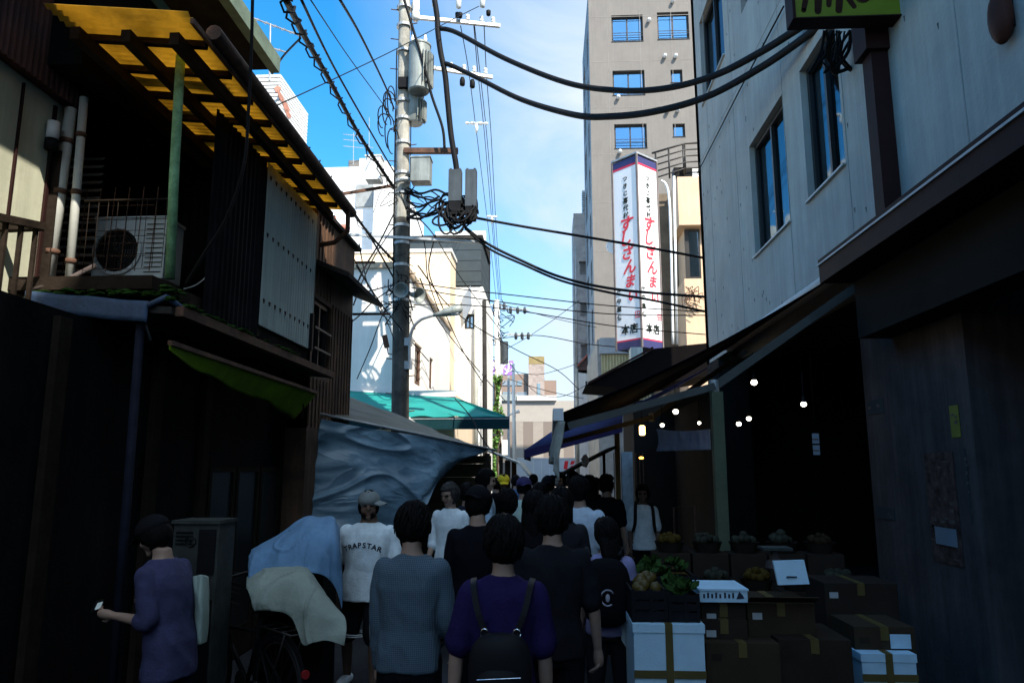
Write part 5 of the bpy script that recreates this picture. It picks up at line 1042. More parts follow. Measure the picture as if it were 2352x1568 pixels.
# purple awning farther along on the right
yp = 13.6; a = PY(1205, 1033, yp); pa = thing('purple_awning', 'blue and purple awning reaching out beyond the dark one over the right side', 'awning', (1.2, yp + 2, a.z - .2))
b_ = V((3.0, yp, a.z + 1.55)); dy_ = 4.2
mb = MB(); mb.grid(lambda u, v: a.lerp(b_, u) + YA * dy_ * v - Z * (.08 * math.sin(u * 3.14)), 14, 6, (0, 0, -.006)); mb.poly([a, PY(1290, 975, yp), PY(1430, 905, yp), PY(1430, 985, yp)], (0, .01, 0)); mb.build('canvas', M['blue_canvas'], pa, True)
mb = MB(); mb.poly([a + V((0, -.012, 0)), PY(1430, 978, yp - .012), PY(1430, 992, yp - .012), PY(1207, 1052, yp - .012)], (0, .008, 0)); mb.box(a.x - .01, a.x, yp + .002, yp + dy_, a.z - .17, a.z + .01); mb.build('valance', M['purple'], pa)
mb = MB(); mb.cyl(a + V((.02, .03, .0)), a + V((.02, dy_, 0)), .03, .03, 8); mb.build('front_bar', M['steel'], pa)
mb = MB(); q = PY(1418, 1040, yp + 1.5); mb.bar((q.x, yp + 1.5, 0), (q.x, yp + 1.5, 2.6), .1, .1); mb.build('post', mat('ochre_post', (.3, .17, .05), .7), pa)
# small slanted roof and hanging items in front of the truck
a = PY(1282, 1092, 14.5); b_ = PY(1345, 1058, 14.5); s3 = thing('stall_roof', 'small dark slanted stall roof in front of the truck on the right', 'stall roof', (b_.x, 15.5, a.z)); mb = MB(); mb.poly([a, b_, b_ + V((.6, 0, .3)), b_ + V((.6, 2.5, .3)), b_ + YA * 2.5, a + YA * 2.5], (0, 0, -.06)); mb.build('sheet', M['roof_dark'], s3); mb = MB(); mb.bar((b_.x + .5, 16.5, 0), (b_.x + .5, 16.5, b_.z + .2), .06, .06); mb.build('post', M['dark_wood'], s3)
p = PY(1344, 1062, 14.2); mb = MB(); mb.ball(p + Z * .03, (.07, .05, .12), 16, 12, lambda d: 1 + .3 * noise.noise(d * 2.2 + V((4, 1, 0)))); t_ = mb.build('hanging_bag', mat('pale_green_bag', (.4, .5, .42), .8, .4, 9, col2=(.5, .3, .25)), None, True); tag(t_, 'pale green hanging bag with a reddish mark under the purple awning', 'bag')
# dark shop front of the sushi house
yS = 19.0; sa = thing('sushi_canopy', 'dark pointed canopy roof below the tall sushi sign', 'canopy', (3, yS + 1.5, PY(1400, 880, yS).z))
mb = MB(); mb.poly([PY(1345, 884, yS), PY(1505, 800, yS), PY(1640, 786, yS), PY(1640, 860, yS), PY(1450, 892, yS)], (0, 2.4, 0)); mb.build('roof', mat('dark_canopy_sheet', (.004, .0028, .003), .8, .3), sa)
mb = MB(); mb.bar(PY(1350, 880, yS - .05), PY(1500, 798, yS - .05), .06, .05); mb.build('edge_trim', M['brown_trim'], sa)
br = PY(1450, 832, 19.2), PY(1476, 797, 19.2); mb = MB(); mb.box(br[0].x, br[1].x, 19.2, 19.7, br[0].z, br[1].z); mb.build('sign_bracket', M['pale_corr'], sa); mb = MB(); mb.bar(PY(1476, 826, 19.4), PY(1560, 838, 19.4), .05, .06); mb.bar(PY(1498, 828, 19.4), PY(1515, 850, 19.4), .03, .03); mb.build('support_bar', M['roof_dark'], sa)
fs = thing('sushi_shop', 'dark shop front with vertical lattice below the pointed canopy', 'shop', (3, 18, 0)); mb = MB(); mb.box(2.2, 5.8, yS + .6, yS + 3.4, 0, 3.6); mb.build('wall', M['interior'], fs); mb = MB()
for k in range(9): x = 1.55 + k * .09; mb.box(x, x + .02, yS - .6, yS - .57, .2, 2.2)
mb.build('lattice', M['rust'], fs)
q = rect_y(1430, 1050, 1440, 1130, 13.5); mb = MB(); mb.box(q[0], q[2] + .1, 13.5, 13.53, .6, q[3] + .1); t_ = mb.build('shop_banner', mat('pale_banner', (.45, .6, .66), .8, .3, 6), None); tag(t_, 'narrow pale banner with dark marks standing before the lattice shop', 'banner')
# shed form added in the gap to keep sun off the sushi shop
gs = thing('gap_sun_block', 'low dark sun-blocking form added in the gap beside the sushi shop', 'sun blocker', (4.6, 17, 0)); mb = MB(); mb.box(XR + .05, 6.3, YE + .02, 19.5, 0, 3.3); mb.build('wall', M['interior'], gs); mb = MB(); mb.poly([(XR - .35, YE + .02, 3.32), (6.3, YE + .02, 4.0), (6.3, 19.55, 4.0), (XR - .35, 19.55, 3.32)], (0, 0, .05)); mb.build('roof', M['interior'], gs)
# tall corner sign of the sushi shop
YSG = 20.0; Pf = PY(1470, 600, YSG); zb_s = PY(1474, 796, YSG).z; zt_s = PY(1466, 352, YSG).z; A_ = .92; Hs = zt_s - zb_s
sg = lthing('shop_sign', 'tall white square lantern sign with red and black Japanese lettering and navy bands', 'sign', (Pf.x, YSG + A_ / math.sqrt(2), zb_s), R(44))
h_ = A_ / 2; wp = mat('sign_white', (.80, .80, .80), .35, .03, 2, 0); mb = MB(); mb.box(-h_ + .004, h_ - .004, -h_ + .004, h_ - .004, Hs * .046, Hs * .9438); mb.build('panel', wp, sg, local=True)
mb = MB(); mb.box(-h_ - .002, h_ + .002, -h_ - .002, h_ + .002, Hs * .956, Hs * .99); mb.box(-h_ - .002, h_ + .002, -h_ - .002, h_ + .002, .0, Hs * .038); mb.build('navy_band', mat('navy_vinyl', (.035, .035, .12), .4, .05), sg, local=True)
mb = MB(); mb.box(-h_ - .001, h_ + .001, -h_ - .001, h_ + .001, Hs * .944, Hs * .9555); mb.box(-h_ - .001, h_ + .001, -h_ - .001, h_ + .001, Hs * .0385, Hs * .0465); mb.build('red_band', mat('crimson_vinyl', (.6, .03, .07), .4, .05), sg, local=True)
mb = MB()
for (x, y) in ((-1, -1), (1, -1), (-1, 1), (1, 1)): mb.box(x * h_ - .025, x * h_ + .025, y * h_ - .025, y * h_ + .025, -.01, Hs)
mb.build('frame', mat('brown_grey_frame', (.16, .13, .12), .5), sg, local=True)
mb = MB(); mb.box(-h_ - .02, h_ + .02, -h_ - .02, h_ + .02, Hs + .001, Hs + .05); mb.build('cap', M['steel'], sg, local=True)
mk = mat('sign_black', (.02, .025, .02), .5, 0); rd = mat('sign_red', (.72, .04, .06), .4, .04)
for (Oc, U, N) in ((V((-h_ - .001, 0, 0)), V((0, -1, 0)), V((-1, 0, 0))), (V((0, -h_ - .001, 0)), V((1, 0, 0)), V((0, -1, 0)))):
    k1 = MB(); k2 = MB(); K_ = A_ / .74 * 1.04
    for i, ch in enumerate('つきじ喜代村'): k1.add(*text(ch, K_ * (.135 if i < 3 else .15), Oc + Z * Hs * (.885 - i * .0395), U, Z, N, .003, bold=.004, shear=.1))
    for i, (ch, s_, du) in enumerate((('す', .47, -.02), ('し', .42, -.04), ('ざ', .40, .0), ('ん', .42, .06), ('ま', .36, .06), ('い', .33, .12))): k2.add(*text(ch, s_ * K_ * .86, Oc + U * du * K_ + Z * Hs * (.635 - i * .0745), U, Z, N, .003, bold=.012, shear=.22))
    for i, ch in enumerate('年中無休'): k1.add(*text(ch, .13 * K_, Oc - U * .25 * K_ + Z * Hs * (.29 - i * .042), U, Z, N, .003, bold=.004))
    for i, ch in enumerate('本店'): k1.add(*text(ch, .235 * K_, Oc + U * (-.09 + .24 * i) * K_ + Z * Hs * .095, U, Z, N, .003, bold=.006))
    c = Oc + U * .26 * K_ + Z * Hs * .165
    for (du, dz, a_, b__) in ((-.055, 0, .006, .07), (.055, 0, .006, .07), (0, .068, .06, .006), (0, -.068, .06, .006), (0, 0, .045, .006), (0, .03, .006, .035), (-.02, -.03, .006, .035), (.02, -.03, .006, .035)): k2.obox(c + U * du * K_ + Z * dz * K_ + N * .003, U * a_ * K_, Z * b__ * K_, N * .003)
    k1.build('black_lettering', mk, sg, local=True); k2.build('red_lettering', rd, sg, local=True)
MB().bar((h_ * .7, h_ * .7, Hs * .3), (h_ + 1.5, h_ + .9, Hs * .3), .06, .06).build('arm', M['steel'], sg, local=True)
MB().bar((h_ * .7, h_ * .7, Hs * .75), (h_ + 1.5, h_ + .9, Hs * .75), .06, .06).build('arm', M['steel'], sg, local=True)
# yellow-green hanging sign, top right
yg = 6.2; a = PY(1822, 66, yg); b_ = PY(2122, 66, yg); zt_ = a.z + 1.1
hg = thing('hanging_sign', 'yellow green box sign with dark brush lettering hanging at the top right', 'sign', ((a.x + b_.x) / 2, yg, a.z))
zf = PY(1830, 42, yg).z; mb = MB(); mb.box(a.x + .03, b_.x, yg, yg + .15, zf, zt_); mb.build('face', mat('lime_acrylic', (.12, .16, .005), .4, .15, 3, 0), hg)
mb = MB(); mb.box(a.x, b_.x + .02, yg - .02, yg + .17, zf - .014, zf - .003); mb.box(a.x, a.x + .027, yg - .02, yg + .17, zf, zt_); mb.build('frame', M['brown_trim'], hg)
mb = MB()
for (pts, w0_, w1_) in (([(1855, -70), (1853, -20), (1846, 24)], 9, 6), ([(1880, -70), (1880, -20), (1879, 26)], 12, 8), ([(1903, -60), (1905, -20), (1904, 12)], 9, 6), ([(1928, -70), (1929, -20), (1927, 24)], 11, 8), ([(1930, -40), (1945, -10), (1962, 15)], 8, 6), ([(1960, -30), (1972, -2), (1990, -1), (2002, -22)], 6, 7)):
    P = [PY(x, y, yg - .004) for x, y in pts]; c_ = cr(P, 6); rs = [(w0_ + (w1_ - w0_) * i / (len(c_) - 1)) * yg / F for i in range(len(c_))]
    for i in range(len(c_) - 1):
        d = (c_[i + 1] - c_[i]).normalized(); n1 = V((-d.z, 0, d.x)); mb.poly([c_[i] - n1 * rs[i], c_[i] + n1 * rs[i], c_[i + 1] + n1 * rs[i + 1], c_[i + 1] - n1 * rs[i + 1]], (0, .003, 0))
    mb.lathe(c_[-1], [(.001, 0), (rs[-1], 0), (rs[-1], .003), (.001, .003)], 12, YA)
mb.build('lettering', mat('sign_ink', (.03, .012, .008), .6), hg)
mb = MB(); mb.bar((b_.x, yg + .15, zf + .3), (XR - .003, yg + .15, zf + .3), .06, .06); mb.bar((b_.x, yg + .15, zf + .9), (XR - .003, yg + .15, zf + .9), .06, .06); mb.build('wall_bracket', M['rust'], hg)
rnd = random.Random(12); mb = MB()
for k in range(9):
    p = PY(rnd.uniform(1885, 1960), 70, yg + .9); mb.tube(cr([p, p + V((rnd.uniform(-.1, .1), .1, -.18)), p + V((rnd.uniform(-.15, .15), .2, -.36)), p + V((rnd.uniform(-.05, .2), .2, -.2)), p + V((.1, .1, .05))], 5), rnd.uniform(.008, .02), 6)
t_ = mb.build('cable_loops', M['cable'], None, True); tag(t_, 'dark loops of cable dangling under the hanging sign by the windows', 'cable')
p = PX(2298, 40, XR - .06); t_ = thing('wall_lamp', 'dark oval bulkhead fitting on the upper right concrete wall', 'wall fitting', p); mb = MB(); mb.ball(p, (.07, .1, .2), 14, 10); mb.build('cover', mat('dark_red_plastic', (.06, .022, .015), .5), t_, True); mb = MB(); mb.box(p.x + .02, XR - .003, p.y - .06, p.y + .06, p.z - .1, p.z + .1); mb.build('base', M['black_plastic'], t_)
# posters and notices on the near pillar
yp_ = PX(2080, 900, XR).y - 1.0
pf = yp_ - .004
def pillar_sheet(px0, py0, px1, py1, m, name, lab, y=None, cat='notice', extra=None):
    if y is None or y < 0:                       # pasted on the street face of the pillar
        off = -(y or 0); X_ = XR - .003 - off; a = PX(px1, py1, X_); b = PX(px0, py0, X_); zb_ = PX((px0 + px1) / 2, py1, X_).z; zt__ = PX((px0 + px1) / 2, py0, X_).z
        MBx_ = MB().box(X_ - .004, X_, a.y, b.y, zb_, zt__); t = thing(name, lab, cat, (X_, (a.y + b.y) / 2, zb_)); MBx_.build('sheet', m, t)
        if extra:
            mb = MB(); rnd = random.Random(len(lab))
            for k in range(extra): y0 = rnd.uniform(a.y + .02, b.y - .05); z0 = rnd.uniform(zb_ + .03, zt__ - .05); mb.box(X_ - .007, X_ - .0045, y0, min(b.y - .01, y0 + rnd.uniform(.02, .09)), z0, z0 + rnd.uniform(.008, .03))
            mb.build('printing', bpy.data.materials.get('poster_ink') or mat('poster_ink', (.14, .10, .08), .8, .5, 20), t)
        return t
    a = PY(px0, py1, y); b = PY(px1, py0, y); mb = MB(); mb.box(a.x, b.x, y - .006, y, a.z, b.z); t = thing(name, lab, cat, ((a.x + b.x) / 2, y, a.z)); mb.build('sheet', m, t)
    MB().tube([((a.x + b.x) / 2, y, b.z), ((a.x + b.x) / 2, y, 2.95)], .002, 4).build('string', M['cable'], t)
    if extra:
        mb = MB(); rnd = random.Random(len(lab))
        for k in range(extra): x0 = rnd.uniform(a.x + .02, b.x - .08); z0 = rnd.uniform(a.z + .03, b.z - .05); mb.box(x0, min(b.x - .01, x0 + rnd.uniform(.02, .09)), y - .009, y - .0065, z0, z0 + rnd.uniform(.008, .03))
        mb.build('printing', bpy.data.materials.get('poster_ink') or mat('poster_ink', (.28, .2, .16), .8, .5, 20), t)
    return t

# unseen awnings and a cross building added behind the viewer to darken the street
for k, (x0, x1, ya_, yb_, lab) in enumerate(((-3.3, -1.6, -15.5, -6.5, 'long dark unseen awning added for shade on the left far behind the viewer'), (-3.3, -1.9, -6.2, -3.2, 'short dark unseen awning added for shade on the left behind the viewer'), (1.7, 3.19, -15.5, -6.0, 'long dark unseen awning added for shade on the right far behind the viewer'))):
    t_ = thing('awning', lab, 'awning', ((x0 + x1) / 2, (ya_ + yb_) / 2, 2.6)); zi_ = (2.7, 3.4) if x0 > 0 else (3.3, 2.7)  # unseen awning, added for shade
    mb = MB(); mb.poly([(x0, ya_, zi_[0]), (x1, ya_, zi_[1]), (x1, yb_, zi_[1]), (x0, yb_, zi_[0])], (0, 0, .01)); mb.build('canvas', M['navy'], t_); mb = MB(); xx = x0 if x0 > 0 else x1; mb.box(xx - .03, xx + .03, ya_, yb_, 2.62, 2.69); mb.build('front_bar', M['steel'], t_)
be = thing('rear_shade_building', 'plain grey unseen building added behind the viewer to shade the street', 'building', (0, -20, 0)); mb = MB(); mb.box(-12, 12, -24, -18, 0, 6.5); mb.build('wall', M['conc_dark'], be); mb = MB()
for k in range(6): mb.box(-9 + k * 3, -7.4 + k * 3, -17.997, -17.96, 4, 6)
mb.build('added_window_band', M['glass_dark'], be)
# ------------------------------------------------------------------ people
M['skin'] = mat('light_skin', (.34, .22, .16), .6, .08, 12, .05)
M['skin_dark'] = mat('deep_skin', (.15, .088, .06), .55, .1, 12, .05)
M['hair'] = mat('black_hair', (.005, .0045, .0045), .62, .3, 30, .4, 90)
M['hair_brown'] = mat('dark_brown_hair', (.02, .013, .009), .5, .3, 30, .4, 90)
M['hair_grey'] = mat('grey_black_hair', (.045, .042, .04), .6, .3, 30, .4, 90)
M['eye'] = mat('dark_eye', (.01, .008, .007), .2, 0); M['lip'] = mat('lip', (.18, .08, .07), .5, .1)
CL = {}
def clo(nm, col, var=.15):
    if nm not in CL: CL[nm] = mat(nm, col, .9, var, 14, .25, 70)
    return CL[nm]
def remesh(mb, vox, smooth=4, disp=0, seed=0, decim=None):
    me = bpy.data.meshes.new('tmp'); me.from_pydata([tuple(p) for p in mb.v], [], mb.f); o = bpy.data.objects.new('tmp', me); COL.objects.link(o)
    m = o.modifiers.new('r', 'REMESH'); m.mode = 'VOXEL'; m.voxel_size = vox
    s = o.modifiers.new('s', 'SMOOTH'); s.factor = .5; s.iterations = smooth
    e = bpy.data.meshes.new_from_object(o.evaluated_get(bpy.context.evaluated_depsgraph_get())); bpy.data.objects.remove(o); bpy.data.meshes.remove(me)
    r = MB(); r.v = [v.co.copy() for v in e.vertices]; r.f = [tuple(p.vertices) for p in e.polygons]; r.mi = [0] * len(r.f)
    if disp:
        N_ = [v.normal.copy() for v in e.vertices]; S_ = V((seed, seed * 1.7, 0))
        for i, p in enumerate(r.v):
            q = V((p.x * 7, p.y * 7, p.z * 4.5 + p.x * 3)) + S_; r.v[i] = p + N_[i] * disp * ((1 - 2 * abs(noise.noise(q))) * .8 + .5 * noise.noise(q * 2.6))
    bpy.data.meshes.remove(e); return r
def loft(mb, rings, n=20):
    o = len(mb.v)
    for (c, rx, ry) in rings:
        for j in range(n):
            q = 2 * math.pi * j / n; sx_ = math.copysign(abs(math.cos(q)) ** .85, math.cos(q)); sy_ = math.copysign(abs(math.sin(q)) ** .85, math.sin(q)); mb.v.append(V(c) + V((sx_ * rx, sy_ * ry, 0)))
    for i in range(len(rings) - 1):
        for j in range(n): mb.f.append((o + i * n + j, o + i * n + (j + 1) % n, o + (i + 1) * n + (j + 1) % n, o + (i + 1) * n + j)); mb.mi.append(0)
    mb.f.append(tuple(o + j for j in reversed(range(n)))); mb.mi.append(0); k = (len(rings) - 1) * n; mb.f.append(tuple(o + k + j for j in range(n))); mb.mi.append(0)
def limb(mb, pts, rs, n=12):
    mb.tube(cr(pts, 5), [rs[0] + 0 * 0] * 0 or _interp(rs, len(cr(pts, 5))), n)
    for p, r in ((pts[0], rs[0]), (pts[-1], rs[-1])): mb.ball(p, r * .98, 10, 7)
def _interp(rs, k):
    o = []
    for i in range(k):
        t = i / (k - 1) * (len(rs) - 1); a = min(len(rs) - 2, int(t)); o.append(rs[a] + (rs[a + 1] - rs[a]) * (t - a))
    return o
def adir(side, ab, fl): return V((side * math.sin(ab), math.sin(fl) * math.cos(ab), -math.cos(ab) * math.cos(fl)))
PC = 0
def person(label, x, y, h=1.68, rz=0, vox=.017, w=1.0, arms=((.12, .05, .25), (.12, .05, .25)), legs=((.05, .0, .0), (.05, .0, .0)), lean=0, top='T', topc=('black_cotton', (.006, .006, .0075)),
           sleeve='short', botc=('black_trousers', (.006, .006, .008)), bot='long', skin='skin', hair='hair', hairlen=0, cap=None, head=None, group='people in the market street', hem=.84, face=False, topm=None, fingers=False, shoes=(.03, .03, .03), glasses=False, beard=False):
    global PC; PC += 1; s = h / 1.745
    if head is None: q_ = random.Random(PC * 13); head = (q_.uniform(-.05, .3), q_.uniform(-.45, .45))
    t = lthing('person', label, 'person', (x, y, 0), R(rz), group)
    def T(p): p = V(p); k = max(0, p.z - .92); return V((p.x * s, (p.y + math.sin(lean) * k) * s, (p.z if k == 0 else .92 + k * math.cos(lean)) * s))
    # joints
    hipz, shz = .90, 1.375; SW = .163 * w
    L_ = []; A_ = []
    for i, sd in enumerate((-1, 1)):
        ab, fl, kn = legs[i]; hp = V((sd * .085, 0, hipz)); kn_ = hp + adir(sd, ab, fl) * .43; an = kn_ + adir(sd, ab * .5, fl - kn) * .41
        L_.append((hp, kn_, an, adir(sd, ab * .5, fl - kn)))
        ab, fl, el = arms[i]; sh_ = V((sd * SW, 0, shz)); e_ = sh_ + adir(sd, ab, fl) * .285; wr = e_ + adir(sd, ab * .4, fl + el) * .245; A_.append((sh_, e_, wr, adir(sd, ab * .3, fl + el)))
    dz = min(l[2].z for l in L_) - .075        # lowest ankle to the ground
    def G(p, k=1): return T(V(p) - Z * dz)
    tors = [(.86, .150, .105), (.95, .155, .108), (1.06, .135 + .015 * (w - 1), .098), (1.17, .146, .104), (1.28, .168, .108), (1.36, .166, .098), (1.40, .140, .086), (1.43, .098, .072), (1.455, .064, .062), (1.475, .055, .058), (1.53, .052, .055)]
    hc = V((0, .015 + head[0] * .08, 1.605)); 
    body = MB()
    loft(body, [(G((0, .0, z)), rx * w * s, ry * s * (.5 + .5 * w)) for z, rx, ry in tors])
    def hshape(d):                            # d: unit direction, facing +Y
        k = 1.0
        if d.y > 0: k *= 1 - .06 * d.y * max(0, -d.z)
        k *= 1 - .16 * max(0, -d.z - .35) * (1 if d.y > -.2 else 1.6)
        return k
    hm = Matrix.Rotation(head[1], 3, 'Z') @ Matrix.Rotation(-head[0], 3, 'X')
    hb = MB(); hb.ball((0, 0, 0), (.074, .094, .112), 22, 16, hshape)
    hb.tube([(0, .088, .02), (0, .108, -.018), (0, .096, -.03)], [.009, .014, .01], 8)      # nose
    hb.tube([(-.05, .077, .03), (-.02, .09, .036), (.02, .09, .036), (.05, .077, .03)], [.008, .012, .012, .008], 6)  # brow
    hb.tube([(-.022, .083, -.055), (0, .091, -.055), (.022, .083, -.055)], [.006, .010, .006], 6)  # lips
    hb.ball((0, .075, -.088), (.03, .02, .02), 10, 7)
    for sd in (-1, 1): hb.ball((sd * .077, -.005, 0), (.010, .020, .032), 8, 6); hb.ball((sd * .045, .065, -.03), (.025, .02, .022), 8, 6)
    HC = G(hc)
    def H(p): return HC + (hm @ V(p)) * s * 1.03
    hb.v = [H(p) for p in hb.v]
    body.add(hb.v, hb.f)
    for hp, kn_, an, d in L_:
        limb(body, [G(hp), G(hp.lerp(kn_, .5)), G(kn_), G(kn_.lerp(an, .35)), G(an)], [r * s for r in (.083, .072, .054, .052, .036)])
        f = V((0, 1, 0)); limb(body, [G(an + V((0, -.03, -.035))), G(an + V((0, .07, -.042))), G(an + V((0, .15, -.052)))], [r * s for r in (.036, .036, .024)], 8)
    for sh_, e_, wr, d in A_:
        limb(body, [G(sh_), G(sh_.lerp(e_, .5)), G(e_), G(e_.lerp(wr, .35)), G(wr)], [r * s for r in (.050, .043, .037, .036, .025)])
        limb(body, [G(wr), G(wr + d * .05), G(wr + d * .085)], [r * s for r in (.026, .034, .030)], 8)
    body = remesh(body, vox, 3)
    for (sh_, e_, wr, d), sd in zip(A_, (-1, 1)):       # fingers rooted inside the palm
        pl = V((0, 1, 0)) if abs(d.y) < .8 else Z; ac_ = d.cross(V((sd, 0, 0))).normalized(); bx = V((sd, 0, 0)); fw__ = (V((0, 1, 0)) - d * d.y).normalized()
        for k in range(4):
            b0 = wr + d * .075 + fw__ * (.026 - .0175 * k); ln = (.068, .078, .072, .055)[k]; cu = -bx * .014 * (1 + .4 * k)
            body.tube([G(b0), G(b0 + d * ln * .5 + cu * .5), G(b0 + d * ln * .95 + cu * 2)], [.0095 * s, .0085 * s, .0065 * s], 6)
        b0 = wr + d * .03 + fw__ * .022; body.tube([G(b0), G(b0 + d * .03 + fw__ * .026), G(b0 + d * .062 + fw__ * .03 - bx * .008)], [.012 * s, .010 * s, .007 * s], 6)
    ms = [M[skin], M['eye'], M['lip']]; 
    for i, f in enumerate(body.f):
        c = V((0, 0, 0))
        for v_ in f: c += body.v[v_]
        c /= len(f); q = (hm.transposed() @ (c - HC)) / (s * 1.03)
        if q.y > .05:
            if .004 < q.z < .024 and .016 < abs(q.x) < .046 : body.mi[i] = 1
            elif -.066 < q.z < -.046 and abs(q.x) < .026: body.mi[i] = 2
    if face: pass
    else: body.mi = [0 if m == 2 else m for m in body.mi]
    body.build('body', ms, t, True, local=True)
    # hair or cap
    def hair_k(d):
        front = d.y > .30 - .25 * max(0, d.z) and d.z < .52 and abs(d.x) < .86
        return .86 if front else 1.09 + .06 * noise.noise(d * 4 + V((PC, 0, 0))) + (.05 if d.z > .3 else 0)
    hmsh = MB(); hmsh.ball((0, -.006, .008), (.086, .106, .118), 30, 22, lambda d: hair_k(d) * (1 if d.z > -.55 or hairlen else .93))
    if hairlen: loft(hmsh, [((0, -.045, -.02), .088, .062), ((0, -.055, -.08), .088, .055), ((0, -.06, -.10 - hairlen * .6), .085, .045), ((0, -.06, -.10 - hairlen), .065, .03)], 16)
    rl = random.Random(PC * 7 + 1); nl = 170 if vox < .013 else 70 if vox < .0165 else 34
    if not cap or hairlen:
        for k in range(nl):
            az = rl.uniform(0, 6.283); el = rl.uniform(.15, 1.35); pts = []; rr = 1.1 + rl.uniform(-.02, .05); tw = rl.uniform(-.5, .5); st = rl.uniform(.5, 1.0) * (1.5 if hairlen else 1)
            for i in range(6):
                e_ = el - i / 5 * st; a_ = az + tw * i / 5; d = V((math.cos(e_) * math.cos(a_), math.cos(e_) * math.sin(a_), math.sin(e_)))
                if d.y > .34 and d.z < .40: break
                if d.z < -.62 and not hairlen: break
                pts.append(V((d.x * .086, d.y * .106 - .006, d.z * .118 + .008)) * (rr + .02 * i / 5 + (.03 if i == 5 else 0)))
            if len(pts) > 2: hmsh.tube(pts, [.0095 - .0014 * i for i in range(len(pts))], 5)
    hmsh.v = [H(p) for p in hmsh.v]
    hmsh.build('hair', M[hair], t, True, local=True)
    if cap:
        k = MB(); k.ball((0, -.006, .036), (.099, .120, .104), 24, 14, lambda d: 1.0 if d.z > -.12 else .86); 
        bd = 1 if cap[1] >= 0 else -1
        k2_ = MB(); k2_.grid(lambda u, v: V(((u - .5) * .15 * (1 - .25 * v), bd * (.095 + .085 * v * (1 - (2 * u - 1) ** 2 * .45)), .045 - .018 * v - .02 * (2 * u - 1) ** 2)), 12, 6, (0, 0, .006)); rz_ = Matrix.Rotation(R(cap[2] if len(cap) > 2 else 0), 3, 'Z'); k.add([rz_ @ p for p in k2_.v], k2_.f)
        k.v = [H(p) for p in k.v]; k.build('cap', clo(*cap[0]), t, True, local=True)
    if glasses:
        k = MB()
        for sd in (-1, 1): k.tube([H((sd * .032 + .022 * math.cos(q), .098, .012 + .017 * math.sin(q))) for q in [i * .5236 for i in range(13)]], .0022, 5); k.tube([H((sd * .054, .097, .016)), H((sd * .078, .02, .016)), H((sd * .08, -.01, .01))], .002, 5)
        k.tube([H((-.011, .1, .015)), H((.011, .1, .015))], .002, 5); k.build('glasses', M['eye'], t, local=True)
    if beard:
        k = MB(); k.ball((0, .010, -.072), (.066, .082, .05), 18, 12, lambda d: 1.0 if d.z < .1 - .9 * max(0, d.y - .85) else .8); k.v = [H(p) for p in k.v]; k.build('beard', M['hair'], t, True, local=True)
    # top
    ex = .016 if top == 'T' else .02; sh = MB()
    rg = [(hem, .176, .132), (hem + .06, .174, .130)] + [(z, rx + ex * .9, ry + ex) for z, rx, ry in tors if z > hem + .08 and z < 1.44] + [(1.456, .074, .072)]
    loft(sh, [(G((0, 0, z)), rx * w * s, ry * s * (.5 + .5 * w)) for z, rx, ry in rg], 24)
    for sh_, e_, wr, d in A_:
        i = V((0, 0, 0)); s0 = sh_ - V((sh_.x * .05, 0, 0))
        if sleeve == 'short': limb(sh, [G(s0), G(sh_.lerp(e_, .4)), G(sh_.lerp(e_, .82))], [r * s for r in (.064, .062, .065)])
        elif sleeve == 'half': limb(sh, [G(s0), G(sh_.lerp(e_, .5)), G(e_), G(e_.lerp(wr, .18))], [r * s for r in (.064, .058, .057, .056)])
        else: limb(sh, [G(s0), G(sh_.lerp(e_, .5)), G(e_), G(e_.lerp(wr, .5)), G(e_.lerp(wr, .95))], [r * s for r in (.063, .056, .051, .046, .040)])
    sh = remesh(sh, vox * .85, 2, (.011 if vox < .013 else .0085) * s, PC * 3.1); so_ = sh.build('shirt' if top != 'jacket' else 'jacket', topm or clo(*topc), t, True, local=True)
    # bottoms
    tr = MB(); loft(tr, [(G((0, 0, z)), rx * w * s, ry * s) for z, rx, ry in ((.80, .165, .115), (.88, .163, .116), (.97, .150, .112), (1.0, .14, .105))], 20)
    for hp, kn_, an, d in L_:
        if bot == 'long': limb(tr, [G(hp), G(hp.lerp(kn_, .5)), G(kn_), G(kn_.lerp(an, .5)), G(an + Z * .02)], [r * s for r in (.096, .086, .07, .064, .058)])
        else: limb(tr, [G(hp), G(hp.lerp(kn_, .5)), G(hp.lerp(kn_, .92))], [r * s for r in (.10, .10, .10)])
    tr = remesh(tr, vox, 2, .006 * s, PC * 1.3 + 50); tr.build('trousers' if bot == 'long' else 'shorts', clo(*botc), t, True, local=True)
    for hp, kn_, an, d in L_:
        k = MB(); limb(k, [G(an + V((0, -.035, -.04))), G(an + V((0, .07, -.045))), G(an + V((0, .17, -.05)))], [r * s for r in (.044, .046, .036)], 12); k.v = [V((p.x, p.y, max(p.z, .004 + G(an).z - .08 * s))) for p in k.v]
        k.build('shoe', clo('shoe_%02d%02d' % (int(shoes[0] * 99), int(shoes[2] * 99)), shoes), t, True, local=True)
    t['_'] = 0; del t['_']
    return t, G, H, A_, SW
def at(px, py, y): p = PY(px, py, y); return p.x, p.z

WH = ('white_cotton', (.72, .80, .82)); BK = ('black_cotton', (.006, .006, .0075))
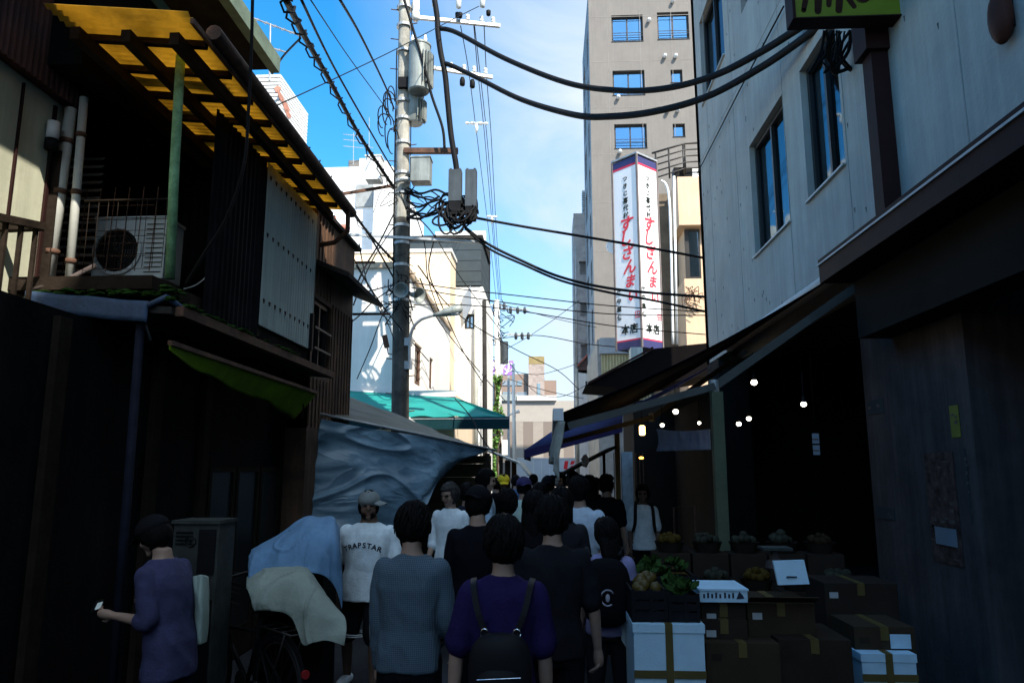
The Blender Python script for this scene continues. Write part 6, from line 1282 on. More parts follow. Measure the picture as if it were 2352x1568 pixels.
# checked fabric
def checkmat():
    m = mat('blue_grey_check', (.16, .22, .27), .9, .1, 10, .2, 60); nt = m.node_tree; L = nt.links
    tc = _n(nt, 'ShaderNodeTexCoord'); sp = _n(nt, 'ShaderNodeSeparateXYZ'); L.new(tc.outputs['Object'], sp.inputs[0]); outs = []
    for ax in (0, 2):
        w_ = _n(nt, 'ShaderNodeMath', operation='MULTIPLY'); w_.inputs[1].default_value = 640; L.new(sp.outputs[ax], w_.inputs[0])
        q = _n(nt, 'ShaderNodeMath', operation='SINE'); L.new(w_.outputs[0], q.inputs[0]); outs.append(q)
    ad = _n(nt, 'ShaderNodeMath', operation='ADD'); L.new(outs[0].outputs[0], ad.inputs[0]); L.new(outs[1].outputs[0], ad.inputs[1])
    r_ = _n(nt, 'ShaderNodeMapRange'); r_.inputs[1].default_value = -1.2; r_.inputs[2].default_value = 1.2; L.new(ad.outputs[0], r_.inputs[0])
    mx = _n(nt, 'ShaderNodeMix', data_type='RGBA'); mx.inputs[6].default_value = (.035, .06, .085, 1); mx.inputs[7].default_value = (.095, .14, .175, 1); L.new(r_.outputs[0], mx.inputs[0]); L.new(mx.outputs[2], nt.nodes['Principled BSDF'].inputs['Base Color']); return m
# nearest woman in purple with a small backpack
YA_ = 3.45; xA, zA_ = at(1156, 1190, YA_)
tA, GA, HA, AA, SA = person('person seen from behind in a purple T-shirt wearing a small black backpack', xA, YA_, zA_ + .0, 0, .011, .98, ((.22, -.06, .12), (.14, -.05, .25)), top='T', topc=('deep_purple_cotton', (.018, .012, .058)), sleeve='short', botc=('black_trousers', (.006, .006, .008)), hair='hair', hem=.82)
bp = lthing('backpack', 'small black leather backpack with silver strap rings on the purple T-shirt', 'backpack', (xA, YA_, 0)); mb = MB(); c = GA((0, -.20, 1.06))
mb.ball(c, (.135, .07, .16), 20, 14, lambda d: (abs(d.x) ** 3 + abs(d.y) ** 3 + abs(d.z) ** 3) ** (-1 / 3)); mb.build('body', M['black_plastic'], bp, True, local=True)
mb = MB(); mb.ball(c + V((0, -.045, -.05)), (.10, .045, .085), 16, 10, lambda d: (abs(d.x) ** 3 + abs(d.y) ** 3 + abs(d.z) ** 3) ** (-1 / 3)); mb.build('pocket', M['black_plastic'], bp, True, local=True)
for sd in (-1, 1):
    mb = MB(); P = cr([GA((sd * .145, .02, 1.44)), GA((sd * .135, -.10, 1.42)), GA((sd * .11, -.155, 1.32)), GA((sd * .07, -.165, 1.22))], 6)
    for i in range(len(P) - 1): mb.bar(P[i], P[i + 1], .026, .008, V((0, -1, .3)))
    mb.build('strap', M['black_plastic'], bp, local=True)
    mb = MB(); c2 = GA((sd * .075, -.178, 1.225)); mb.tube([c2 + V((math.cos(q) * .017, 0, math.sin(q) * .019)) for q in [i * .5236 for i in range(13)]], .004, 6); mb.build('ring', mat('silver', (.7, .7, .7), .2, .05, metal=1) if sd < 0 else bpy.data.materials['silver'], bp, True, local=True)
mb = MB(); mb.tube([c + V((-.09, -.088, -.005)), c + V((.09, -.088, .005))], .002, 6); mb.build('zip', bpy.data.materials['silver'], bp, local=True)
# man in checked shirt
xB, zB_ = at(948, 1158, 4.0)
person('person seen from behind in a blue grey checked shirt with dark hair', xB, 4.0, zB_, -4, .012, 1.0, ((.06, .02, .2), (.14, .06, .75)), top='shirt', topm=checkmat(), sleeve='long', botc=('black_trousers', (.006, .006, .008)), hem=.85)
# man facing us in white T-shirt and cap
xC, zC_ = at(850, 1128, 6.3)
tC, GC, HC_, AC_, SC_ = person('person facing the viewer in a white lettered T-shirt, grey cap and black shorts', xC, 6.3, zC_, 172, .011, 1.34, ((.2, .0, .18), (.2, .0, .18)), ((.04, .12, .08), (.26, -.12, .3)), top='T', topc=WH, sleeve='short', bot='short', botc=('black_shorts', (.014, .014, .016)), skin='skin_dark', shoes=(.70, .74, .78), cap=(('grey_felt', (.20, .22, .21)), 1, 62), head=(0.05, .35), face=True, hem=.80, beard=True)
from mathutils.bvhtree import BVHTree
_sm = [c for c in tC.children if c.name.startswith('shirt')][0].data; _bv = BVHTree.FromPolygons([v.co.copy() for v in _sm.vertices], [tuple(p.vertices) for p in _sm.polygons])
def on_shirt(p):
    h_ = _bv.ray_cast(V((p.x, 1, p.z)), V((0, -1, 0)))
    return V((p.x, (h_[0].y if h_[0] else p.y) + .004, p.z))
k = MB()
for i, ch in enumerate('TRAPSTAR'):
    u = (i - 3.5) * .042; sx__ = -u
    vs, fs = text(ch, .062, (0, 0, 0), V((1, 0, 0)), Z, V((0, 0, 0)), 0, bold=.002); a_ = -(i - 3.5) * .10
    vs2 = []
    for v_ in vs: x_ = u + v_.x * math.cos(a_) - v_.z * math.sin(a_) * 1; z_ = v_.x * math.sin(a_) + v_.z * math.cos(a_) - (i - 3.5) ** 2 * .0028; vs2.append(on_shirt(GC((-x_ * 1.05, .15, 1.275 + z_))))
    k.add(vs2, [tuple(reversed(f)) for f in fs])
k.build('lettering', mat('shirt_print', (.03, .035, .05), .8), tC, local=True)
k = MB()
for zz in (.50, .515): k.tube([GC((.09 + math.cos(q) * .104, math.sin(q) * .104, zz)) for q in [i * .3307 for i in range(20)]], .0045, 5); k.tube([GC((-.09 + math.cos(q) * .104, math.sin(q) * .104, zz)) for q in [i * .3307 for i in range(20)]], .0045, 5)
k.build('shorts_stripe', M['white_plastic'], tC, True, local=True)
# rest of the foreground
def P_(px, py, y, label, **k):
    x, z = at(px, py, y); return person(label, x, y, z, **k)
P_(1098, 1120, 5.4, 'tall person in black with a dark cap, right of the checked shirt', w=1.08, topc=('black_hoodie', (.006, .006, .009)), sleeve='long', cap=(('black_cap', (.008, .008, .01)), -1), vox=.014)
P_(1268, 1143, 4.3, 'person in a dark charcoal T-shirt walking right of the purple T-shirt, arm swinging', w=1.04, arms=((.06, 0, .2), (.24, .05, .22)), topc=('charcoal_cotton', (.011, .012, .015)), sleeve='short', vox=.012, legs=((.03, .1, .1), (.03, -.05, .1)))
P_(1036, 1110, 8.0, 'person in a white collared shirt and glasses facing the viewer by the tarpaulin', rz=165, topc=WH, sleeve='half', glasses=True, face=True, hair='hair_grey', vox=.014, arms=((.1, .1, .9), (.1, .1, .5)))
P_(1330, 1096, 7.0, 'person from behind in a pale blue T-shirt with a thin dark shoulder strap', w=1.1, rz=-12, topc=('pale_blue_cotton_shirt', (.50, .58, .66)), botc=('grey_jeans', (.05, .055, .07)), hem=.72, vox=.014)
xs_, zs_ = at(1330, 1096, 7.0); mb = MB(); s_ = zs_ / 1.7; mb.tube(cr([(xs_ - .13 * s_, 6.95, 1.43 * s_), (xs_ - .16 * s_, 6.86, 1.32 * s_), (xs_ - .19 * s_, 6.84, 1.18 * s_), (xs_ - .21, 6.88, 1.0 * s_)], 5), .012, 6); t_ = mb.build('bag_strap', M['black_plastic'], None, True); tag(t_, 'thin dark strap lying over the pale blue T-shirt', 'strap')
tH = P_(1392, 1192, 5.3, 'short person in a lavender top seen from behind, mostly hidden by a black backpack', w=1.02, topc=('lavender_cotton', (.24, .22, .38)), botc=('black_skirt', (.014, .013, .016)), hairlen=.12, vox=.014)
xh, zh = at(1392, 1192, 5.3); bk = thing('backpack', 'big black backpack with a small white round emblem on the lavender top', 'backpack', (xh, 5.1, .8)); c = V((xh - .02, 5.12, zh * .69)); mb = MB(); mb.ball(c, (.16, .10, .22), 20, 14, lambda d: (abs(d.x) ** 3 + abs(d.y) ** 3 + abs(d.z) ** 3) ** (-1 / 3)); mb.build('body', clo(*BK), bk, True)
mb = MB(); e = c + V((0, -.101, -.02)); mb.tube([e + V((math.cos(q) * .045, .002, math.sin(q) * .05)) for q in [.6 + i * .4 for i in range(13)]], .006, 5); mb.ball(e + V((0, .004, .0)), (.018, .006, .03), 8, 6); mb.build('emblem', mat('pale_print', (.42, .4, .46), .7), bk, True)
for sd in (-1, 1):
    mb = MB(); mb.tube(cr([c + V((sd * .1, .1, .22)), c + V((sd * .12, .16, .26)), c + V((sd * .13, .2, .2))], 4), .018, 6); mb.build('strap', M['black_plastic'], bk, True)
a = PY(1432, 1490, 5.2); mb = MB(); mb.poly([PY(1420, 1395, 5.2), PY(1437, 1370, 5.2), PY(1442, 1492, 5.2), PY(1428, 1470, 5.2)], (0, .08, 0)); t_ = mb.build('shopping_bag', mat('white_bag', (.55, .62, .62), .6, .1), None); tag(t_, 'white plastic shopping bag hanging beside the lavender top', 'bag')
P_(1475, 1114, 10.0, 'person in a white printed T-shirt with backpack straps standing alone under the awning', rz=185, topc=WH, skin='skin_dark', vox=.015, face=True)
xi, zi_ = at(1475, 1114, 10.0); s_ = zi_ / 1.7; bi = thing('backpack', 'dark backpack straps over the white printed T-shirt under the awning', 'backpack', (xi, 10, 1.0))
for sd in (-1, 1): mb = MB(); mb.tube(cr([(xi + sd * .1 * s_, 9.98, 1.47 * s_), (xi + sd * .12 * s_, 9.87, 1.38 * s_), (xi + sd * .13 * s_, 9.86, 1.2 * s_), (xi + sd * .15 * s_, 9.93, 1.08 * s_)], 5), .022, 6); mb.build('strap', M['black_plastic'], bi, True)
mb = MB(); mb.ball((xi, 10.2, 1.25 * s_), (.14, .09, .2), 14, 10); mb.build('body', M['black_plastic'], bi, True)
crowd = [(1112, 1079, 9.0, 'tall person with short hair turned right, pale collar, above the crowd', dict(rz=-75, topc=('sky_collar', (.35, .48, .58)), vox=.016)),
    (1158, 1090, 12.0, 'person in a bright yellow cap deep in the crowd', dict(cap=(('yellow_cap', (.7, .5, .02)), 1), rz=170)),
    (1203, 1097, 9.4, 'person in a dark purple cap and pale green shirt in the middle of the crowd', dict(cap=(('purple_cap', (.04, .03, .10)), -1), topc=('pale_green_cotton', (.42, .55, .47)), vox=.016, w=1.1)),
    (1258, 1094, 11.0, 'person with a black cap standing before the truck', dict(cap=(('black_cap', (.008, .008, .01)), -1))),
    (1287, 1086, 12.0, 'person with short dark hair facing the viewer, before the truck', dict(rz=170, face=True)),
    (1318, 1084, 10.5, 'person in a pale blue shirt with white straps, right of the truck cab', dict(rz=20, topc=('pale_blue_shirt', (.35, .45, .6)))),
    (1353, 1093, 9.2, 'person with loose dark hair in black, left of the lattice shop', dict(hairlen=.1)),
    (1392, 1091, 9.6, 'tall person in a black T-shirt beside the lattice shop', dict(rz=-30, w=1.1)),
    (1072, 1111, 8.9, 'person with dark hair in a navy top behind the white collared shirt', dict(topc=('navy_cotton', (.015, .018, .03)))),
    (1228, 1130, 6.1, 'person with long black hair in a black top just past the dark capped person', dict(hairlen=.22, vox=.015)),
    (1165, 1126, 6.8, 'person with cropped black hair in a dark navy jacket in the middle of the street', dict(topc=('navy_jacket', (.012, .014, .026)), sleeve='long', vox=.015)),
    (1290, 1122, 6.3, 'person with tied dark hair showing a white sleeve, left of the pale blue T-shirt', dict(topc=('black_and_white', (.02, .02, .024)), hairlen=.08, vox=.015)),
    (1300, 1130, 8.2, 'person in a white T-shirt glimpsed between two dark backs', dict(topc=WH)),
    (1240, 1110, 8.4, 'person in a white top with dark hair behind the purple cap', dict(topc=('off_white_cotton', (.6, .62, .62)))),
    (1140, 1098, 13.5, 'person in a black jacket near the far market stall', dict(topc=BK, sleeve='long')),
    (1185, 1092, 15.0, 'person in a blue top near the far stall posts', dict(topc=('mid_blue_cotton', (.08, .14, .26)))),
    (1225, 1090, 15.5, 'person with a dark top walking away at the street centre', dict()),
    (1335, 1092, 14.0, 'person in dark clothes under the purple awning', dict(rz=150)),
    (1268, 1092, 17.0, 'person in a grey top far down the street before the truck', dict(topc=('grey_cotton', (.1, .1, .11)))),
    (1368, 1098, 12.5, 'person in a dark shirt at the mouth of the lattice shop', dict(rz=60))]
for (px, py, y, lab, kw) in crowd: P_(px, py, y, lab, **kw)
wb_ = thing('shopping_bag', 'white bag hanging beside the bare leg of the person in the grey cap', 'bag', PY(857, 1490, 6.0)); rows = [[PY(852, 1392, 6.0), PY(858, 1388, 5.98), PY(880, 1392, 6.0)], [PY(848, 1440, 6.0), PY(860, 1440, 5.94), PY(886, 1440, 6.0)], [PY(852, 1492, 6.0), PY(862, 1490, 5.96), PY(884, 1490, 6.0)]]
sheet(rows, 14, 20, .01, 6, (0, -1, 0), .05, 2, (1, 1, .4), True).build('bag', mat('white_bag_cloth', (.5, .56, .56), .8, .1), wb_, True)
# person on the left looking at a phone
xK, zK = at(412, 1222, 4.4)
tK, GK, HK, AK, SK = person('person in a lavender grey shirt at the left edge looking down at a lit phone', xK, 4.4, zK + .1, 80, .012, 1.1, ((.1, -.05, 1.75), (.1, .05, 1.65)), lean=.2, head=(.5, 0), topc=('lavender_grey', (.045, .045, .105)), sleeve='half', skin='skin', hair='hair', cap=(('dark_cap', (.01, .01, .012)), 1), hem=.72, botc=('purple_grey_trousers', (.03, .026, .045)))
_w = AK[0][2] + AK[0][3] * .12; pw = Matrix.Rotation(R(80), 3, 'Z') @ GK(_w) + V((xK, 4.4, .035)); ph = thing('phone', 'small phone with a lit screen held by the lavender shirted person', 'phone', pw); mb = MB(); mb.obox(pw, (.012, 0, .03), (0, .035, 0), (.005, 0, -.002)); mb.build('case', M['black_plastic'], ph); mb = MB(); mb.obox(pw + V((.008, 0, .002)), (.006, 0, .018), (0, .024, 0), (.002, 0, -.001)); mb.build('screen', mat('phone_screen', (.6, .8, .9), .2, 0, 1, 0, emit=.12), ph)
rows = [[PY(447, 1322, 4.55), PY(462, 1320, 4.5), PY(476, 1325, 4.55)], [PY(445, 1400, 4.55), PY(463, 1400, 4.48), PY(480, 1402, 4.55)], [PY(447, 1475, 4.55), PY(462, 1478, 4.5), PY(474, 1473, 4.55)]]
mb = sheet(rows, 16, 30, .012, 6, (0, -1, 0), .02, 2, (1, 1, .3)); t_ = mb.build('tote_bag', mat('pale_green_cloth', (.30, .38, .33), .9, .15), None, True); tag(t_, 'pale green cloth bag hanging behind the lavender shirted person', 'bag')
# ------------------------------------------------------------------ left: cabinet, bicycle, covered load
a = PY(390, 1340, 5.0); b = PY(505, 1203, 5.0)
cbn = thing('cabinet', 'tall grey metal cabinet with a round dial and dark vent beside the black sliding doors', 'cabinet', ((a.x + b.x) / 2, 5.2, 0))
M['cab'] = mat('grimy_enamel', (.05, .056, .052), .6, .35, 6, .1, 40)
mb = MB(); mb.box(a.x, b.x, 5.0, 5.25, .02, b.z); mb.build('body', M['cab'], cbn)
c0 = PY(452, 1318, 5.0); c1 = PY(498, 1215, 5.0); mb = MB(); mb.box(c0.x, c1.x, 4.99, 4.997, c0.z, c1.z); mb.build('dark_panel', M['black_plastic'], cbn)
d = PY(438, 1243, 4.995); mb = MB(); mb.tube([d + V((math.cos(q) * .035, 0, math.sin(q) * .035)) for q in [i * .3142 for i in range(21)]], .004, 6); mb.ball(d, (.006, .004, .02), 8, 6); mb.build('dial', M['eye'], cbn, True)
mb = MB()
for k in range(4): mb.box(a.x + .02, c0.x - .04, 4.992, 4.998, b.z - .06 - k * .025, b.z - .05 - k * .025)
mb.build('vent', M['black_plastic'], cbn); mb = MB(); mb.box(a.x - .01, b.x + .01, 4.98, 5.26, b.z + .002, b.z + .025); mb.build('lid', M['cab'], cbn); mb = MB(); mb.box(a.x + .02, b.x - .02, 4.985, 4.998, .1, a.z - .1); mb.build('lower_door', M['black_plastic'], cbn)
# bicycle
def bicycle(px, py, y, rz):
    p = PY(px, py, y); t = lthing('bicycle', 'black city bicycle with fenders parked under the beige and blue cloths', 'bicycle', (p.x, y, 0), rz)
    r = .335
    for nm, x in (('rear', 0), ('front', 1.08)):
        mb = MB(); mb.tube([V((x + math.cos(q) * r, 0, r + math.sin(q) * r)) for q in [i * math.pi / 20 for i in range(41)]], .017, 8); w = mb.build('wheel', M['black_plastic'], t, True, local=True)
        mb = MB(); mb.tube([V((x + math.cos(q) * (r - .03), 0, r + math.sin(q) * (r - .03))) for q in [i * math.pi / 20 for i in range(41)]], .008, 6); mb.build('rim', M['frame_dark'], w, True, local=True)
        mb = MB()
        for k in range(18): q = k * math.pi / 9; mb.tube([(x, .02 * (-1) ** k, r), (x + math.cos(q) * (r - .03), 0, r + math.sin(q) * (r - .03))], .0015, 4)
        mb.cyl((x, -.04, r), (x, .04, r), .02); mb.build('spoke', M['frame_dark'], w, local=True)
        mb = MB(); f = [V((x + math.cos(q) * (r + .035), 0, r + math.sin(q) * (r + .035))) for q in [(.02 + i * .047) * math.pi for i in range(19)]]
        for i in range(len(f) - 1): mb.bar(f[i], f[i + 1], .05, .006, YA)
        mb.build('fender', M['black_plastic'], t, local=True)
    mb = MB(); S = V((.33, 0, .62)); B = V((.45, 0, .30)); Hd = V((.88, 0, .78)); Hl = V((.92, 0, .62))
    for a, b, rr in ((B, S + V((-.05, 0, .14)), .016), (B, Hl, .018), (V((0, .05, r)), S, .009), (V((0, -.05, r)), S, .009), (V((0, .05, r)), B, .01), (V((0, -.05, r)), B, .01), (Hd, V((1.08, .05, r)), .012), (Hd, V((1.08, -.05, r)), .012), (S + V((-.02, 0, .05)), Hl, .014), (Hd, V((.84, 0, 1.0)), .014)): mb.tube([a, b], rr, 8)
    mb.build('frame', M['black_plastic'], t, True, local=True)
    mb = MB(); mb.ball((.26, 0, .84), (.13, .09, .04), 14, 8, lambda d: 1 + .25 * d.x * -1); mb.build('saddle', M['black_plastic'], t, True, local=True)
    mb = MB(); mb.tube(cr([(.72, -.28, .98), (.86, -.2, 1.02), (.85, 0, 1.0), (.86, .2, 1.02), (.72, .28, .98)], 5), .012, 8); mb.build('handlebar', M['frame_dark'], t, True, local=True)
    mb = MB()
    for sd in (-.07, .07): mb.tube([(-.28, sd, .74), (.22, sd, .74)], .007, 6); mb.tube([(-.2, sd, .74), (0, sd, r)], .006, 6)
    for k in range(4): mb.tube([(-.28 + k * .14, -.07, .74), (-.28 + k * .14, .07, .74)], .006, 6)
    mb.build('rear_rack', M['frame_dark'], t, True, local=True)
    mb = MB()
    for k in range(7): mb.tube(cr([(1.0, -.17, .75 + k * .04), (1.3, -.15, .75 + k * .04), (1.3, .15, .75 + k * .04), (1.0, .17, .75 + k * .04)], 3), .004, 4)
    mb.build('basket', M['frame_dark'], t, local=True)
    mb = MB(); mb.lathe((.45, .05, .30), [(.02, 0), (.09, 0), (.09, .006), (.02, .006)], 20, YA); mb.tube([(.45, .05, .3), (.45, .08, .16)], .008, 6); mb.box(.40, .50, .08, .15, .145, .165); mb.build('crank', M['frame_dark'], t, local=True)
    mb = MB(); mb.cyl((-.36, 0, .5), (-.375, 0, .5), .03, .028, 12); mb.build('reflector', mat('red_reflector', (.25, .02, .02), .2), t, local=True)
    return t
bicycle(640, 1515, 5.3, R(138))
M['bl_cloth'] = wrinkle(mat('blue_grey_sheet', (.13, .25, .40), .75, .15, 4, .15, 50), 2.4, .4, .08, (1.6, 1, .5))
M['be_cloth'] = wrinkle(mat('beige_canvas_sheet', (.27, .31, .26), .85, .15, 4, .2, 50), 2.6, .45, .08, (1.2, 1, .7))
yb_ = 5.55
rows = [[PY(577, 1262, 5.7), PY(640, 1225, 5.8), PY(700, 1186, 5.9), PY(735, 1187, 5.9), PY(765, 1186, 5.9), PY(780, 1215, 5.85)],
        [PY(570, 1290, 5.5), PY(640, 1262, 5.5), PY(690, 1245, 5.5), PY(735, 1235, 5.5), PY(772, 1240, 5.55), PY(784, 1275, 5.6)],
        [PY(572, 1318, 5.42), PY(640, 1312, 5.38), PY(690, 1310, 5.38), PY(735, 1308, 5.4), PY(772, 1320, 5.5), PY(788, 1345, 5.55)],
        [PY(575, 1330, 5.4), PY(640, 1322, 5.36), PY(690, 1318, 5.36), PY(735, 1313, 5.4), PY(772, 1352, 5.5), PY(786, 1400, 5.55)]]
mb = sheet(rows, 80, 50, .016, 4.0, (0, -1, .2), .006, 5, (1.6, 1, .35), True); t_ = mb.build('cover_cloth', M['bl_cloth'], None, True); tag(t_, 'blue grey cloth draped over the higher load behind the bicycle', 'cover')
ld = MB(); q0 = PY(600, 1300, 5.75); q1 = PY(765, 1205, 5.9); ld.poly([V((q0.x, 5.75, 0)), V((q1.x, 5.75, 0)), V((q1.x - .02, 5.75, q1.z - .02)), V((q1.x - .3, 5.75, q1.z - .03)), V((q0.x, 5.75, q0.z - .0))], (0, .35, 0)); t_ = ld.build('load_stack', M['black_wall'], None); tag(t_, 'dark stacked load standing under the blue grey cloth', 'load')
rows = [[PY(566, 1325, 5.45), PY(590, 1310, 5.45), PY(640, 1296, 5.45), PY(690, 1292, 5.45), PY(710, 1305, 5.4), PY(735, 1345, 5.35), PY(770, 1390, 5.3)],
        [PY(568, 1350, 5.25), PY(600, 1340, 5.22), PY(650, 1330, 5.2), PY(695, 1330, 5.2), PY(725, 1350, 5.2), PY(755, 1385, 5.18), PY(790, 1415, 5.15)],
        [PY(576, 1380, 5.18), PY(610, 1375, 5.14), PY(660, 1370, 5.12), PY(700, 1385, 5.1), PY(730, 1400, 5.1), PY(760, 1420, 5.1), PY(795, 1440, 5.1)],
        [PY(582, 1398, 5.16), PY(615, 1395, 5.12), PY(665, 1400, 5.1), PY(700, 1430, 5.08), PY(728, 1445, 5.08), PY(758, 1452, 5.08), PY(793, 1462, 5.08)],
        [PY(588, 1402, 5.16), PY(620, 1402, 5.12), PY(668, 1415, 5.1), PY(694, 1478, 5.08), PY(722, 1474, 5.08), PY(752, 1470, 5.08), PY(790, 1482, 5.08)]]
mb = sheet(rows, 100, 70, .02, 3.6, (0, -1, .15), .006, 9, (1.2, 1, .6), True); t_ = mb.build('cover_cloth', M['be_cloth'], None, True); tag(t_, 'crumpled beige canvas cloth hanging over the bicycle saddle and rack', 'cover')
# ------------------------------------------------------------------ right: boxes and produce
M['foam'] = mat('white_foam', (.50, .68, .76), .7, .06, 12, .1, 80); M['tape'] = mat('brown_tape', (.11, .08, .025), .35, .15, 6, 0); M['card'] = mat('brown_cardboard', (.045, .030, .018), .85, .2, 4, .1, 40); M['card2'] = mat('dull_cardboard', (.030, .021, .015), .85, .25, 4, .1, 40)
def foam_box(x0, x1, y0, y1, z0, z1, label, tape=True, group='white foam boxes'):
    t = thing('foam_box', label, 'box', ((x0 + x1) / 2, (y0 + y1) / 2, z0), group); lh = min(.05, (z1 - z0) * .2)
    MB().box(x0, x1, y0, y1, z0, z1 - lh).build('body', M['foam'], t); MB().box(x0 - .006, x1 + .006, y0 - .006, y1 + .006, z1 - lh + .002, z1).build('lid', M['foam'], t)
    if tape:
        w_ = .022; xm = (x0 + x1) / 2; zm = z0 + (z1 - z0) * .45; mb = MB(); mb.box(xm - w_, xm + w_, y0 - .010, y0 - .0065, z0, z1 + .001); mb.box(x0 - .004, xm - w_ - .001, y0 - .010, y0 - .0065, zm - w_, zm + w_); mb.box(xm + w_ + .001, x1 + .004, y0 - .010, y0 - .0065, zm - w_, zm + w_); mb.box(x0, x1, y0 - .010, y0 - .0065, z1 - .02, z1 + .002) if 0 else None; mb.box(xm - w_, xm + w_, y0 - .009, y1, z1 + .001, z1 + .003); mb.build('tape', M['tape'], t)
    return t
def fb(px0, py0, px1, py1, y, d, label, **k):
    a = PY(px0, py1, y); b = PY(px1, py0, y); return foam_box(a.x, b.x, y, y + d, max(0.0, a.z), b.z, label, **k)
yb1_ = 4.65
b0 = PY(1455, 1432, yb1_); b1 = PY(1616, 1432, yb1_)
foam_box(b0.x, b1.x, yb1_, yb1_ + .5, .41, b0.z, 'large white foam box with crossed brown tape at the front of the right stall')
foam_box(b0.x, b1.x, yb1_, yb1_ + .5, 0, .405, 'white foam box at the bottom of the stack under the crossed tape one')
def card_box(px0, py0, px1, py1, y, d, label, m='card', z0=None, flap=False):
    a = PY(px0, py1, y); b = PY(px1, py0, y); zz = max(0, a.z) if z0 is None else z0; t = thing('cardboard_box', label, 'box', ((a.x + b.x) / 2, y + d / 2, zz), 'cardboard boxes of the right stall')
    MB().box(a.x, b.x, y, y + d, zz, b.z).build('body', M[m], t); mb = MB(); xm = (a.x + b.x) / 2; mb.box(xm - .025, xm + .025, y - .003, y + d, b.z + .001, b.z + .003); mb.box(xm - .025, xm + .025, y - .004, y - .001, b.z - .08, b.z + .001); mb.build('tape', M['tape'], t)
    mb = MB(); mb.box(a.x + .03, a.x + .09, y - .003, y - .0005, b.z - .1, b.z - .06); mb.build('label', M['pale_trim'] if len(label) % 2 else M['card2'], t)
    if flap: mb = MB(); mb.poly([(a.x, y - .001, b.z + .004), (b.x, y - .001, b.z + .004), (b.x, y - .1, b.z + .05), (a.x, y - .1, b.z + .05)], (0, .004, .004)); mb.build('flap', M[m], t)
    return t
card_box(1628, 1478, 1790, 1640, 4.75, .5, 'brown cardboard box right of the crossed tape foam box', z0=0)
card_box(1797, 1470, 1955, 1640, 4.8, .5, 'brown cardboard box second to the right of the crossed tape foam box', 'card2', z0=0)
card_box(1720, 1385, 1870, 1466, 4.95, .45, 'flat open cardboard box under the white lid', flap=True, z0=PY(1720, 1474, 4.78).z)
card_box(1612, 1386, 1712, 1420, 4.9, .4, 'narrow printed carton under the lettered white tray', 'card2'); card_box(1612, 1424, 1716, 1470, 4.85, .4, 'dark carton on top of the first brown box', 'card2')
card_box(1965, 1440, 2100, 1495, 5.0, .4, 'cardboard box with a white label on the right foam box', z0=PY(1965, 1500, 5.0).z)
card_box(1900, 1340, 2060, 1436, 5.5, .4, 'tall dark carton at the back of the right stall', 'card2', z0=0)
a = PY(2046, 1488, 4.995); b = PY(2090, 1456, 4.995); mb = MB(); mb.box(a.x, b.x, 4.989, 4.994, a.z, b.z); t_ = mb.build('shipping_label', M['foam'], None); tag(t_, 'white shipping label with dark print stuck on the right cardboard box', 'label')
foam_box(PY(1978, 1500, 4.9).x, PY(2102, 1500, 4.9).x, 4.9, 5.35, PY(1990, 1600, 4.9).z, PY(1978, 1500, 4.9).z, 'smaller white foam box with crossed tape at the right end of the stall')
card_box(1975, 1605, 2110, 1700, 4.9, .5, 'carton under the right foam box', z0=0)
# lettered tray
a = PY(1608, 1382, 4.85); b = PY(1716, 1352, 4.85); tr_ = thing('foam_tray', 'low white foam tray with dark lettering on its front', 'tray', ((a.x + b.x) / 2, 5.0, a.z)); mb = MB(); mb.box(a.x, b.x, 4.85, 5.2, a.z, b.z - .012); mb.box(a.x - .008, b.x + .008, 4.842, 5.208, b.z - .011, b.z); mb.build('tray', M['foam'], tr_)
mb = MB(); mb.add(*text('DREDGE', .05, V((a.x + .13, 4.849, (a.z + b.z) / 2)), XA, Z, -YA, .001)) if 0 else None
for k, x in enumerate((.02, .045, .07, .095, .12, .15, .175, .2)): mb.box(a.x + x, a.x + x + .012, 4.846, 4.8495, a.z + .025, a.z + .05 + .008 * (k % 2))
mb.poly([(b.x - .07, 4.8495, a.z + .02), (b.x - .02, 4.8495, a.z + .025), (b.x - .03, 4.8495, a.z + .045), (b.x - .05, 4.8495, a.z + .065)], (0, -.003, 0)); mb.build('printing', bpy.data.materials['shirt_print'], tr_)
# upright lid
a = PY(1782, 1340, 5.1); b = PY(1850, 1287, 5.1); t_ = thing('foam_board', 'white foam lid with a small dark stamp leaning upright on the cartons', 'lid', ((a.x + b.x) / 2, 5.1, a.z)); mb = MB(); mb.obox((a + b) / 2, (( b.x - a.x) / 2, 0, .004), (0, .012, 0), (-.008, .015, (b.z - a.z) / 2)); mb.build('board', M['foam'], t_)
c = (a + b) / 2; mb = MB(); mb.box(c.x - .035, c.x + .03, c.y - .028, c.y - .02, c.z - .03, c.z - .022); mb.build('stamp', bpy.data.materials['shirt_print'], t_)
# weighing scale
p = PY(1780, 1262, 5.4); t_ = thing('weighing_scale', 'small weighing scale standing behind the white lid', 'scale', (p.x, 5.4, p.z - .12)); mb = MB(); mb.box(p.x - .1, p.x + .1, 5.32, 5.48, p.z + .002, p.z + .02); mb.build('pan', M['pale_trim'] if 0 else M['cab'], t_); mb = MB(); mb.lathe((p.x, 5.4, p.z - .12), [(.07, 0), (.065, .04), (.03, .06), (.03, .118)], 14); mb.build('pedestal', M['conc_dark'], t_, auto=40)
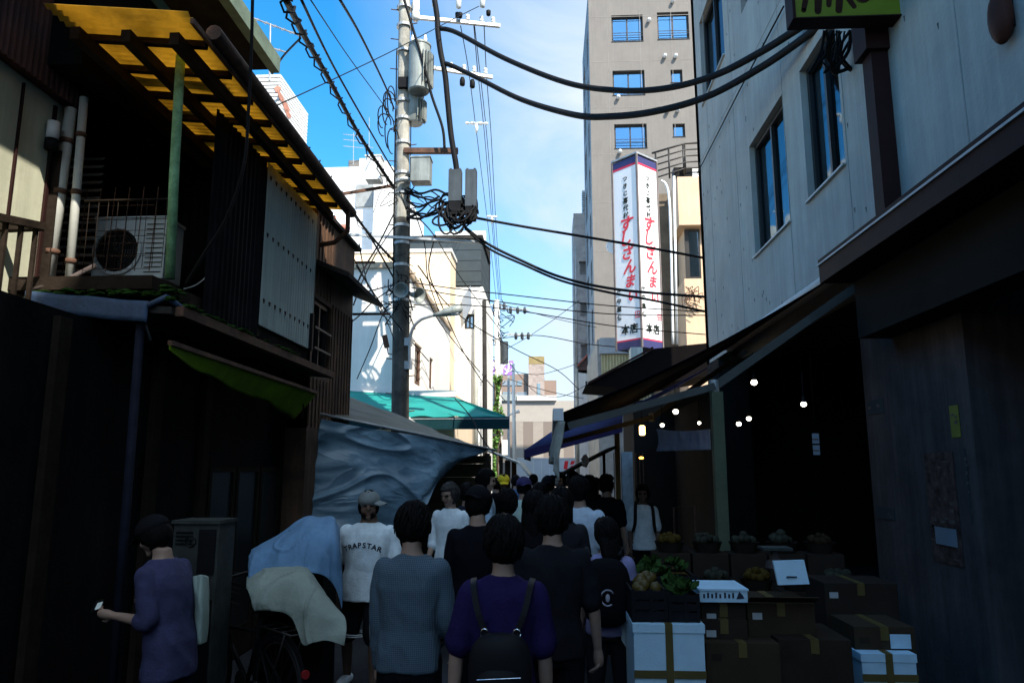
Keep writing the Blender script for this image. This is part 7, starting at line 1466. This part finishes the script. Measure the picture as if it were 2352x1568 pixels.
# produce crates on the foam stack
M['leafg'] = mat('salad_green', (.012, .028, .007), .7, .5, 20, .3, 60, col2=(.035, .075, .015)); M['yel'] = mat('yellow_fruit', (.085, .055, .01), .5, .2, 9, .05)
def crate(px0, px1, py0, py1, y, d, label, produce, n, lab2):
    a = PY(px0, py1, y); b = PY(px1, py0, y); t = thing('produce_crate', label, 'crate', ((a.x + b.x) / 2, y + d / 2, a.z), 'produce crates of the right stall'); mb = MB(); e = .012
    mb.box(a.x, b.x, y, y + d, a.z, a.z + e)
    for k in range(3): z = a.z + e + .002 + k * (b.z - a.z - e) / 3; hh = (b.z - a.z - e) / 3 - .014; mb.box(a.x, b.x, y, y + e, z, z + hh); mb.box(a.x, b.x, y + d - e, y + d, z, z + hh); mb.box(a.x, a.x + e, y + e, y + d - e, z, z + hh); mb.box(b.x - e, b.x, y + e, y + d - e, z, z + hh)
    for x in (a.x, (a.x + b.x) / 2, b.x - .02): mb.box(x, x + .02, y - .006, y - .001, a.z, b.z)
    mb.build('crate', M['black_plastic'], t); rnd = random.Random(int(px0))
    for k in range(n):
        c = V((rnd.uniform(a.x + .05, b.x - .05), rnd.uniform(y + .05, y + d - .05), b.z - .02 + rnd.uniform(0, .05)))
        mb = MB()
        if produce == 'leaf':
            for q in range(16):
                d_ = V((rnd.uniform(-1, 1), rnd.uniform(-1, 1), rnd.uniform(.1, 1))).normalized(); e_ = d_.orthogonal().normalized(); f_ = d_.cross(e_); L_ = rnd.uniform(.03, .07); mb.add([c, c + d_ * L_ + e_ * .02, c + d_ * L_ * 1.4, c + d_ * L_ - e_ * .02], [(0, 1, 2, 3)])
            o = mb.build('leafy_bunch', M['leafg'], None)
        else: mb.ball(c, rnd.uniform(.03, .04), 12, 8); o = mb.build('fruit', M['yel'], None, True)
        tag(o, lab2, 'vegetable' if produce == 'leaf' else 'fruit', label)
crate(1452, 1532, 1352, 1428, 4.7, .42, 'black produce crate of yellow fruit and leaves left on the foam stack', 'fruit', 12, 'yellow fruit heaped in the left crate on the foam stack')
crate(1536, 1606, 1362, 1428, 4.7, .42, 'black produce crate of green leaves right on the foam stack', 'leaf', 12, 'dark green leafy bunch in the right crate on the foam stack')
crate(1470, 1600, 1320, 1360, 5.25, .4, 'black produce crate of pale greens at the back of the foam stack', 'leaf', 14, 'green leafy bunch in the back crate behind the foam stack')
mb = MB(); a = PY(1450, 1420, 5.2); b = PY(1880, 1420, 5.2); mb.box(a.x, b.x, 5.2, 7.1, .55, .62); tt = thing('stall_table', 'dark trestle table behind the boxes of the right stall', 'table', ((a.x + b.x) / 2, 6.1, 0)); mb.build('top', M['dark_wood'], tt)
for (x, y) in ((a.x + .05, 5.25), (b.x - .05, 5.25), (a.x + .05, 7.05), (b.x - .05, 7.05)): MB().box(x - .03, x + .03, y - .03, y + .03, 0, .548).build('leg', M['dark_wood'], tt)
# thin rack in the shop
mb = MB(); a = PY(1548, 1165, 8.6); b = PY(1595, 1160, 8.6); mb.tube([V((a.x, 8.6, 0)), a, b, V((b.x, 8.6, 0))], .012, 6); t_ = mb.build('wire_rack', M['rust'], None, True); tag(t_, 'thin rusty display rack inside the right shop', 'rack')
# notices on the pillar and inside
M['poster'] = mat('dark_poster', (.03, .018, .014), .6, .8, 9, 0, col2=(.09, .055, .045)); M['paper'] = mat('dim_paper', (.22, .25, .28), .8, .1); M['paper2'] = mat('dirty_paper', (.06, .065, .065), .8, .1)
pillar_sheet(2122, 1038, 2214, 1292, M['poster'], 'poster', 'dark crowded poster with a pale panel on the near right pillar', cat='poster', extra=16)
pillar_sheet(2148, 1212, 2200, 1252, M['paper'], 'notice', 'pale blue slip pasted on the dark poster', y=-.008)
pillar_sheet(2217, 1030, 2231, 1200, M['paper2'], 'notice', 'tall narrow notice with a column of dark characters beside the poster', cat='notice', extra=8)
pillar_sheet(2180, 930, 2208, 1004, mat('yellow_green_sticker', (.22, .22, .03), .6), 'sticker', 'small yellow green sticker above the poster', cat='sticker', extra=3)
for k, (r, lab) in enumerate((((1992, 918, 2032, 950), 'small pale notice high on the dark shop pillar'), ((2012, 1165, 2056, 1192), 'small pale notice low on the dark shop pillar'))):
    pillar_sheet(*r, M['paper2'], 'notice', lab, extra=2)
for k, (r, lab) in enumerate((((1866, 995, 1880, 1018), 'upper of two small pale tags hanging in the shop'), ((1868, 1022, 1882, 1044), 'lower of two small pale tags hanging in the shop'))):
    pillar_sheet(*r, M['paper'], 'price_tag', lab, y=7.2, cat='tag', extra=1)

# back rows of the stall: small dark baskets heaped with produce
M['dkprod'] = [mat('dark_produce_%s' % n, c, .7, .5, 18, .3, 60) for n, c in (('green', (.012, .028, .008)), ('brown', (.03, .018, .008)), ('ochre', (.06, .036, .006)), ('pale', (.035, .034, .022)))]
rnd = random.Random(44); k_ = 0; WHERE = ('left end', 'second place', 'middle', 'fourth place', 'right end'); ROW = ('front', 'second', 'rear')
for r_ in range(3):
    for c_ in range(5):
        x = .98 + c_ * .33 + .04 * r_; y = 5.85 + r_ * .5; z = .622 + .24 * r_
        t = thing('produce_basket', 'dark produce basket at the %s of the %s row on the trestle table' % (WHERE[c_], ROW[r_]), 'basket', (x, y, z), 'produce baskets on the trestle table')
        mb = MB(); mb.lathe((x, y, z), [(.10, 0), (.135, .09), (.14, .09), (.125, .085), (.09, .01)], 16); mb.build('basket', M['dark_wood'], t, auto=40)
        if r_: MB().box(x - .155, x + .155, y - .14, y + .14, z - .24 * r_ + .001, z - .002).build('riser', M['card2'], t)
        mb = MB()
        for q in range(9): a_ = q * .7; rr_ = .07 if q < 8 else 0; mb.ball((x + math.cos(a_) * rr_, y + math.sin(a_) * rr_, z + .10 + rnd.uniform(0, .03) + (.03 if q == 8 else 0)), rnd.uniform(.032, .045), 8, 6, lambda d: 1 + .25 * noise.noise(d * 3 + V((q, k_, 0))))
        mb.build('produce', M['dkprod'][rnd.randrange(4)], t, True); k_ += 1
# hand-written price cards standing in the baskets
for k in range(4):
    x = 1.15 + k * .36; y = 5.74; t = thing('price_card', ('leftmost', 'second', 'third', 'rightmost')[k] + ' small pale price card standing before the baskets on the trestle table', 'price card', (x, y, .62), 'price cards'); MB().obox((x, y, .69), (.045, 0, 0), (0, .002, 0), (0, .015, .035)).build('card', M['paper'], t); MB().cyl((x, y + .004, .622), (x, y + .004, .66), .004).build('stick', M['dark_wood'], t)
